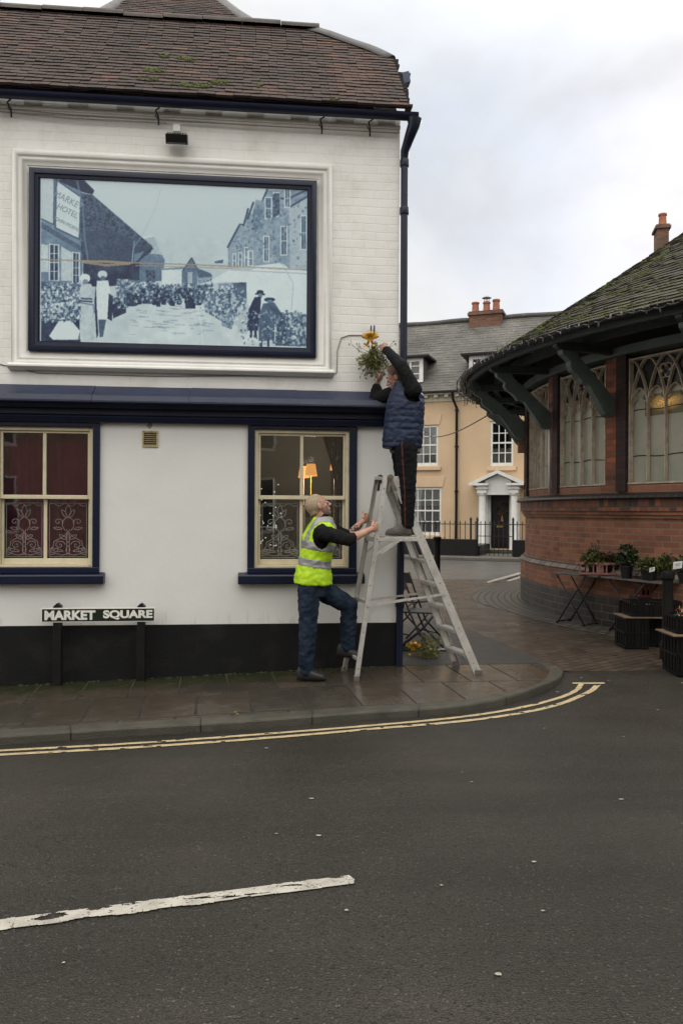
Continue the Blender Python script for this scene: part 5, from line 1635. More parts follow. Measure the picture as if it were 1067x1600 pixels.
# doorway: pilasters, entablature, pediment, panelled door
po = empty('portico'); po.parent = hs
c0 = grect(748, 758, 772, 857, -0.45); c1 = grect(797.5, 808, 772, 857, -0.45)
ze = G(778, 771, -0.45)[1]; zt_ = G(778, 756, -0.45)[1]; za_ = G(777, 735, -0.45)[1]
for c in (c0, c1):
    xc = (c[0] + c[1]) / 2
    mb = MB(); mb.lathe([(0.17, 0.12), (0.17, 0.22), (0.14, 0.26), (0.125, ze - 0.12), (0.125, ze - 0.10), (0.15, ze - 0.07), (0.17, ze - 0.04), (0.17, ze)], (xc, -0.45, 0), 18)
    mb.box(xc - 0.17, xc + 0.17, -0.62, -0.28, 0.06, 0.12)
    mb.build('column', M_whitep, po, autos=40)
    mb = MB(); mb.box(xc - 0.15, xc + 0.15, -0.12, -0.002, 0.06, ze); mb.build('pilaster', M_whitep, po)
    mb = MB(); mb.box(xc - 0.17, xc + 0.17, -0.62, -0.001, ze + 0.001, zt_ - 0.06); mb.box(xc - 0.22, xc + 0.22, -0.67, -0.0012, ze + 0.16, ze + 0.20)
    mb.build('entablature_block', M_whitep, po, bevel=0.008)
xa, xb = (c0[0] + c0[1]) / 2, (c1[0] + c1[1]) / 2; xm = (xa + xb) / 2
mb = MB(); e = 0.45; tk = 0.10
mb.prism([(xa - e, zt_ - 0.06), (xa + 0.25, zt_ - 0.06), (xa + 0.25, zt_ + 0.02), (xa - e, zt_ + 0.02)], 'y', -0.74, -0.002)
mb.prism([(xb - 0.25, zt_ - 0.06), (xb + e, zt_ - 0.06), (xb + e, zt_ + 0.02), (xb - 0.25, zt_ + 0.02)], 'y', -0.74, -0.002)
mb.prism([(xa - e, zt_ + 0.021), (xm, za_), (xm, za_ - 0.12), (xa - e + 0.28, zt_ + 0.021)], 'y', -0.74, -0.002)
mb.prism([(xb + e, zt_ + 0.021), (xb + e - 0.28, zt_ + 0.021), (xm + 0.0, za_ - 0.12), (xm, za_)], 'y', -0.7401, -0.002)
mb.build('pediment', M_whitep, po)
mb = MB(); mb.prism([(xa + 0.16, ze - 0.05), (xb - 0.16, ze - 0.05), (xb - 0.1, zt_ + 0.1), (xm, za_ - 0.14), (xa + 0.1, zt_ + 0.1)], 'y', -0.5, -0.40); mb.build('tympanum', M_whitep, po)
mb = MB(); mb.box(DR[0], DR[0] + 0.10, -0.02, 0.12, 0.1, DR[3]); mb.box(DR[1] - 0.04, DR[1], -0.02, 0.12, 0.1, DR[3]); mb.box(DR[0] + 0.1, DR[1] - 0.04, -0.02, 0.12, DR[3] - 0.06, DR[3])
mb.build('door_frame', M_whitep, po)
dg = MB(); x0, x1, z0, z1 = DR[0] + 0.105, DR[1] - 0.042, 0.14, DR[3] - 0.062
dg.box(x0, x1, 0.08, 0.12, z0, z1); xm_ = (x0 + x1) / 2
for (a, b, c, d) in ((x0 + .08, xm_ - .05, .12, .75), (xm_ + .05, x1 - .08, .12, .75), (x0 + .08, xm_ - .05, .95, 1.5), (xm_ + .05, x1 - .08, .95, 1.5), (x0 + .08, xm_ - .05, 1.6, 1.85), (xm_ + .05, x1 - .08, 1.6, 1.85)):
    dg.box(a, b, 0.068, 0.0799, z0 + c, z0 + d)
dd_ = dg.build('door', M_black, po, bevel=0.006)
mb = MB(); mb.box(xm_ - 0.13, xm_ + 0.13, 0.06, 0.0675, z0 + 0.83, z0 + 0.90); mb.lathe([(0.03, -0.03), (0.03, 0.03)], (xm_ + 0.34, 0.05, z0 + 0.95), 8); mb.build('letter_plate', M_brass, dd_)
# wreath with ribbon
s_, z_ = G(784, 794, 0.0)
wr = MB()
cc = HOUSE.o + HOUSE.ex * s_ + HOUSE.ey * 0.04
random.seed(5)
for k in range(260):
    a = random.uniform(0, 2 * PI); rr = 0.20 + random.gauss(0, 0.035)
    p = cc + HOUSE.ex * rr * math.cos(a) + Vector((0, 0, z_ + rr * math.sin(a))) - HOUSE.ey * random.uniform(-0.01, 0.06)
    d = Vector((random.gauss(0, 1), random.gauss(0, 1), random.gauss(0, 1))).normalized() * 0.03; e_ = d.orthogonal().normalized() * 0.015
    wr.cur = 1 if random.random() < 0.18 else 0
    wr.add([p - d, p + e_, p + d, p - e_], [(0, 1, 2, 3)])
wr.cur = 1
for k in range(2): 
    p = cc - HOUSE.ey * 0.03 + Vector((0, 0, z_ - 0.18)); wr.add([p, p + HOUSE.ex * 0.05 * (1 if k else -1) + Vector((0, 0, -0.3)), p + HOUSE.ex * 0.02 + Vector((0, 0, -0.32))], [(0, 1, 2)])
tag(wr.build('door_wreath', [pm('dry_wreath_leaves', (0.05, 0.045, 0.02), 0.8), pm('wreath_berries', (0.32, 0.14, 0.06), 0.5)], recalc=False), 'round dried wreath with a ribbon hanging on the black front door', 'wreath')
# low wall and iron railings in front of the house
RY = -3.0
railing = empty('iron_railing', HOUSE.o, HOUSE.a, label='spiked black iron railing on the low black wall in front of the peach house', cat='railing')
z_top = G(700, 813, RY)[1]; z_wt = G(700, 842, RY)[1]
gd0 = G(745, 850, RY)[0]; gd1 = G(801, 850, RY)[0]
mb = MB(); mb.box(-8, gd0, RY + 0.08, RY + 0.26, 0.05, z_wt); mb.box(gd1, 11, RY + 0.08, RY + 0.26, 0.05, z_wt)
dw = mb
lw = MB(); lw.box(-8, gd0, RY - 0.1, RY + 0.16, 0.0, z_wt); o = lw.build('low_wall', M_black, bevel=0.015); o.location = HOUSE.o; o.rotation_euler = (0, 0, HOUSE.a); tag(o, 'low black painted wall carrying the railings left of the front door', 'wall')
lw = MB(); lw.box(gd1, 11, RY - 0.1, RY + 0.16, 0.0, z_wt); o = lw.build('low_wall', M_black, bevel=0.015); o.location = HOUSE.o; o.rotation_euler = (0, 0, HOUSE.a); tag(o, 'low black painted wall right of the front door of the peach house', 'wall')
lw = MB(); lw.box(gd0 - 0.35, gd0 + 0.05, RY + 0.2, -0.65, 0.06, z_wt - 0.22); lw.box(gd1 - 0.02, gd1 + 0.35, RY + 0.2, -0.65, 0.06, z_wt - 0.22); o = lw.build('low_wall', M_black, bevel=0.015); o.location = HOUSE.o; o.rotation_euler = (0, 0, HOUSE.a); tag(o, 'short black plinth walls flanking the step of the white doorway', 'wall')
M_iron = pm('black_iron', (0.012, 0.012, 0.013), 0.5)
mb = MB(); mb.box(-8, gd0, RY, RY + 0.03, z_top - 0.14, z_top - 0.11); mb.box(gd1, 11, RY, RY + 0.03, z_top - 0.14, z_top - 0.11); mb.box(gd0, gd1, RY, RY + 0.03, z_top - 0.14, z_top - 0.11); mb.box(gd0, gd1, RY, RY + 0.03, 0.25, 0.28); mb.box(gd0, gd1, RY, RY + 0.03, 0.72, 0.745)
mb.build('rail', M_iron, railing)
x = -5.2; k = 0
m0 = None
while x < 7.0:
    ing = gd0 < x < gd1
    zb_ = 0.08 if ing else z_wt
    mb = MB(); r_ = 0.013
    zt2 = z_top - 0.04 if k % 1 == 0 else z_top
    mb.tube([(x, RY + 0.015, zb_), (x, RY + 0.015, zt2 - 0.06), (x, RY + 0.015, zt2 - 0.03), (x, RY + 0.015, zt2 + 0.04)], [r_, r_, r_ * 1.8, 0.002], 5)
    mb.build('bar', M_iron, railing)
    if ing:
        pass
    x += 0.175 if not ing else 0.15; k += 1
for x in (G(735, 850, RY)[0], gd0 + 0.0, gd1):
    mb = MB(); mb.tube([(x, RY + 0.015, 0.1), (x, RY + 0.015, z_top + 0.02), (x, RY + 0.015, z_top + 0.05), (x, RY + 0.015, z_top + 0.12)], [0.035, 0.035, 0.045, 0.01], 8); mb.build('post', M_iron, railing)
# doorstep
mb = MB(); mb.box(DR[0] - 0.2, DR[1] + 0.2, -0.75, -0.001, 0.06, 0.14); mb.build('doorstep', M_kerb, hs, bevel=0.01)
# telegraph wire between the hall eaves and the house
mb = MB(); A_ = HOUSE.o + HOUSE.ex * G(640, 664)[0] + Vector((0, 0, G(640, 664)[1])); B_ = at(775, 641, 13.3)
mb.tube([A_.lerp(B_, i / 24) - Vector((0, 0, 0.45 * math.sin(PI * i / 24))) for i in range(25)], 0.012, 4)
tag(mb.build('overhead_wire', M_iron), 'thin grey wire slung from the hall eaves to the peach house', 'wire')

# ================================================================ houses out of sight: across the street, and behind the hall
M_brk = brickmat('brown_house_brick', (0.20, 0.12, 0.085), (0.14, 0.085, 0.065), (0.16, 0.14, 0.12), 0.23, 0.08, 0.01)
def plain_house(nm, fr, x0, x1, dep, hz, rz, wm, rm, label, wins, door=None):
    r_ = empty(nm, fr.o, fr.a, label=label, cat='house')
    mb = MB(); hs_ = wins
    wall_grid(mb, x0, x1, -0.3, hz, 0, 0.15, hs_)
    for x in (x0, x1): mb.add([(x, 0, -0.3), (x, dep, -0.3), (x, dep, hz), (x, dep / 2, rz - 0.05), (x, 0, hz)], [(0, 1, 2, 3, 4)])
    mb.add([(x0, dep, -0.3), (x1, dep, -0.3), (x1, dep, hz), (x0, dep, hz)], [(0, 1, 2, 3)])
    mb.build('wall', wm, r_, uv=uvxz, recalc=False)
    mb = MB(); mb.add([(x0 - .2, -0.3, hz), (x1 + .2, -0.3, hz), (x1 + .2, dep / 2, rz), (x0 - .2, dep / 2, rz)], [(0, 1, 2, 3)]); mb.add([(x0 - .2, dep / 2, rz), (x1 + .2, dep / 2, rz), (x1 + .2, dep + 0.3, hz), (x0 - .2, dep + 0.3, hz)], [(0, 1, 2, 3)])
    o = mb.build('roof', rm, r_, uv=lambda co, n: (co.x, co.z * 1.4), recalc=False)
    for w_ in wins:
        a, b, c, d = w_
        mb = MB(); mb.box(a, a + 0.08, 0.02, 0.08, c, d); mb.box(b - 0.08, b, 0.02, 0.08, c, d); mb.box(a + .08, b - .08, 0.02, 0.08, c, c + 0.08); mb.box(a + .08, b - .08, 0.02, 0.08, d - 0.08, d); mb.box(a + .08, b - .08, 0.03, 0.07, (c + d) / 2 - 0.03, (c + d) / 2 + 0.03); mb.box((a + b) / 2 - 0.02, (a + b) / 2 + 0.02, 0.035, 0.065, c + .08, d - .08)
        f = mb.build('window', M_whitep, r_)
        mb = MB(); mb.box(a, b, 0.081, 0.09, c, d); mb.build('glass', M_hglass, f)
    return r_
M_rslate = brickmat('plain_slate', (0.06, 0.058, 0.055), (0.045, 0.044, 0.043), (0.02, 0.02, 0.02), 0.3, 0.2, 0.008)
M_cren = pm('cream_brown_render', (0.34, 0.27, 0.20), 0.8, (0.28, 0.22, 0.165), 0.8)
OPP = Frame(0, -7.5, R(180 + 5.8))
wins = []
for k in range(7):
    x = -12 + k * 3.6; wins += [(x, x + 1.1, 3.3, 4.9), (x, x + 1.3, 0.9, 2.5)]
plain_house('terraced_house', OPP, -14, 14, 7, 5.8, 8.2, M_cren, M_rslate, 'brown rendered terraced house reflected in the pub window panes', wins)
BK = Frame(at(1034, 400, 27).x, 27.0, R(-12))
bh = plain_house('brick_house', BK, -1.2, 9, 7, 7.2, 9.9, M_brk, M_rslate, 'brick house behind the market hall roof, only its chimney showing', [(0, 1, 4.5, 6), (3, 4, 4.5, 6)])
stack(bh, BK, 3.0, 1023, 1047.5, 350, 371, [(1034.5, 334, 0)], 8.6, dep=0.7)
# ================================================================ ROUND-ENDED MARKET HALL
hall = empty('market_hall', (HX, HY, 0), 0, label='round ended red brick market hall with gothic windows and a mossy slate roof', cat='market hall')
def HP(ph, r, z=0.0):          # ph degrees: 0 = facing left, grows towards the camera
    a = R(ph); return (-r * math.cos(a), -r * math.sin(a), z)
PH0, PH1 = -80, 100
def arcband(mb, prof, p0, p1, step=1.2):
    n = max(1, int(round((p1 - p0) / step)))
    st = [[HP(p0 + (p1 - p0) * i / n, r, z) for r, z in prof] for i in range(n + 1)]
    mb.sweep(None, st, closed=False)
    mb.add(st[0], [tuple(range(len(prof)))]) if len(prof) > 2 else None
    mb.add(st[-1], [tuple(range(len(prof)))[::-1]]) if len(prof) > 2 else None
def cyl_uv(co, n): 
    if abs(n.z) > 0.7: return (math.atan2(co.y, co.x) * 6, math.hypot(co.x, co.y))
    return (math.atan2(co.y, co.x) * 6.0, co.z)
M_rbrick = brickmat('red_hall_brick', (0.37, 0.15, 0.085), (0.22, 0.095, 0.062), (0.26, 0.20, 0.15), 0.235, 0.078, 0.008, rough=0.75, bs=0.6, nv=0.4, dirt=(0.10, 0.050, 0.035), dscale=0.9, hi=0.85)
M_bbrick = brickmat('blackened_brick', (0.060, 0.048, 0.042), (0.026, 0.024, 0.023), (0.11, 0.10, 0.085), 0.235, 0.10, 0.008, rough=0.5, bs=0.7, nv=0.5, dirt=(0.055, 0.055, 0.045), dscale=1.3, spec=0.45)
M_sold = brickmat('red_black_soldier_course', (0.32, 0.115, 0.06), (0.06, 0.045, 0.042), (0.10, 0.08, 0.065), 0.085, 0.4, 0.008, rough=0.7, bs=0.6, nv=0.3)
M_quoin = brickmat('red_black_quoins', (0.37, 0.115, 0.055), (0.045, 0.034, 0.034), (0.13, 0.10, 0.08), 0.235, 0.078, 0.008, rough=0.7, bs=0.6, nv=0.3, bias=-0.15)
M_dkbrick = brickmat('dark_plum_brick', (0.055, 0.032, 0.030), (0.036, 0.024, 0.024), (0.028, 0.022, 0.020), 0.235, 0.078, 0.006, rough=0.7, bs=0.4, nv=0.3)
M_bull = brickmat('black_bullnose_brick', (0.030, 0.026, 0.027), (0.020, 0.019, 0.020), (0.09, 0.08, 0.07), 0.115, 0.5, 0.008, rough=0.35, bs=0.9, nv=0.2)
M_gstone = brickmat('grey_plinth_weathering', (0.27, 0.235, 0.20), (0.17, 0.14, 0.12), (0.06, 0.05, 0.04), 0.24, 0.3, 0.012, rough=0.7, bs=0.8, nv=0.4)
mb = MB(); arcband(mb, [(5.6, -0.2), (6.05, -0.2), (6.05, 0.42)], PH0, PH1); mb.build('blackened_base', M_bbrick, hall, uv=cyl_uv)
mb = MB(); arcband(mb, [(6.05, 0.421), (6.05, 0.70)], PH0, PH1); mb.build('lower_brickwork', M_rbrick, hall, uv=cyl_uv)
mb = MB(); arcband(mb, [(6.05, 0.701), (6.06, 0.725), (5.985, 0.80), (5.9, 0.80)], PH0, PH1); mb.build('weathering_course', M_gstone, hall, uv=cyl_uv)
mb = MB(); arcband(mb, [(5.97, 0.795), (5.97, 1.455)], PH0, PH1); wl_ = mb.build('red_brickwork', M_rbrick, hall, uv=cyl_uv)
mb = MB(); arcband(mb, [(5.97, 1.454), (6.0, 1.455), (6.0, 1.50), (6.03, 1.50), (6.03, 1.545), (5.97, 1.545)], PH0, PH1); mb.build('corbel_courses', M_rbrick, hall, uv=cyl_uv)
mb = MB(); arcband(mb, [(5.97, 1.546), (6.055, 1.546), (6.055, 1.70), (5.97, 1.70)], PH0, PH1); mb.build('soldier_course', M_sold, hall, uv=cyl_uv)
mb = MB(); arcband(mb, [(5.9, 1.701), (6.10, 1.701), (6.125, 1.715), (6.115, 1.745), (6.06, 1.775), (5.80, 1.80)], PH0, PH1); mb.build('sill_course', M_bull, hall, uv=lambda co, n: (math.atan2(co.y, co.x) * 6.0, 0.2), autos=40)
ZW0, ZW1, RW = 1.885, 3.52, 5.95
mb = MB(); arcband(mb, [(5.70, 1.775), (5.985, 1.785), (5.985, ZW0 - 0.0), (5.70, ZW0 - 0.0)], PH0, PH1); mb.build('window_cill_bricks', M_rbrick, hall, uv=cyl_uv)
PER = 14.8; K0, K1 = -5, 5
M_stone = pm('weathered_cream_tracery', (0.58, 0.52, 0.42), 0.75, (0.38, 0.28, 0.20), 10, 0.42, 0.68, bs=0.7, bsc=70)
M_obs, nt_, b_ = new_mat('obscured_glass')
o_ = objco(nt_)
b_.inputs['Base Color'].default_value = (0.5, 0.5, 0.5, 1)
c_ = mixc(nt_, ramp(nt_, noisef(nt_, o_, 1.4, 5, 0.6), 0.35, 0.68), (0.30, 0.32, 0.26), (0.42, 0.40, 0.32))
nt_.links.new(c_, b_.inputs['Base Color']); b_.inputs['Roughness'].default_value = 0.22
bump(nt_, b_, noisef(nt_, o_, 55, 3, 0.5), 0.12, 0.01)
RG = 6.0
def cylpt(x, z, r, ph0):     # x: arc length from the left edge of the window
    return HP(ph0 + math.degrees(x / RG), r, z)
WW = RG * R(10.8)
NL = 4; lw_ = (WW - 0.06) / NL
def strip2(mb, pts, hw_, r0, r1, ph0):
    """a stone bar following pts (x,z) wrapped on the wall"""
    n = len(pts); vs = []
    for i, (x, z) in enumerate(pts):
        a = pts[max(0, i - 1)]; b = pts[min(n - 1, i + 1)]
        dx, dz = b[0] - a[0], b[1] - a[1]; l = math.hypot(dx, dz) or 1
        nx_, nz_ = -dz / l * hw_, dx / l * hw_
        vs += [cylpt(x + nx_, z + nz_, r0, ph0), cylpt(x + nx_ * 0.5, z + nz_ * 0.5, r1, ph0), cylpt(x - nx_ * 0.5, z - nz_ * 0.5, r1, ph0), cylpt(x - nx_, z - nz_, r0, ph0)]
    fs = []
    for i in range(n - 1):
        for k in range(4):
            k2 = (k + 1) % 4; fs.append((i * 4 + k, i * 4 + k2, (i + 1) * 4 + k2, (i + 1) * 4 + k))
    fs += [(0, 1, 2, 3), (n * 4 - 1, n * 4 - 2, n * 4 - 3, n * 4 - 4)]
    mb.add(vs, fs)
def arc2(cx, cz, r, a0, a1, n=10): return [(cx + r * math.cos(a0 + (a1 - a0) * i / n), cz + r * math.sin(a0 + (a1 - a0) * i / n)) for i in range(n + 1)]
def make_window():
    ph0 = 0
    z0, z1 = ZW0 + 0.005, ZW1
    wi = empty('window'); wi.parent = hall
    mb = MB()
    for pts in ([(0.015, z0), (0.015, z1)], [(WW - 0.015, z0), (WW - 0.015, z1)]): strip2(mb, pts, 0.018, 5.925, 5.985, ph0)
    xs_ = fr(0, WW, 12)
    strip2(mb, [(x, z1 - 0.02) for x in xs_], 0.017, 5.925, 5.985, ph0)
    strip2(mb, [(x, z0 + 0.012) for x in xs_], 0.017, 5.925, 5.995, ph0)
    mb.build('frame', M_stone, wi)
    zs = z1 - 0.62          # springing of the light heads
    for i in range(1, NL):
        x = 0.03 + lw_ * i
        mb = MB(); strip2(mb, [(x, z0 + 0.02), (x, (z0 + zs) / 2), (x, zs + 0.01)], 0.011, 5.93, 5.978, ph0); mb.build('mullion', M_stone, wi)
    mb = MB()
    h_ = lw_ / 2
    for i in range(NL):
        xl_ = 0.03 + lw_ * i; xr_ = xl_ + lw_; xc = (xl_ + xr_) / 2
        rr = lw_ * 0.92
        for sgn, xo in ((1, xl_), (-1, xr_)):
            c = xo + sgn * rr
            a1 = math.acos((c - xc) * sgn / rr)
            pts = [(c - sgn * rr * math.cos(a), zs + rr * math.sin(a)) for a in [a1 * k / 8 for k in range(9)]]
            strip2(mb, pts, 0.009, 5.93, 5.975, ph0)
        # cusps
        strip2(mb, [(xl_ + 0.012, zs + 0.03), (xl_ + h_ * 0.55, zs + 0.075), (xl_ + h_ * 0.50, zs + 0.125)], 0.005, 5.93, 5.965, ph0)
        strip2(mb, [(xr_ - 0.012, zs + 0.03), (xr_ - h_ * 0.55, zs + 0.075), (xr_ - h_ * 0.50, zs + 0.125)], 0.005, 5.93, 5.965, ph0)
    # intersecting upper arches springing from the mullions
    H2 = z1 - 0.03 - zs
    for i in range(0, NL + 1):
        x = 0.03 + lw_ * i
        for sgn in (1, -1):
            pts = []
            for k in range(13):
                t = k / 12; xx = x + sgn * lw_ * 1.05 * t ** 1.35; zz = zs + H2 * math.sin(t * PI / 2)
                if 0.01 < xx < WW - 0.01: pts.append((xx, zz))
            if len(pts) > 2: strip2(mb, pts, 0.010, 5.93, 5.978, ph0)
    for i in range(0, NL):
        if i % 2 == 1 or NL < 3:
            pass
        xc = 0.03 + lw_ * (i + 0.5)
        zc = zs + H2 * 0.66
        if i in (0, NL - 1): continue
        if i == 1: xc = 0.03 + lw_ * 2
        else: continue
        for k in range(4):
            a = PI / 4 + k * PI / 2
            strip2(mb, arc2(xc + 0.052 * math.cos(a), zc + 0.052 * math.sin(a), 0.05, a - R(125), a + R(125), 10), 0.008, 5.93, 5.97, ph0)
    mb.build('tracery', M_stone, wi)
    mb = MB(); arcband(mb, [(5.918, z0 - 0.02), (5.918, z1 + 0.01)], 0, 10.8); mb.build('glass', M_obs, wi, label='greyish obscured glass')
    mb = MB()
    for z in (z0 + 0.36, z0 + 0.95, ): 
        n = 12; mb.tube([HP(10.8 * i / n, 5.924, z + 0.01 * math.sin(i)) for i in range(n + 1)], 0.006, 4)
    mb.build('saddle_bar', M_iron, wi)
    mb = MB(); n = 8
    st = []
    arcband(mb, [(5.921, zs + 0.20), (5.9212, z1)], 0, 10.8)
    mb.build('dark_top_light', pm('dark_top_glass', (0.020, 0.020, 0.018), 0.25), wi)
    return wi
win0 = make_window()
def rotcopy(o, dph):
    c = copy_tree(o, hall); c.rotation_euler = (0, 0, R(dph)); return c
first = True
for k in range(K0, K1 + 1):
    ph = 10.8 + PER * k
    if first: win0.rotation_euler = (0, 0, R(ph)); first = False
    else: rotcopy(win0, ph)
# dark fill above, quoins and posts between the windows
for k in range(K0, K1 + 1):
    e = 10.8 + PER * k + 10.8
    mb = MB(); arcband(mb, [(5.70, ZW0), (5.985, ZW0), (5.985, ZW1 + 0.05), (5.70, ZW1 + 0.05)], e, e + 2.35); mb.build('quoin_pier', M_quoin, hall, uv=cyl_uv)
    mb = MB(); arcband(mb, [(5.70, 1.80), (6.03, 1.80), (6.03, ZW1 + 0.05), (5.70, ZW1 + 0.05)], e + 2.36, e + 3.98); mb.build('dark_pier', M_dkbrick, hall, uv=cyl_uv)
mb = MB(); arcband(mb, [(5.8, ZW1 + 0.051), (5.8, 4.55)], PH0, PH1); mb.build('dark_opening_fill', M_dark, hall)  # dark sheet stands in for the shaded opening between wall and roof
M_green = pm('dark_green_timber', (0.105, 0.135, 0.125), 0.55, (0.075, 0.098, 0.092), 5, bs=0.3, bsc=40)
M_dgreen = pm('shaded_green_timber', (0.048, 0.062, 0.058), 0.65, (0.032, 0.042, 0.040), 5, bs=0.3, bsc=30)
mb = MB(); arcband(mb, [(5.81, ZW1 + 0.052), (6.07, ZW1 + 0.052), (6.08, ZW1 + 0.16), (5.81, ZW1 + 0.16)], PH0, PH1); mb.build('wall_plate', M_green, hall, autos=40)
# roof
RE, ZE = 7.03, 3.78
AP = Vector((0, 0, 8.72))
def roofpt(ph, t, off=0.0):      # t 0 eave .. 1 apex, slight flare at the eave
    r = RE * (1 - t); z = ZE + (AP.z - ZE) * (t - 0.035 * math.sin(PI * min(1, t * 1.0)) )
    n = Vector((0.57, 0, 0.82))
    r += off * n.x; z += off * n.z
    return HP(ph, r, z)
V_, F_, T_ = [], [], []
NR = 66
for r_ in range(NR):
    t0 = r_ / NR * 0.985; t1 = min(1, (r_ + 1.9) / NR)
    rad = RE * (1 - t0)
    if rad < 0.25: continue
    wdt = 0.20
    dph = math.degrees(wdt / rad)
    ph = PH0 + (r_ % 2) * dph / 2
    while ph < PH1:
        a, b = ph + 0.4 * dph * 0.03, ph + dph * 0.985; ph += dph
        if (r_ > 3 and (a > 62 or a < -45)): 
            pass
        dl = random.uniform(-0.0015, 0.0015); of = 0.024 + random.uniform(0, 0.012); tl = random.uniform(-0.004, 0.004)
        n = len(V_)
        V_ += [roofpt(a, t0 + dl, of - 0.010 + tl), roofpt(b, t0 + dl, of - 0.010 - tl), roofpt(b, t1, -0.004), roofpt(a, t1, -0.004), roofpt(a, t0 + dl, of + 0.006 + tl), roofpt(b, t0 + dl, of + 0.006 - tl), roofpt(b, t1, 0.004), roofpt(a, t1, 0.004)]
        F_ += [(n + 4, n + 5, n + 6, n + 7), (n, n + 1, n + 5, n + 4), (n + 1, n + 2, n + 6, n + 5), (n + 3, n, n + 4, n + 7)]
        T_ += [max(0, min(1, 0.42 + 0.45 * noise.noise(Vector((a * 0.12, r_ * 0.12, 3))) + random.uniform(-0.22, 0.22)))] * 4
M_hslate, nt_, b_ = new_mat('mossy_stone_slate')
at_ = node(nt_, 'ShaderNodeAttribute'); at_.attribute_name = 'tint'
c_ = ramp(nt_, at_.outputs['Fac'], 0.0, 1.0, (0.022, 0.019, 0.016), (0.100, 0.084, 0.066))
o_ = objco(nt_)
c_ = mixc(nt_, ramp(nt_, noisef(nt_, o_, 2.2, 8, 0.75), 0.44, 0.62), c_, (0.050, 0.052, 0.018))
c_ = mixc(nt_, ramp(nt_, noisef(nt_, o_, 9, 6, 0.75), 0.60, 0.70), c_, (0.060, 0.070, 0.016))
c_ = mixc(nt_, ramp(nt_, noisef(nt_, o_, 14, 4, 0.7), 0.68, 0.76), c_, (0.12, 0.115, 0.095))
nt_.links.new(c_, b_.inputs['Base Color']); b_.inputs['Roughness'].default_value = 0.8
bump(nt_, b_, noisef(nt_, o_, 60, 4, 0.65), 0.5, 0.012)
hroof = tint_mesh('roof', V_, F_, T_, M_hslate, hall)
mb = MB(); st = [[roofpt(ph, t, -0.02) for t in fr(0.0, 0.999, 14)] for ph in fr(PH0, PH1, 90)]
mb.sweep(None, st, closed=False); mb.build('roof_underside', pm('dark_roof_boards', (0.030, 0.026, 0.023), 0.9, bs=0.3), hall, smooth=True, recalc=False)
# moss cushions near the eaves
mb = MB(); random.seed(11)
def hmoss(x, l): return roofpt(x, l, 0.026)
for _ in range(260):
    ph = random.uniform(-35, 50); t = abs(random.gauss(0, 0.20)) + 0.01
    if t > 0.5: continue
    n = random.randint(2, 8)
    for k in range(n):
        c = Vector(hmoss(ph + random.gauss(0, 0.9), t + random.gauss(0, 0.008))); r0_ = random.uniform(0.012, 0.032)
        mb.lathe([(0.002, r0_ * 0.6), (r0_ * 0.7, r0_ * 0.4), (r0_, 0), (r0_ * 0.7, -r0_ * 0.5)], c, 6, cap=False)
mb.build('moss', MATS['moss'], hroof, smooth=True)['kind'] = 'stuff'
# gutter, rafters, ties, brackets
mb = MB(); cp = [(RE + 0.045 + 0.052 * math.cos(a), ZE - 0.015 + 0.052 * math.sin(a)) for a in [PI + PI * i / 8 for i in range(9)]] + [(RE + 0.045 + 0.042 * math.cos(a), ZE - 0.012 + 0.042 * math.sin(a)) for a in [2 * PI - PI * i / 6 for i in range(7)]]
arcband(mb, cp, PH0, PH1); mb.build('gutter', M_black, hall, autos=40)
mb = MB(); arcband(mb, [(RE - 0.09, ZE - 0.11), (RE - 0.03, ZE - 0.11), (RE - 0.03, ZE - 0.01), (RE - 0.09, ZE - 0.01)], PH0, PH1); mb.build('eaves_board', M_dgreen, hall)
mb = MB()
def rad_box(ph, pts, w_):      # polygon (r,z) extruded tangentially
    a = R(ph); er = Vector((-math.cos(a), -math.sin(a), 0)); et = Vector((math.sin(a), -math.cos(a), 0))
    n = len(pts); vs = [er * r + et * (s_ * w_ / 2) + Vector((0, 0, z)) for s_ in (-1, 1) for r, z in pts]
    mb.add(vs, [tuple(range(n)), tuple(range(2 * n - 1, n - 1, -1))] + [(i, (i + 1) % n, n + (i + 1) % n, n + i) for i in range(n)])
slope = (AP.z - ZE) / RE
PHI_B = [23.4 + PER * k for k in range(-5, 5)]
mb = MB()
for ph in fr(PH0 + 1, PH1 - 1, 60):
    mb_ = mb
    rad_box(ph, [(5.75, ZE + slope * (RE - 5.75) - 0.17), (5.75, ZE + slope * (RE - 5.75) - 0.07), (RE - 0.1, ZE - 0.03), (RE - 0.1, ZE - 0.12)], 0.06)
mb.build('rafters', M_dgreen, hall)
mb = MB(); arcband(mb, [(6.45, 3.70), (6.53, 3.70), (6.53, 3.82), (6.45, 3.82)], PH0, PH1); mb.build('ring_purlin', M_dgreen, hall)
for ph in PHI_B:
    mb = MB()
    rad_box(ph, [(5.8, 3.60), (6.92, 3.60), (6.98, 3.63), (6.98, 3.71), (5.8, 3.71)], 0.085)
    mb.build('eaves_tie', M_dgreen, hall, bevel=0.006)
    mb = MB()
    # scalloped bracket: paddle foot on the pier, shaped edge, head under the tie
    inner = [(6.03, 2.80), (6.03, 3.02), (6.13, 3.10), (6.26, 3.21), (6.40, 3.34), (6.52, 3.44), (6.62, 3.52), (6.66, 3.597)]
    outer = [(6.90, 3.597), (6.885, 3.54), (6.82, 3.50), (6.76, 3.455), (6.77, 3.40), (6.73, 3.34), (6.66, 3.30), (6.60, 3.245), (6.565, 3.19), (6.51, 3.20), (6.45, 3.17), (6.40, 3.09), (6.33, 3.00), (6.26, 2.90), (6.20, 2.81), (6.12, 2.77), (6.07, 2.775)]
    rad_box(ph, inner + outer, 0.10)
    mb.build('bracket', M_green, hall, bevel=0.008)
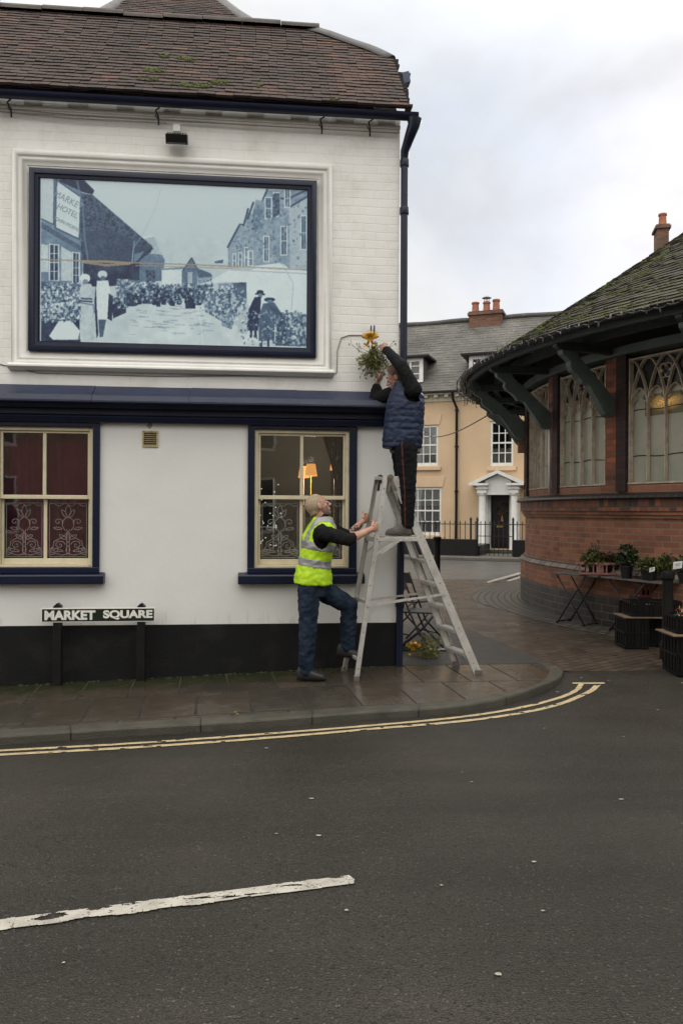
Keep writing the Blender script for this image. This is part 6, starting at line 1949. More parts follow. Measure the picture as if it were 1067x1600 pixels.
# white conduit on the brickwork
mb = MB(); ph = 8.3; mb.tube([HP(ph, 6.03, 1.82), HP(ph, 6.03, 2.95)], 0.020, 8); mb.build('conduit', M_whitep, hall, smooth=True)
mb = MB(); mb.obox(HP(-5.4, 6.10, 2.62), (0.05, 0, 0), (0, 0.04, 0), (0, 0, 0.09)); mb.build('corbel_stone', M_rbrick, hall, uv=cyl_uv)
# body of the hall behind the apse and inner drum
mb = MB(); mb.box(0.3, 14, -5.9, 5.9, 0, 4.5); mb.build('nave', M_rbrick, hall, uv=uvxz)
mb = MB()
mb.add([(0.1, -6.9, ZE), (14, -6.9, ZE), (14, 0, AP.z), (0, 0, AP.z)], [(0, 1, 2, 3)]); mb.add([(0.1, 6.9, ZE), (14, 6.9, ZE), (14, 0, AP.z), (0, 0, AP.z)], [(3, 2, 1, 0)])
mb.build('nave_roof', M_rslate, hall, uv=lambda co, n: (co.x, co.z * 1.5), recalc=False)
# lamp glowing behind the glass
def hall_lamp(u, v):
    p = at(u, v, 10.0)
    d = ray(u, v)
    t0 = 9.6
    for _ in range(60):
        q = CAM + d * t0
        if math.hypot(q.x - HX, q.y - HY) < 5.92: break
        t0 += 0.02
    return q
qg = hall_lamp(1040, 628)
# a lit patch: the lamp is right behind the rippled glass
m_, nt_, b_ = new_mat('lamp_glow_through_glass')
b_.inputs['Base Color'].default_value = (0.15, 0.12, 0.06, 1)
tcg = node(nt_, 'ShaderNodeTexCoord')
nt_l = node(nt_, 'ShaderNodeVectorMath', operation='LENGTH'); mpg = node(nt_, 'ShaderNodeMapping'); mpg.inputs['Scale'].default_value = (1, 1, 2.3); nt_.links.new(tcg.outputs['Object'], mpg.inputs['Vector']); nt_.links.new(mpg.outputs[0], nt_l.inputs[0])
fo = ramp(nt_, nt_l.outputs['Value'], 0.0, 0.27, (1.0, 0.55, 0.13), (0, 0, 0))
vg = node(nt_, 'ShaderNodeTexVoronoi'); vg.inputs['Scale'].default_value = 60; nt_.links.new(tcg.outputs['Object'], vg.inputs['Vector'])
nt_.links.new(mixc(nt_, 1.0, fo, ramp(nt_, vg.outputs['Distance'], 0.1, 0.6, (1.2, 1.2, 1.2), (0.25, 0.25, 0.25)), 'MULTIPLY'), b_.inputs['Emission Color'])
b_.inputs['Emission Strength'].default_value = 0.8; b_.inputs['Roughness'].default_value = 0.3
mb = MB(); ql = Vector((qg.x - HX, qg.y - HY, qg.z))
phg = math.degrees(math.atan2(-ql.y, -ql.x))
mb = MB(); st = []
for i in range(9):
    p_ = phg - 3.0 + 6.0 * i / 8
    st.append([tuple(Vector(HP(p_, 5.9235, ql.z + dz)) - ql) for dz in (-0.15, 0.12)])
mb.sweep(None, st, closed=False); o = mb.build('lit_lamp_glow', m_, None, recalc=False)
o.location = (qg.x, qg.y, qg.z); tag(o, 'amber lamp glowing through the rippled glass of the nearest hall window', 'lamp')
# string of festoon lights hooked along the eaves
fest = empty('festoon_lights', (HX, HY, 0), 0, label='black festoon cable with small clear bulbs looped along the curved hall gutter', cat='string lights')
mb = MB(); bulbs = MB(); random.seed(4)
pts = []
ph = -62
while ph < 60:
    r_ = RE + 0.13; dp = 1.25
    for i in range(6):
        t = i / 6; pts.append(HP(ph + dp * t, r_ + 0.012 * math.sin(t * PI), ZE - 0.03 - 0.022 * math.sin(PI * t) + 0.01 * math.sin(ph)))
    p = Vector(pts[-3])
    tilt = Vector((random.gauss(0, 0.25), random.gauss(0, 0.25), random.choice([-1, -1, 1, 1]))).normalized()
    L_ = random.uniform(0.03, 0.06)
    bulbs.tube([p, p + tilt * L_ * 0.6, p + tilt * L_], [0.010, 0.011, 0.003], 5)
    if random.random() < 0.7:
        q = Vector(HP(ph, RE + 0.06, ZE + 0.0)); bulbs.tube([q, q + Vector((random.gauss(0, .01), random.gauss(0, .01), random.uniform(0.05, 0.10)))], [0.006, 0.003], 4)
    ph += dp
mb.tube(pts, 0.009, 5); mb.build('cable', M_iron, fest)
bulbs.build('bulbs', pm('clear_bulbs', (0.10, 0.10, 0.10), 0.2, spec=0.8), fest)['kind'] = 'stuff'
# icicle lights dangling at the far side
mb = MB()
for k in range(20):
    ph = random.uniform(-14, 0); q = Vector(HP(ph, RE + random.uniform(-0.25, 0.1), ZE - 0.08)); Pn = [q]
    for i in range(random.randint(2, 7)): q = q + Vector((random.gauss(0, 0.018), random.gauss(0, 0.018), -0.055)); Pn.append(q)
    mb.tube(Pn, 0.004, 4)
    for p in Pn[1:]: mb.tube([p, p + Vector((random.gauss(0, 0.02), random.gauss(0, 0.02), -0.02))], [0.008, 0.003], 4)
mb.build('icicle_strands', pm('dull_strand', (0.12, 0.11, 0.08), 0.5), fest)['kind'] = 'stuff'
# ================================================================ PEOPLE
def ico(mb, c, r, M=None, n=12, m=8):
    """ellipsoid; r = radii along the columns of M"""
    c = Vector(c); r = (r, r, r) if isinstance(r, (int, float)) else r
    M = M or Matrix.Identity(3); vs = []; fs = []
    vs.append(c + M @ Vector((0, 0, r[2])))
    for j in range(1, m):
        a = PI * j / m
        for k in range(n):
            b = 2 * PI * k / n
            vs.append(c + M @ Vector((r[0] * math.sin(a) * math.cos(b), r[1] * math.sin(a) * math.sin(b), r[2] * math.cos(a))))
    vs.append(c + M @ Vector((0, 0, -r[2])))
    for k in range(n): fs.append((0, 1 + k, 1 + (k + 1) % n))
    for j in range(m - 2):
        for k in range(n):
            a = 1 + j * n + k; b = 1 + j * n + (k + 1) % n; fs.append((a, a + n, b + n, b))
    e = len(vs) - 1
    for k in range(n): fs.append((e, 1 + (m - 2) * n + (k + 1) % n, 1 + (m - 2) * n + k))
    mb.add(vs, fs)
def limb(mb, pts, rs, n=14):
    """tapering limb through joints with round ends"""
    P = [Vector(p) for p in pts]
    sub = []; sr = []
    for i in range(len(P) - 1):
        for k in range(5):
            t = k / 5; sub.append(P[i].lerp(P[i + 1], t)); sr.append(rs[i] + (rs[i + 1] - rs[i]) * t)
    sub.append(P[-1]); sr.append(rs[-1])
    mb.tube(sub, sr, n)
    for p, r in zip(P, rs): ico(mb, p, r * 0.995, n=14, m=10)
def loft(mb, secs, n=20):
    """secs: (centre, half-width vector, half-depth vector)"""
    vs = []; fs = []
    for c, a, b in secs:
        c = Vector(c); a = Vector(a); b = Vector(b)
        for k in range(n):
            t = 2 * PI * k / n
            ct, st_ = math.cos(t), math.sin(t)
            e = 0.82
            vs.append(c + a * (abs(ct) ** e * (1 if ct >= 0 else -1)) + b * (abs(st_) ** e * (1 if st_ >= 0 else -1)))
    m = len(secs)
    for i in range(m - 1):
        for k in range(n):
            k2 = (k + 1) % n; fs.append((i * n + k, i * n + k2, (i + 1) * n + k2, (i + 1) * n + k))
    fs.append(tuple(range(n))[::-1]); fs.append(tuple((m - 1) * n + k for k in range(n)))
    mb.add(vs, fs)
def fuse(mb, name, mat, parent, voxel=0.008, smooth=4, wr=0.0, wsc=14, seed=0, fold=None, keep=None, solid=0.0, bmpx=None):
    """weld overlapping solids into one continuous surface, relax it, add cloth folds"""
    o = mb.build(name, mat, None)
    md = o.modifiers.new('r', 'REMESH'); md.mode = 'VOXEL'; md.voxel_size = voxel; md.adaptivity = 0
    sm = o.modifiers.new('s', 'SMOOTH'); sm.factor = 0.5; sm.iterations = smooth
    bpy.context.view_layer.update()
    me = bpy.data.meshes.new_from_object(o.evaluated_get(bpy.context.evaluated_depsgraph_get()))
    o.modifiers.clear(); o.data = me; me.name = name
    nv = len(me.vertices)
    co = np.empty(nv * 3, np.float32); me.vertices.foreach_get('co', co); co = co.reshape(-1, 3)
    nr = np.empty(nv * 3, np.float32); me.vertices.foreach_get('normal', nr); nr = nr.reshape(-1, 3)
    if wr:
        d = np.empty(nv, np.float32)
        for i in range(nv):
            p = co[i]
            q = Vector((p[0] * wsc * (fold[0] if fold else 1), p[1] * wsc * (fold[1] if fold else 1), p[2] * wsc * (fold[2] if fold else 1) + seed))
            d[i] = (1 - abs(noise.noise(q)) * 2.2) * 0.6 + 0.5 * noise.noise(q * 2.3)
        co = co + nr * (d * wr)[:, None]
        me.vertices.foreach_set('co', co.ravel())
    if keep:
        bm = bmesh.new(); bm.from_mesh(me)
        bad = [f for f in bm.faces if not keep(f.calc_center_median())]
        bmesh.ops.delete(bm, geom=bad, context='FACES'); bm.to_mesh(me); bm.free()
    me.materials.clear(); me.materials.append(mat)
    me.polygons.foreach_set('use_smooth', [True] * len(me.polygons)); me.update()
    if solid:
        s_ = o.modifiers.new('t', 'SOLIDIFY'); s_.thickness = solid; s_.offset = 1
    o.parent = parent
    if parent is not None: o.matrix_parent_inverse = Matrix.Translation(-parent.location)
    return o
def shell(src, name, mat, cond, off, parent):
    """a thin band lying on a garment"""
    bm = bmesh.new(); bm.from_mesh(src.data)
    bad = [f for f in bm.faces if not cond(f.calc_center_median(), f.normal)]
    bmesh.ops.delete(bm, geom=bad, context='FACES')
    bm.normal_update()
    for v in bm.verts: v.co += v.normal * off
    me = bpy.data.meshes.new(name); bm.to_mesh(me); bm.free(); me.materials.append(mat)
    me.polygons.foreach_set('use_smooth', [True] * len(me.polygons))
    o = bpy.data.objects.new(name, me); col.objects.link(o); o.parent = parent
    s_ = o.modifiers.new('t', 'SOLIDIFY'); s_.thickness = 0.002; s_.offset = 1
    return o
def skin_mat(name, c, c2):
    m, nt, b = new_mat(name); o = objco(nt)
    nt.links.new(mixc(nt, ramp(nt, noisef(nt, o, 18, 5, 0.6), 0.4, 0.65), c, c2), b.inputs['Base Color'])
    b.inputs['Roughness'].default_value = 0.5; b.inputs['Subsurface Weight'].default_value = 0.12; b.inputs['Subsurface Radius'].default_value = (0.02, 0.008, 0.004)
    bump(nt, b, noisef(nt, o, 160, 3), 0.15, 0.002)
    return m
M_skin = skin_mat('skin', (0.50, 0.29, 0.21), (0.42, 0.21, 0.15))
M_skin2 = skin_mat('skin_tanned', (0.38, 0.21, 0.145), (0.30, 0.15, 0.10))
def hand(mb, wrist, grip, axis, palm_dir, s=1.0, curl=1.0, thumb_side=1):
    """palm from the wrist to the grip point; four fingers wrap round a bar running along 'axis'"""
    wrist = Vector(wrist); grip = Vector(grip); ax = Vector(axis).normalized()
    f = (grip - wrist).normalized(); ax = (ax - f * ax.dot(f)).normalized(); nn = Vector(palm_dir); nn = (nn - f * nn.dot(f) - ax * nn.dot(ax)).normalized()
    M = Matrix((f, ax, nn)).transposed()
    pc = wrist + f * 0.045 * s
    ico(mb, pc, (0.052 * s, 0.040 * s, 0.018 * s), M); ico(mb, wrist + f * 0.012, (0.035 * s, 0.028 * s, 0.02 * s), M)
    lens = [0.078, 0.086, 0.080, 0.064]
    for i in range(4):
        b = wrist + f * (0.085 - 0.006 * abs(i - 1.3)) * s + ax * (0.029 - 0.0195 * i) * s * thumb_side
        a0 = R(12 + 6 * i) * curl; L_ = lens[i] * s; P = [b - f * 0.02 * s]; d = f.copy(); p = b
        for seg, (fr_, an) in enumerate(((0.45, 58), (0.32, 70), (0.23, 42))):
            P.append(p.copy()); ang = R(an) * curl + (a0 if seg == 0 else 0)
            q = Quaternion(f.cross(nn), ang if seg else ang * 0.5); d = q @ d
            p = p + d * L_ * fr_
        P.append(p.copy())
        limb(mb, P, [0.0095 * s, 0.0095 * s, 0.0085 * s, 0.008 * s, 0.007 * s], n=8)
    tb = wrist + f * 0.030 * s + ax * 0.032 * s * thumb_side
    limb(mb, [tb - f * 0.01, tb + (f * 0.6 + ax * thumb_side * 0.5 + nn * 0.35) * 0.035 * s, tb + (f * 0.95 + ax * thumb_side * 0.35 + nn * 0.85) * 0.055 * s, tb + (f * 1.0 + ax * 0.1 * thumb_side + nn * 1.1) * 0.07 * s], [0.014 * s, 0.012 * s, 0.010 * s, 0.008 * s], n=8)
def head(mb, c, F, U, s=1.0):
    """head with brow, nose, lips, chin, ears. F: facing, U: up"""
    F = Vector(F).normalized(); U = Vector(U); U = (U - F * U.dot(F)).normalized(); S = F.cross(U).normalized()
    M = Matrix((F, S, U)).transposed(); c = Vector(c)
    def P(f, s_, u): return c + (F * f + S * s_ + U * u) * s
    ico(mb, P(-0.012, 0, 0.022), (0.098 * s, 0.076 * s, 0.092 * s), M, 18, 12)
    ico(mb, P(0.024, 0, -0.035), (0.060 * s, 0.056 * s, 0.072 * s), M, 16, 10)
    ico(mb, P(0.060, 0, -0.092), (0.026 * s, 0.026 * s, 0.020 * s), M)
    ico(mb, P(0.078, 0, 0.022), (0.020 * s, 0.050 * s, 0.012 * s), M)
    limb(mb, [P(0.086, 0, 0.012), P(0.100, 0, -0.012), P(0.110, 0, -0.030)], [0.009 * s, 0.010 * s, 0.013 * s], 8)
    for k in (-1, 1):
        ico(mb, P(0.096, 0.010 * k, -0.035), 0.009 * s); ico(mb, P(0.060, 0.036 * k, -0.022), (0.018 * s, 0.018 * s, 0.016 * s), M)
        ico(mb, P(-0.006, 0.077 * k, -0.006), (0.020 * s, 0.008 * s, 0.032 * s), M); ico(mb, P(0.078, 0.031 * k, 0.004), 0.0115 * s)
    ico(mb, P(0.086, 0, -0.058), (0.011 * s, 0.024 * s, 0.006 * s), M); ico(mb, P(0.083, 0, -0.069), (0.011 * s, 0.021 * s, 0.006 * s), M)
    return P, M
M_eye = pm('eye_white', (0.7, 0.68, 0.65), 0.2); M_iris = pm('dark_iris', (0.03, 0.02, 0.015), 0.15); M_lip = pm('lip', (0.36, 0.13, 0.11), 0.5); M_brow = pm('brow_hair', (0.12, 0.075, 0.04), 0.8)
def face_parts(P, M, parent, s=1.0, brow=None):
    for k in (-1, 1):
        mb = MB(); ico(mb, P(0.0815, 0.031 * k, 0.004), (0.0105 * s, 0.0125 * s, 0.0075 * s), M); o = mb.build('eye', M_eye, parent, smooth=True); o.matrix_parent_inverse = Matrix.Translation(-parent.location)
        mb = MB(); ico(mb, P(0.0885, 0.031 * k, 0.004), (0.004 * s, 0.006 * s, 0.006 * s), M); o2 = mb.build('iris', M_iris, o, smooth=True)
        mb = MB(); limb(mb, [P(0.092, 0.016 * k, 0.026), P(0.090, 0.032 * k, 0.031), P(0.080, 0.046 * k, 0.026)], [0.003 * s, 0.004 * s, 0.002 * s], 6); o = mb.build('eyebrow', brow or M_brow, parent, smooth=True); o.matrix_parent_inverse = Matrix.Translation(-parent.location)
def shoe(mb, heel, toe, hgt=0.07, wd=0.045):
    heel = Vector(heel); toe = Vector(toe); f = (toe - heel); L_ = f.length; f.normalize(); s_ = f.cross(Vector((0, 0, 1))).normalized(); up = s_.cross(f)
    secs = []
    for t, w_, h in ((0.0, 0.5, 0.45), (0.04, 0.75, 0.9), (0.2, 0.82, 1.1), (0.38, 0.85, 1.0), (0.55, 0.98, 0.72), (0.75, 1.05, 0.58), (0.92, 0.85, 0.46), (1.0, 0.45, 0.28)):
        hh = hgt * h / 2; secs.append((heel + f * L_ * t + up * hh, s_ * wd * w_, up * hh))
    loft(mb, secs, 18)

def noise_hair(m_): return m_
# ---------- the man in the high-visibility vest
p1 = at(487, 1062, 7.25); base1 = Vector((p1.x, p1.y, g(p1.x)))
man1 = empty('person', base1, label='man in a lime high visibility vest and jeans steadying the ladder with both hands', cat='person')
A = lambda u, v, Y: at(u, v, Y)
F1 = Vector((0.97, 0.2, 0)).normalized(); S1 = Vector((F1.y, -F1.x, 0))      # S1 points to the camera side (his right)
hipN, kneeN, ankN = A(483, 918, 7.20), A(481, 985, 7.17), A(478, 1045, 7.22)
hipF, kneeF, ankF = A(500, 920, 7.38), A(545, 946, 7.38), A(543, 1011, 7.45)
pel = A(491, 908, 7.29); wai = A(490, 882, 7.30); che = A(497, 842, 7.30); nb = A(503, 815, 7.30)
shN, elN, wrN = A(503, 832, 7.10), A(545, 843, 6.98), A(580, 827, 7.12)
shF, elF, wrF = A(514, 826, 7.46), A(543, 838, 7.52), A(566, 815, 7.55)
hc1 = A(497, 791, 7.29)
HF1 = Vector((0.86, 0.25, 0.42)); HU1 = Vector((-0.42, 0, 0.9))
def torso1(mb, e=0.0):
    u_ = (nb - pel).normalized()
    fw = F1
    for_ = [(A(489, 925, 7.29), 0.165, 0.115), (pel, 0.165, 0.115), (wai, 0.150, 0.108), (che + Vector((0, 0, -0.06)), 0.165, 0.115), (che + Vector((0, 0, 0.03)), 0.18, 0.118), (A(503, 824, 7.3), 0.165, 0.095), (nb, 0.085, 0.065)]
    loft(mb, [(c, S1 * (a + e), fw * (b + e)) for c, a, b in for_])
mb = MB(); torso1(mb, -0.012)
limb(mb, [hipN, kneeN, ankN], [0.080, 0.052, 0.036]); limb(mb, [hipF, kneeF, ankF], [0.080, 0.052, 0.036])
limb(mb, [ankN, ankN + F1 * 0.05 + Vector((0, 0, -0.03))], [0.034, 0.024]); limb(mb, [ankF, ankF + F1 * 0.04 + Vector((0, 0, -0.025))], [0.034, 0.024])
limb(mb, [shN, elN, wrN], [0.055, 0.042, 0.028]); limb(mb, [elN.lerp(wrN, 0.1), elN.lerp(wrN, 0.4)], [0.042, 0.040])
limb(mb, [shF, elF, wrF], [0.055, 0.042, 0.028])
limb(mb, [nb + Vector((-0.01, 0, -0.02)), A(499, 803, 7.29), A(498, 797, 7.29)], [0.062, 0.057, 0.055])
Ph, Mh = head(mb, hc1, HF1, HU1, 1.0)
# ladder stiles are needed for the grips
LNF, LFF, LNC, LFC = ground_at(557, 1064), ground_at(537, 1049), ground_at(747, 1054), ground_at(712, 1040)
TNS, TFS = at(602, 748, 7.24), at(588, 747, 7.64)
TNC, TFC = at(617, 746, 7.27), at(600, 747, 7.67)
def lerp_v(p, q, v):          # point of segment p->q seen at picture row v
    lo, hi = 0.0, 1.0
    for _ in range(40):
        m = (lo + hi) / 2; c = p.lerp(q, m)
        vv = 800 - FPX * (c - CAM).dot(CU) / c.y
        if vv < v: lo = m
        else: hi = m
    return p.lerp(q, lo)
gN = lerp_v(TNS, LNF, 822); gF = lerp_v(TFS, LFF, 808)
hand(mb, wrN, gN + Vector((0.0, -0.03, 0)), (gN - LNF), Vector((0.25, 1, 0)), 1.0, 1.0, 1)
hand(mb, wrF, gF + Vector((-0.01, -0.03, 0)), (gF - LFF), Vector((0.25, 1, 0)), 1.0, 1.0, 1)
body1 = fuse(mb, 'body', M_skin, man1, 0.0048, 1)
face_parts(Ph, Mh, man1, brow=pm('fair_brow', (0.36, 0.26, 0.15), 0.8))
# short fair hair and stubble
def hair(P, M, nm, mat, parent, low, s=1.0, thick=0.006, fr_=0.045, seed=0):
    mb = MB(); c = P(-0.014, 0, 0.024)
    ico(mb, c, (0.100 * s + thick, 0.078 * s + thick, 0.094 * s + thick), M, 20, 14)
    ico(mb, P(-0.055, 0, -0.03), (0.048 * s, 0.058 * s, 0.055 * s), M, 16, 12)
    Mi = M.transposed()
    def keep(q):
        l = Mi @ (Vector(q) - P(0, 0, 0)) / s
        if l.x > fr_ + (l.z - 0.05) * 0.25: return False
        if l.z < low(l.x): return False
        if (l.x + 0.004) ** 2 / 0.028 ** 2 + (l.z + 0.010) ** 2 / 0.040 ** 2 < 1 and abs(l.y) > 0.055: return False
        return True
    return fuse(mb, nm, mat, parent, 0.005, 2, thick * 0.5, 60, seed, keep=keep)
M_blond, nt_, b_ = new_mat('cropped_blond_hair')
o_ = objco(nt_); nt_.links.new(mixc(nt_, ramp(nt_, noisef(nt_, o_, 90, 4, 0.7), 0.4, 0.62), (0.42, 0.33, 0.22), (0.24, 0.175, 0.12)), b_.inputs['Base Color']); b_.inputs['Roughness'].default_value = 0.8
bump(nt_, b_, noisef(nt_, o_, 220, 3), 0.8, 0.004)
hair(Ph, Mh, 'hair', M_blond, man1, lambda x: -0.055 if x < -0.03 else (-0.055 + (x + 0.03) * 1.3), 1.0, 0.002, 0.028)
mb = MB(); ico(mb, Ph(0.024, 0, -0.037), (0.0625, 0.0585, 0.0745), Mh, 18, 12); ico(mb, Ph(0.060, 0, -0.093), (0.028, 0.028, 0.0225), Mh)
Mi1 = Mh.transposed()
def kb(q):
    l = Mi1 @ (Vector(q) - Ph(0, 0, 0)); return l.z < -0.048 - 0.25 * max(0, 0.05 - l.x) + 0.02 and l.x > -0.01 and not (l.x > 0.07 and l.z > -0.078)
fuse(mb, 'beard', pm('grey_stubble', (0.30, 0.19, 0.14), 0.9, (0.20, 0.145, 0.115), 120, bs=0.8, bsc=300), man1, 0.005, 1, 0.001, 90, 0, keep=kb)
# ink on the far forearm
M_ink2 = pm('tattoo_ink', (0.035, 0.035, 0.045), 0.6)
mb = MB(); random.seed(2)
for _ in range(16):
    t = random.uniform(0.15, 0.85); c = elF.lerp(wrF, t); r_ = 0.042 + (0.028 - 0.042) * t + 0.0015; a = random.uniform(-1.2, 1.2)
    ax_ = (wrF - elF).normalized(); sd = Vector((0, -1, 0)); sd = (sd - ax_ * sd.dot(ax_)).normalized(); tt = ax_.cross(sd)
    pts = []
    for i in range(6):
        aa = a + i * 0.18; pts.append(c + ax_ * (0.012 * math.sin(i * 1.3)) + (sd * math.cos(aa) + tt * math.sin(aa)) * r_)
    mb.tube(pts, 0.0028, 4)
o = mb.build('forearm_tattoo', M_ink2, man1); o.matrix_parent_inverse = Matrix.Translation(-man1.location); o['kind'] = 'stuff'
M_blackcloth = pm('black_cotton', (0.010, 0.010, 0.011), 0.9, (0.014, 0.014, 0.015), 20, bs=0.3, bsc=200, spec=0.12)
mb = MB(); torso1(mb, 0.0)
limb(mb, [shN, elN, elN.lerp(wrN, 0.10)], [0.070, 0.056, 0.054]); limb(mb, [shF, elF.lerp(shF, 0.1)], [0.068, 0.056])
limb(mb, [nb, nb + Vector((0, 0, 0.025))], [0.07, 0.066])
fuse(mb, 'shirt', M_blackcloth, man1, 0.008, 4, 0.010, 13, 3)
M_jean, nt_, b_ = new_mat('dark_denim')
o_ = objco(nt_); nt_.links.new(mixc(nt_, ramp(nt_, noisef(nt_, o_, 7, 6, 0.7), 0.38, 0.7), (0.010, 0.017, 0.032), (0.030, 0.046, 0.072)), b_.inputs['Base Color']); b_.inputs['Roughness'].default_value = 0.9; b_.inputs['Specular IOR Level'].default_value = 0.15
bump(nt_, b_, noisef(nt_, o_, 260, 2), 0.3, 0.002)
mb = MB()
loft(mb, [(A(489, 930, 7.29), S1 * 0.165, F1 * 0.12), (pel, S1 * 0.17, F1 * 0.12), (A(490, 893, 7.3), S1 * 0.16, F1 * 0.115)])
limb(mb, [hipN, kneeN, ankN + Vector((0, 0, -0.015))], [0.105, 0.078, 0.062]); limb(mb, [hipF, kneeF, ankF + Vector((0, 0, 0.0))], [0.105, 0.080, 0.066])
fuse(mb, 'jeans', M_jean, man1, 0.008, 3, 0.010, 9, 9, fold=(1.3, 1.3, 1.6))
for (an, hl, tp, y) in ((ankN, (467, 1060), (504, 1066), 7.22), (ankF, (528, 1027), (560, 1029), 7.45)):
    mb = MB(); h_ = A(hl[0], hl[1], y); t_ = A(tp[0], tp[1], y - 0.02)
    if an is ankN: h_.z = g(h_.x) + 0.012; t_.z = g(t_.x) + 0.008
    shoe(mb, h_ - (t_ - h_) * 0.08, t_ + (t_ - h_) * 0.14, 0.135, 0.052); limb(mb, [an + Vector((0, 0, 0.0)), h_.lerp(t_, 0.22) + Vector((0, 0, 0.05))], [0.052, 0.045])
    fuse(mb, 'shoe', pm('black_work_shoe', (0.016, 0.015, 0.015), 0.55), man1, 0.006, 2)
M_lime, nt_, b_ = new_mat('lime_polyester')
b_.inputs['Base Color'].default_value = (0.42, 0.66, 0.010, 1); b_.inputs['Roughness'].default_value = 0.6; b_.inputs['Emission Color'].default_value = (0.5, 0.9, 0.0, 1); b_.inputs['Emission Strength'].default_value = 0.0
bump(nt_, b_, noisef(nt_, objco(nt_), 14, 4, 0.5), 0.25, 0.02)
mb = MB()
zh = A(490, 911, 7.3).z
secs = [(A(489, 912, 7.29), 0.200, 0.168), (A(489, 898, 7.29), 0.198, 0.160), (wai + Vector((0.0, 0, 0)), 0.190, 0.140), (che + Vector((0, 0, -0.07)), 0.196, 0.140), (che + Vector((0, 0, 0.02)), 0.198, 0.138), (A(502, 828, 7.3), 0.185, 0.128), (A(503, 817, 7.3), 0.135, 0.100), (A(503, 809, 7.3), 0.095, 0.085)]
loft(mb, [(c, S1 * a, F1 * b) for c, a, b in secs], 28)
def arm_hole(c, sh, el, r0):
    d = (el - sh).normalized(); q = c - sh; t = q.dot(d); 
    return (q - d * t).length < r0 and t > -0.02
def keepv(q):
    q = Vector(q)
    if q.z < zh - 0.0 + 0.012 * math.sin(q.x * 9): return False
    for sh, sgn in ((shN, 1), (shF, -1)):
        l = q - (sh + Vector((0.0, 0, -0.035))); out = l.dot(S1) * sgn
        if out > -0.055 and (l.dot(F1) / 0.075) ** 2 + (l.z / 0.115) ** 2 < 1: return False
    if (q - (nb + Vector((0.005, 0, 0.02)))).length < 0.075: return False
    return True
vest = fuse(mb, 'vest', M_lime, man1, 0.008, 3, 0.013, 8, 4, fold=(1.2, 1.2, 1.5), keep=keepv, solid=0.003)
vest.data.materials[0] = M_lime
M_refl = pm('reflective_grey_tape', (0.30, 0.30, 0.31), 0.4, (0.24, 0.24, 0.25), 12, metal=0.15)
def bandcond(v0, v1):
    za = A(490, v1, 7.25).z; zb = A(490, v0, 7.25).z
    return lambda q, n: za < q.z + 0.06 * (q - wai).dot(F1) * 0 + 0.14 * (q.x - wai.x) < zb
def mk(cond):
    o = shell(vest, 'reflective_band', M_refl, cond, 0.004, vest); return o
mk(bandcond(846, 858)); mk(bandcond(873, 885))
def vert(sgn):
    return lambda q, n: (q.z > A(490, 846, 7.25).z) and abs((q - nb).dot(S1) * sgn - 0.105) < 0.026
mk(vert(1)); mk(vert(-1))

# ---------- the man on the ladder
p2_ = at(625, 838, 7.40)
man2 = empty('person', (p2_.x, p2_.y, p2_.z), label='man in a navy quilted body warmer standing on the ladder tying up mistletoe', cat='person')
F2 = Vector((-0.95, 0.30, 0)).normalized(); S2 = Vector((F2.y, -F2.x, 0)); S2 = -S2 if S2.y > 0 else S2     # S2 towards the camera (his left)
hN, kN, aN = A(634, 700, 7.30), A(637, 762, 7.30), A(637, 820, 7.33)
hF, kF, aF = A(628, 700, 7.48), A(632, 765, 7.50), A(640, 820, 7.52)
pel2 = A(631, 690, 7.40); wai2 = A(631, 668, 7.40); che2 = A(633, 632, 7.40); nb2 = A(632, 607, 7.40)
sN, eN, wN = A(646, 609, 7.22), A(627, 572, 7.22), A(602, 545, 7.52)
sF, eF, wF = A(617, 614, 7.60), A(586, 625, 7.70), A(590, 598, 7.72)
hc2 = A(620.5, 590, 7.42)
HF2 = Vector((-0.88, 0.30, -0.30)); HU2 = Vector((-0.30, 0.05, 0.95))
def torso2(mb, e=0.0):
    for_ = [(A(631, 702, 7.40), 0.15, 0.115), (pel2, 0.155, 0.115), (wai2, 0.150, 0.115), (che2, 0.17, 0.12), (A(633, 618, 7.4), 0.165, 0.105), (nb2, 0.09, 0.07)]
    loft(mb, [(c, S2 * (a + e), F2 * (b + e)) for c, a, b in for_])
mb = MB(); torso2(mb, -0.012)
limb(mb, [hN, kN, aN], [0.080, 0.052, 0.038]); limb(mb, [hF, kF, aF], [0.080, 0.052, 0.038])
limb(mb, [aN, aN + F2 * 0.05 + Vector((0, 0, -0.03))], [0.034, 0.024]); limb(mb, [aF, aF + F2 * 0.05 + Vector((0, 0, -0.03))], [0.034, 0.024])
limb(mb, [sN, eN, wN], [0.055, 0.042, 0.028]); limb(mb, [sF, eF, wF], [0.055, 0.042, 0.028])
limb(mb, [nb2, A(628, 598, 7.4), hc2], [0.062, 0.058, 0.055])
Ph2, Mh2 = head(mb, hc2, HF2, HU2, 1.0)
hand(mb, wN, A(588, 530, 7.68), Vector((0.2, 0.3, 1)), Vector((-0.3, 1, 0)), 0.98, 0.85, -1)
hand(mb, wF, A(603, 578, 7.66), Vector((0, -1, 0.2)), Vector((-1, 0, 0.3)), 0.98, 0.8, 1)
fuse(mb, 'body', M_skin2, man2, 0.0048, 1)
face_parts(Ph2, Mh2, man2)
M_brown, nt_, b_ = new_mat('short_brown_hair')
o_ = objco(nt_); nt_.links.new(mixc(nt_, ramp(nt_, noisef(nt_, o_, 70, 4, 0.7), 0.4, 0.62), (0.12, 0.062, 0.035), (0.045, 0.026, 0.017)), b_.inputs['Base Color']); b_.inputs['Roughness'].default_value = 0.7
bump(nt_, b_, noisef(nt_, o_, 150, 3), 0.9, 0.006)
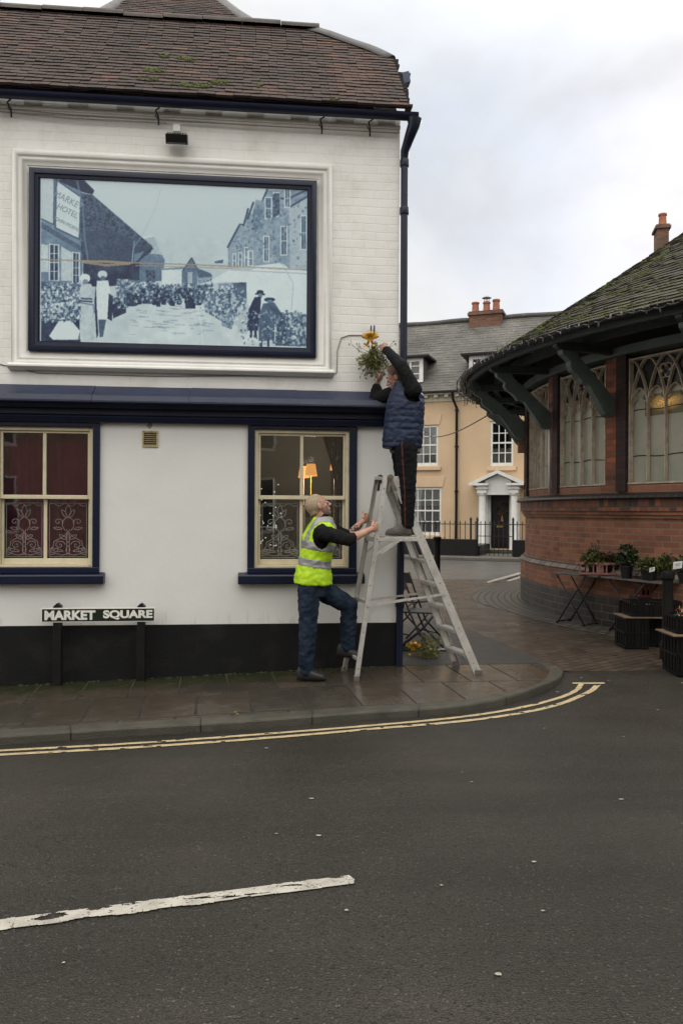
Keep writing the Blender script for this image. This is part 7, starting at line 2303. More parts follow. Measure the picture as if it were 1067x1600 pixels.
hair(Ph2, Mh2, 'hair', M_brown, man2, lambda x: -0.06 if x < -0.03 else (-0.06 + (x + 0.03) * 1.5), 1.0, 0.013, 0.07)
mb = MB(); torso2(mb, 0.0)
limb(mb, [sN, eN, eN.lerp(wN, 0.90)], [0.074, 0.056, 0.040]); limb(mb, [sF, eF, eF.lerp(wF, 0.65)], [0.075, 0.062, 0.05]); limb(mb, [nb2, nb2 + Vector((-0.005, 0, 0.04))], [0.075, 0.070])
fuse(mb, 'jumper', M_blackcloth, man2, 0.008, 3, 0.009, 15, 5)
M_trk = pm('black_work_trousers', (0.008, 0.008, 0.010), 0.9, (0.014, 0.014, 0.016), 14, bs=0.3, bsc=150, spec=0.12)
mb = MB(); loft(mb, [(A(631, 706, 7.40), S2 * 0.155, F2 * 0.12), (pel2, S2 * 0.16, F2 * 0.12)])
limb(mb, [hN, kN, aN + Vector((0, 0, 0.0))], [0.108, 0.074, 0.056]); limb(mb, [hF, kF, aF], [0.108, 0.074, 0.056])
tr2 = fuse(mb, 'trousers', M_trk, man2, 0.008, 3, 0.007, 11, 2, fold=(1, 1, 1.5))
cline = lambda z: hN.lerp(kN, min(1, max(0, (hN.z - z) / (hN.z - kN.z)))) if z > kN.z else kN.lerp(aN, min(1, max(0, (kN.z - z) / (kN.z - aN.z))))
shell(tr2, 'side_stripe', pm('rust_red_piping', (0.10, 0.022, 0.014), 0.8), lambda q, n: n.dot(S2) > 0.4 and abs((q - cline(q.z)).dot(F2) - 0.012) < 0.006, 0.001, tr2)
M_grey_shoe = pm('grey_suede_shoe', (0.155, 0.145, 0.13), 0.85, (0.075, 0.070, 0.062), 30, bs=0.5, bsc=120)
zpl = A(622, 838, 7.36).z
for (an, y, du) in ((aN, 7.33, 0), (aF, 7.53, 6)):
    h_ = A(643 + du, 835, y); t_ = A(602 + du, 837, y + 0.05); h_.z = t_.z = zpl + 0.006
    mb = MB(); shoe(mb, h_, t_, 0.125, 0.050); limb(mb, [an, h_.lerp(t_, 0.22) + Vector((0, 0, 0.05))], [0.052, 0.048])
    fuse(mb, 'shoe', M_grey_shoe, man2, 0.006, 2)
M_quilt, nt_, b_ = new_mat('navy_quilted_nylon')
o_ = objco(nt_); nt_.links.new(mixc(nt_, ramp(nt_, noisef(nt_, o_, 5, 5, 0.6), 0.38, 0.68), (0.012, 0.020, 0.050), (0.019, 0.030, 0.066)), b_.inputs['Base Color']); b_.inputs['Roughness'].default_value = 0.5; b_.inputs['Specular IOR Level'].default_value = 0.3
bump(nt_, b_, noisef(nt_, o_, 40, 4, 0.6, 1.0), 0.5, 0.01)
zb2 = A(630, 697, 7.4).z
mb = MB()
secs = [(A(628, 699, 7.40), 0.175, 0.170), (A(629, 685, 7.40), 0.185, 0.176), (A(631, 660, 7.40), 0.188, 0.170), (A(633, 635, 7.40), 0.195, 0.165), (A(635, 618, 7.4), 0.180, 0.145), (A(634, 606, 7.4), 0.125, 0.105), (A(631, 599, 7.4), 0.092, 0.088)]
loft(mb, [(c, S2 * a, F2 * b) for c, a, b in secs], 28)
def keepq(q):
    q = Vector(q)
    for sh, sgn in ((sN, 1), (sF, -1)):
        l = q - (sh + Vector((0, 0, -0.015))); out = l.dot(S2) * sgn
        if out > -0.06 and (l.dot(F2) / 0.080) ** 2 + (l.z / 0.100) ** 2 < 1: return False
    if (q - (nb2 + Vector((-0.01, 0, 0.045)))).length < 0.075: return False
    return q.z > zb2 - 0.02
bw = fuse(mb, 'body_warmer', M_quilt, man2, 0.008, 3, 0.004, 11, 7, keep=None)
# quilting: horizontal pillows pulled in at wavy seams
me = bw.data; nv = len(me.vertices); co = np.empty(nv * 3, np.float32); me.vertices.foreach_get('co', co); co = co.reshape(-1, 3); nr = np.empty(nv * 3, np.float32); me.vertices.foreach_get('normal', nr); nr = nr.reshape(-1, 3)
d = np.empty(nv, np.float32)
for i in range(nv):
    p = co[i]; z = p[2] + 0.012 * noise.noise(Vector((p[0] * 9, p[1] * 9, p[2] * 3))) + 0.02 * p[0]
    d[i] = 0.006 * (abs(math.sin(z * PI / 0.060)) ** 0.5 - 0.6) + 0.007 * noise.noise(Vector((p[0] * 22, p[1] * 22, p[2] * 34)))
co = co + nr * d[:, None]; me.vertices.foreach_set('co', co.ravel())
bm = bmesh.new(); bm.from_mesh(me); bad = [f for f in bm.faces if not keepq(f.calc_center_median())]; bmesh.ops.delete(bm, geom=bad, context='FACES'); bm.to_mesh(me); bm.free()
s_ = bw.modifiers.new('t', 'SOLIDIFY'); s_.thickness = 0.006; s_.offset = 1
# grey T-shirt hem showing below the body warmer
mb = MB(); loft(mb, [(A(633, 708, 7.40), S2 * 0.155, F2 * 0.135), (A(632, 694, 7.40), S2 * 0.162, F2 * 0.142)])
fuse(mb, 'shirt_hem', pm('grey_shirt', (0.12, 0.12, 0.115), 0.85), man2, 0.008, 2, 0.005, 16, 8)

# ================================================================ PLATFORM LADDER
lad = empty('platform_ladder', ((LNF + LFC) / 2).to_tuple(), label='paint spotted grey aluminium platform stepladder standing on the pavement corner', cat='ladder')
LB = lad.location.copy()
M_alu, nt_, b_ = new_mat('paint_spotted_aluminium')
o_ = objco(nt_)
c_ = mixc(nt_, ramp(nt_, noisef(nt_, o_, 9, 6, 0.7), 0.38, 0.7), (0.56, 0.54, 0.50), (0.40, 0.38, 0.35))
c_ = mixc(nt_, ramp(nt_, noisef(nt_, o_, 38, 3, 0.6), 0.66, 0.70), c_, (0.72, 0.71, 0.68))
c_ = mixc(nt_, ramp(nt_, noisef(nt_, o_, 24, 4, 0.8), 0.70, 0.74), c_, (0.12, 0.09, 0.07))
nt_.links.new(c_, b_.inputs['Base Color']); b_.inputs['Metallic'].default_value = 0.35; b_.inputs['Roughness'].default_value = 0.45
bump(nt_, b_, noisef(nt_, o_, 90, 4), 0.2, 0.003)
def lp(mb, nm, mat=M_alu, bevel=0.003, par=None):
    o = mb.build(nm, mat, par or lad, bevel=bevel); o.matrix_parent_inverse = Matrix.Translation(-LB); return o
WD = (LFF - LNF); WD.z = 0; WD.normalize()
def channel(p, q, w_, d_):
    """C-section stile: web outside, flanges inward"""
    mb = MB(); a = (q - p).normalized(); v = WD; u_ = a.cross(v).normalized()
    th = 0.004
    mb.obox((p + q) / 2, u_ * w_ / 2, v * th / 2, a * (q - p).length / 2)
    for s_ in (-1, 1):
        mb.obox((p + q) / 2 + u_ * (w_ / 2 - th / 2) * s_ + v * (d_ / 2 - 0.0005), u_ * th / 2, v * d_ / 2, a * (q - p).length / 2)
    return mb
for p, q, w_, d_ in ((LNF, TNS, 0.042, 0.022), (LNC, TNC, 0.078, 0.026)):
    lp(channel(p, q, w_, d_), 'stile')
    mb = MB(); a_ = (q - p).normalized()
    for tt in (0.03, 0.06, 0.115, 0.24, 0.36, 0.47, 0.585, 0.70, 0.86, 0.95):
        c_0 = p.lerp(q, tt); mb.tube([c_0 - WD * 0.005, c_0 - WD * 0.001], 0.005, 8)
    lp(mb, 'rivets', pm('dark_rivet', (0.07, 0.06, 0.055), 0.5, metal=0.6), 0)['kind'] = 'stuff'
for p, q, w_, d_ in ((LFF, TFS, 0.042, -0.022), (LFC, TFC, 0.078, -0.026)):
    lp(channel(p, q, w_, d_), 'stile')
for p in (LNF, LFF, LNC, LFC):
    mb = MB(); mb.obox(p + Vector((0, 0, 0.022)), (0.036 if p in (LNC, LFC) else 0.026, 0, 0), (0, 0.018, 0), (0, 0, 0.022)); lp(mb, 'rubber_foot', pm('scuffed_rubber', (0.13, 0.11, 0.10), 0.8), 0.004)
# treads
for tt in (0.895, 0.775, 0.655, 0.537, 0.42):
    n_ = TNC.lerp(LNC, tt); f_ = TFC.lerp(LFC, tt); z = (n_.z + f_.z) / 2
    n_.z = f_.z = z; xd = (LNC - LNF); xd.z = 0; xd.normalize()
    mb = MB(); c = (n_ + f_) / 2; h_ = (f_ - n_) / 2 * 0.97
    mb.obox(c, xd * 0.045, h_, (0, 0, 0.003)); mb.obox(c + xd * 0.044 + Vector((0, 0, -0.013)), xd * 0.0025, h_, (0, 0, 0.012)); mb.obox(c - xd * 0.044 + Vector((0, 0, -0.013)), xd * 0.0025, h_, (0, 0, 0.012))
    for k in range(6): mb.obox(c + xd * (-0.035 + 0.014 * k) + Vector((0, 0, 0.0042)), xd * 0.002, h_, (0, 0, 0.0012))
    lp(mb, 'tread', bevel=0)
# platform
pn0, pf0 = lerp_v(TNS, LNF, 842), lerp_v(TFS, LFF, 842); pn1, pf1 = lerp_v(TNC, LNC, 842), lerp_v(TFC, LFC, 842)
zz_ = zpl - 0.004
for q in (pn0, pf0, pn1, pf1): q.z = zz_
mb = MB(); a = pn0.lerp(pn1, 0.18); b = pf0.lerp(pf1, 0.18); th = Vector((0, 0, 0.004))
mb.add([a - th, pn1 - th, pf1 - th, b - th, a + th, pn1 + th, pf1 + th, b + th], [(3, 2, 1, 0), (4, 5, 6, 7), (0, 1, 5, 4), (1, 2, 6, 5), (2, 3, 7, 6), (3, 0, 4, 7)])
lp(mb, 'platform', bevel=0)
mb = MB(); dz = Vector((0, 0, -0.022))
mb.bar(pn0 + dz, pn1 + dz, 0.035, 0.006); lp(mb, 'platform_rail'); mb = MB(); mb.bar(pf0 + dz, pf1 + dz, 0.035, 0.006); lp(mb, 'platform_rail')
mb = MB(); mb.bar(pn0 + dz, pf0 + dz, 0.05, 0.02); lp(mb, 'platform_rail')
# top cap, hinge and guard plate
mb = MB(); mb.bar(TNS + Vector((0, 0, 0.0)), TFS, 0.035, 0.03, ref=(1, 0, 0)); lp(mb, 'top_rail')
mb = MB(); mb.bar(TNC, TFC, 0.05, 0.02, ref=(1, 0, 0)); lp(mb, 'top_rail')
for a, b in ((TNS, TNC), (TFS, TFC)):
    mb = MB(); m = (a + b) / 2 + Vector((0, 0, 0.004)); sd_ = -WD * 0.006 if a is TNS else WD * 0.006
    mb.tube([m + sd_ * 2, m - sd_], 0.030, 14); mb.tube([m + sd_ * 3, m + sd_ * 2], 0.014, 10); mb.bar(m + sd_, m + sd_ + (LNC - TNC).normalized() * 0.13, 0.03, 0.006); mb.bar(m + sd_, m + sd_ + (LNF - TNS).normalized() * 0.13, 0.025, 0.006)
    lp(mb, 'hinge', pm('dull_steel', (0.25, 0.23, 0.21), 0.45, (0.12, 0.09, 0.07), 20, metal=0.8))
# braces and rungs
for (p, q, va, vb, w_) in ((TNS, LNF, 946, 928, 0.024), (TFS, LFF, 940, 926, 0.024)):
    o_p = lerp_v(p, q, va); e = lerp_v(TNC, LNC, vb) if p is TNS else lerp_v(TFC, LFC, vb)
    s_ = -WD * 0.008 if p is TNS else WD * 0.008
    mb = MB(); mid = o_p.lerp(e, 0.5); mb.bar(o_p + s_, mid + s_, w_, 0.006); mb.bar(o_p.lerp(e, 0.46) + s_ * 1.8, e + s_ * 1.8, w_ * 0.8, 0.006); mb.tube([mid + s_ * 3, mid], 0.010, 8); lp(mb, 'spreader', bevel=0)
for va in (942, 1032): 
    a = lerp_v(TNS, LNF, va); b = lerp_v(TFS, LFF, va - (8 if va > 1000 else 8)); b.z = a.z
    mb = MB(); mb.bar(a, b, 0.03, 0.018); lp(mb, 'rung')
for (a, b) in ((lerp_v(TNS, LNF, 868), pn0.lerp(pn1, 0.55)), (lerp_v(TFS, LFF, 866), pf0.lerp(pf1, 0.5)), (lerp_v(TNC, LNC, 1040), lerp_v(TFC, LFC, 1012)), (pn0.lerp(pn1, 0.1) + Vector((0, 0, -0.15)), pn0.lerp(pn1, 0.62))):
    mb = MB(); mb.bar(a, b, 0.018, 0.005); lp(mb, 'brace', bevel=0)

# ================================================================ MISTLETOE
M_mist = pm('mistletoe_leaves', (0.13, 0.135, 0.030), 0.55, (0.085, 0.095, 0.022), 20)
M_mist2 = pm('yellow_mistletoe_leaves', (0.26, 0.22, 0.045), 0.55, (0.15, 0.14, 0.03), 20)
M_gold = pm('gold_satin_ribbon', (0.62, 0.33, 0.03), 0.28, (0.42, 0.20, 0.02), 18, metal=0.35)
def bow(parent, c, s=1.0, ax=Vector((1, 0, 0)), up=Vector((0, 0, 1))):
    nn = ax.cross(up); mb = MB()
    for k, (a, l, w_) in enumerate(((25, 0.075, 0.03), (155, 0.07, 0.03), (70, 0.06, 0.026), (110, 0.055, 0.026), (-60, 0.07, 0.02), (-115, 0.075, 0.02))):
        d = ax * math.cos(R(a)) + up * math.sin(R(a)); sd = d.cross(nn).normalized(); vs = []
        n = 12; loop = k < 4
        for i in range(n + 1):
            t = i / n
            if loop: p = c + d * l * s * math.sin(PI * t) * 1.0 + nn * 0.035 * s * math.sin(2 * PI * t)
            else: p = c + d * l * s * t + nn * 0.01 * math.sin(6 * t)
            vs += [p - sd * w_ * s / 2, p + sd * w_ * s / 2]
        mb.add(vs, [(2 * i, 2 * i + 2, 2 * i + 3, 2 * i + 1) for i in range(n)])
    ico(mb, c, 0.014 * s, n=8, m=6)
    o = mb.build('ribbon_bow', M_gold, parent, smooth=True, recalc=False); o.matrix_parent_inverse = Matrix.Translation(-parent.location); return o
def sprig(mb, p, d, L_, depth, spread=0.5):
    """forked mistletoe twig with paired leaves"""
    n = 3; q = p
    for i in range(n):
        d = (d + Vector((random.gauss(0, .12), random.gauss(0, .12), random.gauss(0, .12)))).normalized(); r_ = q + d * L_ / n
        mb.cur = 0; mb.tube([q, r_], 0.0022, 3, cap=False); q = r_
    if depth > 0:
        for _ in range(2):
            dd = (d + Vector((random.gauss(0, spread), random.gauss(0, spread), random.gauss(0, spread)))).normalized(); sprig(mb, q, dd, L_ * 0.8, depth - 1, spread)
    for k in range(2 if depth else 3):
        a = Vector((random.gauss(0, 1), random.gauss(0, 1), random.gauss(0, 1))); a = (a - d * a.dot(d)).normalized()
        lf = (d * 0.7 + a * 0.7).normalized() * random.uniform(0.026, 0.042); w_ = lf.cross(d).normalized() * 0.0065
        mb.cur = 1 if random.random() < 0.68 else 2
        mb.add([q, q + lf * 0.5 + w_, q + lf, q + lf * 0.5 - w_], [(0, 1, 2, 3)])
random.seed(21)
mc = at(583, 545, 7.70)
mist = empty('mistletoe_bunch', mc, label='bunch of mistletoe with a gold bow being hung head down on the white wall', cat='mistletoe')
mb = MB()
for k in range(62):
    top = at(585, 536, 7.70) + Vector((random.gauss(0, 0.01), random.gauss(0, 0.01), random.gauss(0, 0.01)))
    d = Vector((random.gauss(-0.05, 0.27), random.gauss(-0.1, 0.25), -1)).normalized()
    sprig(mb, top, d, random.uniform(0.08, 0.14), 2, 0.42)
mbt = mb.build('sprigs', [pm('green_twig', (0.10, 0.11, 0.03), 0.6), M_mist, M_mist2], mist, recalc=False); mbt.matrix_parent_inverse = Matrix.Translation(-mist.location)
bow(mist, at(578, 529, 7.60), 1.15)
mb = MB(); hk = at(583, 515, 7.76)
mb.tube([hk + Vector((-0.02, 0.05, 0.03)), hk + Vector((-0.02, 0, 0.035)), hk + Vector((-0.022, -0.03, -0.02)), hk + Vector((-0.02, -0.04, -0.09))], 0.008, 6)
hko = MB(); hko.tube([hk + Vector((0.01, 0.06, 0.0)), hk + Vector((0.01, -0.02, 0.03)), hk + Vector((0.008, -0.035, -0.04)), hk + Vector((0.0, -0.04, -0.10))], 0.009, 6)
hook = mb.build('wall_hook', M_iron, pub); hook.matrix_parent_inverse = pub.matrix_basis.inverted()
hook = hko.build('wall_hook', M_iron, pub); hook.matrix_parent_inverse = pub.matrix_basis.inverted()
gp = ground_at(664, 1026)
mg = empty('mistletoe_bunch', gp, label='second bunch of mistletoe with a gold bow lying on the ground by the folding chair', cat='mistletoe')
mb = MB()
for k in range(40):
    a = random.uniform(-0.7, 0.7)
    sprig(mb, gp + Vector((-0.15 + random.gauss(0, .02), random.gauss(0, 0.03), 0.04 + random.random() * 0.03)), Vector((math.cos(a), math.sin(a) * 0.8, random.uniform(-0.02, 0.32))).normalized(), random.uniform(0.07, 0.13), 2, 0.35)
for i, v in enumerate(mb.v):
    if v[2] < 0.006: mb.v[i] = (v[0], v[1], 0.006)
o = mb.build('sprigs', [MATS['green_twig'], M_mist, M_mist2], mg, recalc=False); o.matrix_parent_inverse = Matrix.Translation(-gp)
bow(mg, gp + Vector((-0.13, -0.03, 0.10)), 1.15)
# strip of silver wrapping beside it
mb = MB(); q0 = ground_at(672, 1018); vs = []
for i in range(13):
    t = i / 12; vs += [q0 + Vector((0.22 * t, 0.01 * math.sin(i), 0.012 + 0.012 * abs(math.sin(i * 1.9)))), q0 + Vector((0.22 * t, 0.10 + 0.01 * math.sin(i * 2), 0.010 + 0.010 * abs(math.sin(i * 1.3 + 1))))]
mb.add(vs, [(2 * i, 2 * i + 2, 2 * i + 3, 2 * i + 1) for i in range(12)])
tag(mb.build('foil_wrapping', pm('crumpled_silver_film', (0.5, 0.5, 0.5), 0.3, metal=0.3), recalc=False), 'crumpled pale wrapping film on the ground behind the fallen mistletoe', 'wrapping')
# ================================================================ STREET SIGN
Hs = PUB.hit
sy = -0.14
s0, z1s = Hs(65, 949, sy); s1, _ = Hs(243, 949, sy); z0s = Hs(150, 972, sy)[1]; z1s = Hs(150, 949.5, sy)[1]
sx_ = (s0 + s1) / 2; gw = PUB.o + PUB.ex * sx_ + PUB.ey * sy
sign = empty('street_name_sign', PUB.o, PUB.a, label='green and white street name sign on two black posts reading MARKET SQUARE', cat='sign')
M_swhite = pm('sign_white', (0.78, 0.77, 0.73), 0.5, (0.68, 0.67, 0.63), 10); M_sgreen = pm('sign_dark_green', (0.014, 0.024, 0.012), 0.6, spec=0.2)
mb = MB(); mb.box(s0, s1, sy - 0.008, sy, z0s, z1s); pl = mb.build('plate', M_swhite, sign, bevel=0.003)
mb = MB(); b = 0.010; mb.box(s0 + b, s1 - b, sy - 0.0105, sy - 0.0085, z0s + b, z1s - b); mb.build('green_field', M_sgreen, pl)
zc = (z0s + z1s) / 2; hh = (z1s - z0s)
for word, ua, ub in (('MARKET', 70.5, 150), ('SQUARE', 162, 239)):
    a, _ = Hs(ua, 960, sy); b_x, _ = Hs(ub, 960, sy)
    t = text_mesh(word, 0.118, M_swhite, 'lettering', pl, ((a + b_x) / 2, sy - 0.0106, zc), (PI / 2, 0, 0), extrude=0.0008, offset=0.0055)
    wdt = t.dimensions.x if t.dimensions.x > 0 else 1
    xs = [v.co.x for v in t.data.vertices]; ys = [v.co.y for v in t.data.vertices]
    k = (b_x - a) / (max(xs) - min(xs)); ky = (hh * 0.66) / (max(ys) - min(ys)); yc = (max(ys) + min(ys)) / 2
    t.scale = (k, ky, 1); t.location.z = zc - yc * ky; t.location.x = (a + b_x) / 2 - (max(xs) + min(xs)) / 2 * k
for u in (91, 221.5):
    s, zt = Hs(u, 943, sy + 0.03); gx_ = (PUB.o + PUB.ex * s).x
    mb = MB(); w_ = 0.036
    mb.box(s - w_, s + w_, sy + 0.0005, sy + 0.07, g(gx_) - 0.1, zt - 0.03)
    mb.prism([(s - w_ - 0.004, zt - 0.0295), (s + w_ + 0.004, zt - 0.0295), (s + 0.006, zt + 0.004), (s - 0.006, zt + 0.004)], 'y', sy + 0.0, sy + 0.074)
    mb.build('post', M_black, sign, bevel=0.003)

# ================================================================ FOLDING CHAIRS AND BOLLARDS
M_blk = pm('black_powder_coat', (0.012, 0.012, 0.013), 0.4)
def chair():
    c = empty('folding_chair', (0, 0, 0), label='x', cat='chair', group='black folding chairs beside the pub corner')
    mb = MB(); mb.box(-0.20, 0.20, -0.19, 0.19, 0.425, 0.445); mb.build('seat', M_blk, c, bevel=0.01)
    mb = MB(); mb.prism([(-0.17, 0.66), (-0.20, 0.72), (-0.225, 0.79), (-0.21, 0.79), (-0.185, 0.72), (-0.155, 0.66)], 'y', -0.20, 0.20)
    bk = mb.build('backrest', M_blk, c, bevel=0.004)
    for s_ in (-1, 1):
        mb = MB(); mb.tube([(-0.225, 0.2 * s_, 0.80), (-0.15, 0.2 * s_, 0.60), (0.02, 0.2 * s_, 0.22), (0.24, 0.2 * s_, 0.01)], 0.011, 7); mb.build('leg', M_blk, c, smooth=True)
        mb = MB(); mb.tube([(0.19, 0.17 * s_, 0.43), (0.02, 0.17 * s_, 0.22), (-0.24, 0.17 * s_, 0.01)], 0.011, 7); mb.build('leg', M_blk, c, smooth=True)
    for (x, z) in ((0.20, 0.045), (-0.2, 0.045), (-0.1, 0.5)):
        mb = MB(); mb.tube([(x, -0.19, z), (x, 0.19, z)], 0.009, 6); mb.build('stretcher', M_blk, c, smooth=True)
    return c
ch0 = chair(); ch0.location = (0.86, 8.72, 0.004); ch0.rotation_euler = (0, 0, R(-14)); ch0['label'] = 'black folding chair opened nearest the pub corner behind the ladder'
ch1 = copy_tree(ch0); ch1.location = (0.90, 9.75, 0.004); ch1.rotation_euler = (0, 0, R(30)); ch1['label'] = 'farther black folding chair half hidden behind the open one'
M_bol = pm('black_cast_iron_paint', (0.005, 0.005, 0.005), 0.55, (0.009, 0.0085, 0.008), 9, bs=0.3, bsc=60, spec=0.15)
def bollard(u, vb, vt, wpx, lab, base=True, z0=0.0):
    Y = FPX * (HC - z0) / (vb - 800); p = at(u, vb, Y); r_ = wpx / 2 * Y / FPX; h_ = at(u, vt, Y).z - z0
    b = empty('bollard', (p.x, p.y, z0), label=lab, cat='bollard', group='black cast iron bollards')
    mb = MB()
    mb.lathe([(r_ * 1.45, 0), (r_ * 1.45, 0.14), (r_ * 1.3, 0.17), (r_, 0.20), (r_, h_ - 0.10)], (0, 0, 0), 16); mb.build('shaft', M_bol, b, autos=35)
    mb = MB(); mb.lathe([(r_ * 1.0, h_ - 0.0995), (r_ * 1.25, h_ - 0.085), (r_ * 1.3, h_ - 0.03), (r_ * 1.1, h_ - 0.01), (r_ * 0.4, h_)], (0, 0, 0), 16); mb.build('cap', M_bol, b, autos=35)
    return b
bollard(1042, 1027, 891, 16, 'black iron bollard standing among the crates at the right edge')
bollard(682.5, 912, 838, 10, 'black iron bollard in the passage behind the ladder')

# ================================================================ MARKET STALL BY THE HALL
def folding_table(A_, d, L_, dep_dir, dep, zt, lab, legs):
    t = empty('folding_table', (A_[0], A_[1], 0.004), label=lab, cat='table', group='folding display tables along the hall')
    d = Vector((d[0], d[1], 0)).normalized(); n = Vector((dep_dir[0], dep_dir[1], 0)).normalized()
    mb = MB(); c = d * L_ / 2 + n * dep / 2 + Vector((0, 0, zt - 0.016))
    mb.obox(c, d * L_ / 2, n * dep / 2, (0, 0, 0.012)); tt = mb.build('table_top', pm('grey_table_board', (0.13, 0.12, 0.11), 0.5, (0.09, 0.085, 0.08), 6), t, bevel=0.004)
    for k in (0.06, 0.94):
        for s_ in (0, 1):
            for m_ in (0,):
                pass
    for off in (0.03, dep - 0.03):
        for (a, b) in ((0.12, 0.72), (0.72, 0.12)):
            mb = MB(); mb.tube([d * L_ * a + n * off + Vector((0, 0, zt - 0.03)), d * L_ * b + n * off + Vector((0, 0, 0.0))], 0.011, 6); mb.build('leg', M_blk, t, smooth=True)
    for (a, z) in ((0.72, 0.03), (0.12, 0.03)):
        mb = MB(); mb.tube([d * L_ * a + n * 0.03 + Vector((0, 0, z)), d * L_ * a + n * (dep - 0.03) + Vector((0, 0, z))], 0.010, 6); mb.build('stretcher', M_blk, t, smooth=True)
    return t
ZT = 0.70
folding_table((2.87, 10.95), (0.636, -0.77), 0.74, (0.77, 0.636), 0.36, ZT, 'black legged folding table carrying the pink crate of plants', 2)
folding_table((3.36, 10.32), (0.42, -0.905), 1.0, (0.905, 0.42), 0.30, ZT, 'nearer folding table crowded with potted plants by the hall wall', 2)
M_pink = pm('faded_pink_plastic', (0.36, 0.17, 0.155), 0.55, (0.26, 0.12, 0.11), 12)
M_redp = pm('dull_red_plastic', (0.24, 0.065, 0.05), 0.5, (0.17, 0.05, 0.04), 12)
M_bplast = pm('black_plastic', (0.005, 0.005, 0.0055), 0.55, (0.009, 0.009, 0.009), 14, spec=0.12)
def crate(nm, w_, d_, h_, mat, loc, rz, lab, cat, grp=None, slots=6, solid_mid=True):
    c = empty(nm, loc, rz, label=lab, cat=cat, group=grp)
    mb = MB(); t = 0.010
    mb.box(-w_ / 2, w_ / 2, -d_ / 2, d_ / 2, 0, 0.008); mb.build('bottom', mat, c)
    mb = MB()
    for y in (-d_ / 2, d_ / 2):
        mb.box(-w_ / 2, w_ / 2, y - t / 2, y + t / 2, h_ - 0.028, h_); mb.box(-w_ / 2, w_ / 2, y - t / 2, y + t / 2, 0.0085, 0.03)
        for i in range(slots + 1):
            x = -w_ / 2 + w_ * i / slots; e = 0.009
            mb.box(max(-w_ / 2, x - e), min(w_ / 2, x + e), y - t / 2 + 0.001, y + t / 2 - 0.001, 0.0305, h_ - 0.0285)
        if solid_mid: mb.box(-w_ / 2 / slots * 1.1, w_ / 2 / slots * 1.1, y - t / 2 + 0.0015, y + t / 2 - 0.0015, 0.031, h_ - 0.029)
        if h_ > 0.25: mb.box(-w_ / 2, w_ / 2, y - t / 2 - .001, y + t / 2 + .001, h_ * 0.48, h_ * 0.56)
    for x in (-w_ / 2, w_ / 2):
        mb.box(x - t / 2, x + t / 2, -d_ / 2 + t, d_ / 2 - t, h_ - 0.028, h_); mb.box(x - t / 2, x + t / 2, -d_ / 2 + t, d_ / 2 - t, 0.0085, 0.03)
        for i in range(1, 5):
            y = -d_ / 2 + d_ * i / 5; mb.box(x - t / 2 + 0.001, x + t / 2 - 0.001, y - 0.009, y + 0.009, 0.0305, h_ - 0.0285)
        if h_ > 0.25: mb.box(x - t / 2 - .001, x + t / 2 + .001, -d_ / 2 + t, d_ / 2 - t, h_ * 0.48, h_ * 0.56)
    mb.build('sides', mat, c)
    if mat is M_bplast:
        mb = MB(); e = 0.0035
        for (a0, a1, b0, b1) in ((-w_ / 2 + e, w_ / 2 - e, -d_ / 2 + e, -d_ / 2 + e + .003), (-w_ / 2 + e, w_ / 2 - e, d_ / 2 - e - .003, d_ / 2 - e), (-w_ / 2 + e, -w_ / 2 + e + .003, -d_ / 2 + .016, d_ / 2 - .016), (w_ / 2 - e - .003, w_ / 2 - e, -d_ / 2 + .016, d_ / 2 - .016)):
            mb.box(a0, a1, b0, b1, 0.0085, h_ * (0.93 if h_ > 0.25 else 0.8))
        mb.build('liner', mat, c)
    return c
def gz_at(u, v, z):          # point on the horizontal plane z
    d = ray(u, v); return CAM + d * ((z - HC) / d.z)
zt0 = ZT + 0.005
c1 = gz_at(931, 898.5, zt0)
crate('plastic_crate', 0.50, 0.28, 0.165, M_pink, (c1.x + 0.08, c1.y + 0.13, zt0), R(-14), 'faded pink slotted crate of plants at the end of the far table', 'crate', 'slotted plastic crates')
M_leafA = pm('leaf_mid_green', (0.055, 0.085, 0.018), 0.5, (0.030, 0.050, 0.012), 25)
M_leafB = pm('leaf_lime_green', (0.14, 0.16, 0.030), 0.5, (0.08, 0.10, 0.02), 25)
M_leafD = pm('leaf_dark_green', (0.022, 0.036, 0.014), 0.45, (0.012, 0.020, 0.010), 25)
M_leafR = pm('leaf_maroon', (0.075, 0.016, 0.014), 0.55, (0.04, 0.012, 0.010), 25)
M_leafO = pm('leaf_orange_yellow', (0.36, 0.18, 0.02), 0.55, (0.22, 0.10, 0.02), 25)
M_potb = pm('black_flower_pot', (0.014, 0.013, 0.013), 0.5)
M_petal = pm('mixed_petals_red', (0.40, 0.02, 0.03), 0.5); M_petaly = pm('mixed_petals_yellow', (0.5, 0.34, 0.04), 0.5); M_petalw = pm('petals_white', (0.6, 0.58, 0.5), 0.5)
def leaves(mb, c, r, n, size, up=0.4, mats=1, shape=None):
    c = Vector(c)
    for _ in range(n):
        d = Vector((random.gauss(0, 1), random.gauss(0, 1), random.gauss(0, 1))).normalized() * random.random() ** 0.45
        p = c + Vector((d.x * r[0], d.y * r[1], abs(d.z) * r[2] if up else d.z * r[2]))
        a = (d * 0.8 + Vector((random.gauss(0, .6), random.gauss(0, .6), random.gauss(0.3, .5)))).normalized() * size * random.uniform(0.6, 1.25)
        w_ = a.cross(Vector((random.gauss(0, 1), random.gauss(0, 1), random.gauss(0, 1)))).normalized() * a.length * 0.28
        mb.cur = random.randrange(mats) if isinstance(mats, int) else random.choices(range(len(mats)), mats)[0]
        mb.add([p, p + a * 0.45 + w_, p + a, p + a * 0.45 - w_], [(0, 1, 2, 3)])
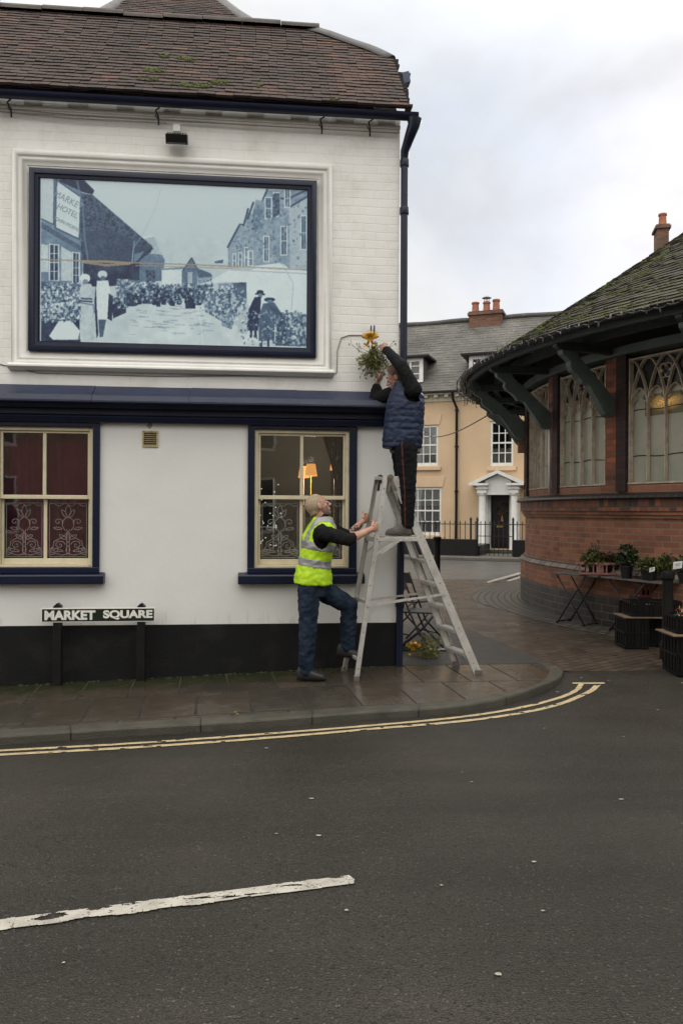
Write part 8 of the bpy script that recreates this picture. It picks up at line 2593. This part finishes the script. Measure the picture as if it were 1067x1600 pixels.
def plant(loc, r, h_, n_, size, mats, weights, lab, pot=0.07, poth=0.11, stems=8, cat='potted plant', grp='potted plants on the display tables'):
    n = int(n_ * 2.2); r *= 1.12
    o = empty('potted_plant', loc, label=lab, cat=cat, group=grp)
    if pot:
        mb = MB(); mb.lathe([(pot * 0.72, 0), (pot * 0.95, poth * 0.85), (pot * 1.05, poth * 0.86), (pot * 1.05, poth), (pot * 0.93, poth), (pot * 0.9, poth * 0.8), (0.01, poth * 0.8)], (0, 0, 0), 14, cap=False); mb.add([(0, 0, 0)], []); mb.build('pot', M_potb, o, autos=40)
    mb = MB(); z0 = poth if pot else 0.02
    for i in range(stems):
        a = random.uniform(0, 2 * PI); q = r * random.uniform(0.2, 0.9); mb.tube([(0, 0, z0 * 0.8), (q * 0.4 * math.cos(a), q * 0.4 * math.sin(a), z0 + h_ * 0.4), (q * math.cos(a), q * math.sin(a), z0 + h_ * random.uniform(0.6, 0.95))], 0.0025, 4)
    mb.build('stems', pm('plant_stem', (0.06, 0.055, 0.025), 0.7), o)
    mb = MB(); leaves(mb, (0, 0, z0), (r, r, h_), n, size, mats=weights); mb.build('foliage', mats, o, recalc=False)
    return o
random.seed(31)
P_ = gz_at(917, 880, zt0 + 0.0)
plant((c1.x - 0.01, c1.y + 0.12, zt0 + 0.012), 0.15, 0.24, 420, 0.045, [M_leafA, M_leafB, M_leafR], [5, 5, 1], 'bushy lime and green plant in the left half of the pink crate', pot=0.06, poth=0.09)
plant((c1.x + 0.03, c1.y + 0.17, zt0 + 0.012), 0.10, 0.38, 60, 0.035, [M_leafR, M_leafA], [5, 1], 'taller thin maroon stemmed plant rising behind the pink crate', pot=0.05, poth=0.09, stems=9)
plant((c1.x + 0.22, c1.y + 0.10, zt0 + 0.012), 0.13, 0.19, 330, 0.045, [M_leafD, M_leafR], [6, 3], 'dark maroon leaved plant in the right half of the pink crate', pot=0.06, poth=0.09)
def onpl(u, v): return gz_at(u, v, zt0)
for (u, v, r_, h_, n, s_, ms, ws, lab, pr_, ph_) in (
    (978, 903, 0.11, 0.26, 240, 0.06, [M_leafD, M_leafA], [5, 3], 'broad dark leaved plant in a black pot, first along the near table', 0.085, 0.16),
    (992, 899, 0.10, 0.24, 160, 0.055, [M_leafD, M_leafA], [4, 3], 'upright dark green shrub behind the broad leaved plant', 0.07, 0.12),
    (1013, 906, 0.14, 0.15, 420, 0.038, [M_leafB, M_leafA, M_leafD], [5, 3, 2], 'low lime green bush in a black pot at the middle of the near table', 0.105, 0.13),
    (1018, 898, 0.16, 0.24, 300, 0.05, [M_leafD, M_leafA], [5, 2], 'dark spreading shrub behind the lime green bush', 0.08, 0.12),
    (1046, 903, 0.09, 0.30, 130, 0.04, [M_leafO, M_leafA], [5, 3], 'thin orange and yellow flowering plant behind the bollard', 0.06, 0.10),
    (1060, 905, 0.10, 0.22, 170, 0.04, [M_leafA, M_leafR, M_petaly], [5, 2, 2], 'green and yellow flowering plant under the large price card', 0.07, 0.10),
    (1040, 906, 0.12, 0.20, 320, 0.04, [M_leafB, M_leafA], [3, 4], 'bright green plant beside the orange flowering one', 0.08, 0.12),
    (1070, 912, 0.13, 0.2, 260, 0.045, [M_leafD, M_leafA], [4, 3], 'dark plant at the right edge of the display', 0.09, 0.13)):
    p = onpl(u, v); plant((p.x, p.y, zt0), r_, h_, n, s_, ms, ws, lab, pot=pr_, poth=ph_)
# price cards
for (u, v, lab, Y, w_) in ((1058, 883, 'larger white price card tilted above the bollard', 8.9, 0.11), (1018, 890, 'small pale price card in the lime green bush', 9.35, 0.07)):
    p = at(u, v, Y); o = empty('price_card', p, label=lab, cat='price card')
    mb = MB(); mb.obox((0, 0, 0), (w_ / 2, 0.01, 0.006), (0, 0.0015, 0), (0.008, 0.012, w_ * 0.36)); mb.build('card', pm('white_card', (0.62, 0.62, 0.62), 0.6), o)
    mb = MB(); mb.tube([(0, 0.004, -w_ * 0.3), (0, 0.01, -0.12)], 0.003, 5); mb.build('stake', M_iron, o)
    mb = MB()
    for k in range(3): mb.obox((0.0, -0.006 + 0.003 * k, 0.014 - 0.015 * k), (w_ * 0.32 - 0.012 * k, 0.006, 0.003), (0, 0.0008, 0), (0, 0, 0.0025))
    mb.build('pen_marks', pm('grey_ink', (0.16, 0.16, 0.18), 0.7), o)
# low bench with red trays in front of the tables
bz = 0.47
pa = gz_at(1000, 934, bz); pb = gz_at(1090, 946, bz)
st = empty('display_bench', (pa.x, pa.y, 0.0), label='dark low bench holding the red trays of bedding plants', cat='bench')
mb = MB(); mb.box(-0.03, 1.0, 0.0, 0.32, bz - 0.03, bz); mb.build('bench_top', M_blk, st, bevel=0.004)
for x in (0.0, 0.93):
    for y in (0.02, 0.26):
        mb = MB(); mb.box(x, x + 0.04, y, y + 0.04, 0.005, bz - 0.0305); mb.build('leg', M_blk, st)
tray = crate('plastic_crate', 0.36, 0.25, 0.16, M_redp, (pa.x + 0.19, pa.y + 0.14, bz + 0.002), R(0), 'red slotted tray on the low bench, left of the bollard', 'crate', 'slotted plastic crates')
tray2 = copy_tree(tray); tray2.location = (pa.x + 0.60, pa.y + 0.13, bz + 0.002); tray2['label'] = 'red slotted tray on the low bench, right of the bollard'
def bedding(c, rx, ry, h_, n, ms, ws, lab):
    o = empty('bedding_plants', c, label=lab, cat='bedding plants')
    mb = MB(); leaves(mb, (0, 0, 0), (rx, ry, h_), n, 0.028, mats=ws); mb.build('foliage', ms, o, recalc=False)
    mb = MB(); mb.box(-rx, rx, -ry, ry, -0.07, 0.0); mb.build('plug_tray', M_bplast, o, bevel=0.01)
bedding((pa.x + 0.19, pa.y + 0.14, bz + 0.09), 0.15, 0.10, 0.08, 260, [M_leafB, M_petalw, M_petaly], [8, 2, 1], 'lime bedding plants filling the red tray left of the bollard')
bedding((pa.x + 0.60, pa.y + 0.13, bz + 0.09), 0.15, 0.10, 0.09, 260, [M_leafA, M_petal, M_petaly], [5, 3, 1], 'green and red bedding plants in the tray right of the bollard')
# black crates stacked on the ground
def crate_px(u0, u1, vb, z0, h_, d_, mat, lab, rz=0, slots=7, grp='black plastic crates on the ground'):
    a = gz_at(u0, vb, z0); b = gz_at(u1, vb, z0); w_ = (b - a).length; c = (a + b) / 2; c.x += 0.07
    return crate('plastic_crate', w_, d_, h_, mat, (c.x, c.y + d_ / 2, z0), rz, lab, 'crate', grp, slots), c, w_
cA, pA, wA = crate_px(967, 1003, 1014, 0.006, 0.34, 0.34, M_bplast, 'black crate on the paving under the near table, leftmost')
cB, pB, wB = crate_px(1004, 1036, 1010, 0.006, 0.34, 0.34, M_bplast, 'black crate on the paving between the leftmost crate and the bollard')
M_ply = pm('raw_plywood', (0.17, 0.115, 0.07), 0.8, (0.12, 0.08, 0.05), 10)
mb = MB(); mb.box(-wA / 2 - 0.02, wA / 2 + 0.38, -0.02, 0.36, 0, 0.014); o = mb.build('plywood_board', M_ply, bevel=0.002); o.location = (pA.x, pA.y, 0.348); tag(o, 'bare plywood board lying across the two black crates under the table', 'board')
cC = crate('plastic_crate', 0.56, 0.30, 0.17, M_bplast, (pA.x + 0.22, pA.y + 0.16, 0.364), 0, 'shallow black tray of small pots on the plywood board', 'crate', 'black plastic crates on the ground', 8)
cC.location.z = 0.364
mb0 = None
for k in range(8):
    x = -0.29 + 0.06 * k
    o = empty('small_pot', (pA.x + 0.30 + x, pA.y + 0.10 + 0.06 * (k % 2), 0.374), label='small grey green pot of seedlings in the shallow black tray', cat='pot', group='small pots of seedlings in the shallow tray')
    mb = MB(); mb.lathe([(0.022, 0), (0.03, 0.09), (0.026, 0.09), (0.02, 0.08)], (0, 0, 0), 10); mb.build('pot', pm('grey_green_pot', (0.10, 0.12, 0.10), 0.5), o, smooth=True)
    mb = MB(); leaves(mb, (0, 0, 0.085), (0.03, 0.03, 0.04), 34, 0.022, mats=[3, 2]); mb.build('foliage', [M_leafA, M_petalw], o, recalc=False)
crate('plastic_crate', 0.55, 0.32, 0.42, M_bplast, (3.72, 9.80, 0.006), R(-25), 'black crate shape added to darken the space beneath the near table', 'crate', 'black plastic crates on the ground', 7)  # made-up dark box, put in for the deep shade under the table
cD, pD, wD = crate_px(1047, 1084, 1056, 0.0, 0.37, 0.36, M_bplast, 'tall black crate nearest the camera at the right edge')
cD.location.z = zroad(pD.x, pD.y) + 0.012
zD = cD.location.z + 0.37
mb = MB(); mb.box(-0.17, 0.2, -0.03, 0.40, 0, 0.014); o = mb.build('plywood_board', M_ply, bevel=0.002); o.location = (pD.x, pD.y, zD + 0.002); tag(o, 'bare plywood board on top of the tall black crate at the right edge', 'board')
cE = crate('plastic_crate', wD + 0.02, 0.30, 0.17, M_bplast, (pD.x + 0.02, pD.y + 0.2, zD + 0.018), 0, 'shallow black crate on the plywood board at the right edge', 'crate', 'black plastic crates on the ground', 7)
bedding((pD.x + 0.04, pD.y + 0.2, zD + 0.16), 0.09, 0.11, 0.12, 170, [M_leafA, M_petal, M_petaly, M_petalw], [5, 3, 2, 1], 'red and yellow flowers in the topmost crate at the right edge')

# weeds in the gutter by the kerb
def weed(u, v, n, lab, w_=0.1):
    p = on_road(u, v); o = MB()
    for _ in range(n):
        q = p + Vector((random.gauss(0, w_), random.gauss(0, 0.015), 0.004)); a = Vector((random.gauss(0, .5), random.gauss(0, .4), 1)).normalized() * random.uniform(0.015, 0.045); s_ = a.cross(Vector((0, 1, 0))).normalized() * 0.005
        o.add([q - s_, q + s_, q + a + s_ * 0.6, q + a * 1.15 - s_ * 0.3], [(0, 1, 2, 3)])
    o.v = [(x, y, z) for x, y, z in o.v]
    tag(o.build('kerb_weeds', M_leafA, recalc=False), lab, 'weeds', kind='stuff')
weed(718, 1111, 60, 'small green weeds growing along the kerb foot below the ladder', 0.055)
weed(590, 1121, 16, 'sparse weeds in the kerb joint', 0.05)
mb = MB()
for u, v in ((371, 1117), (368, 1114)):
    p = ground_at(u, v); mb.add([p + Vector((0.012 * math.cos(a), 0.01 * math.sin(a), 0.008 + 0.003 * math.sin(3 * a))) for a in [2 * PI * i / 6 for i in range(6)]], [tuple(range(6))])
tag(mb.build('fallen_leaf', pm('yellow_leaf', (0.45, 0.33, 0.03), 0.6), recalc=False), 'tiny yellow fallen leaf on the pavement edge', 'leaf')
mb = MB(); random.seed(17)
for k in range(70):          # grass and moss along the wall foot
    s = random.uniform(-3.6, -0.1); q = PUB.o + PUB.ex * s + PUB.ey * (-0.03 - abs(random.gauss(0, 0.02))); q.z = g(q.x) + 0.004; r_ = random.uniform(0.008, 0.022)
    mb.lathe([(0.002, r_ * 0.5), (r_ * 0.8, r_ * 0.3), (r_, 0)], q, 6, cap=False)
tag(mb.build('wall_foot_moss', pm('dark_moss', (0.030, 0.036, 0.012), 0.95), smooth=True), 'thin line of moss where the black plinth meets the pavement', 'moss', kind='stuff')
# green door mat edge behind the downpipe
mb = MB(); p = ground_at(640, 1015); mb.box(-0.14, 0.06, -0.12, 0.25, 0, 0.012)
for k in range(160):
    x = random.uniform(-0.14, 0.06); y = random.uniform(-0.12, 0.25); mb.add([(x, y, 0.012), (x + 0.006, y, 0.012), (x + 0.003, y + random.gauss(0, .004), 0.03)], [(0, 1, 2)])
o = mb.build('turf_mat', pm('dark_green_turf', (0.012, 0.035, 0.010), 0.9)); o.location = (p.x, p.y, 0.006); tag(o, 'dark green turf mat tucked behind the navy downpipe', 'mat')
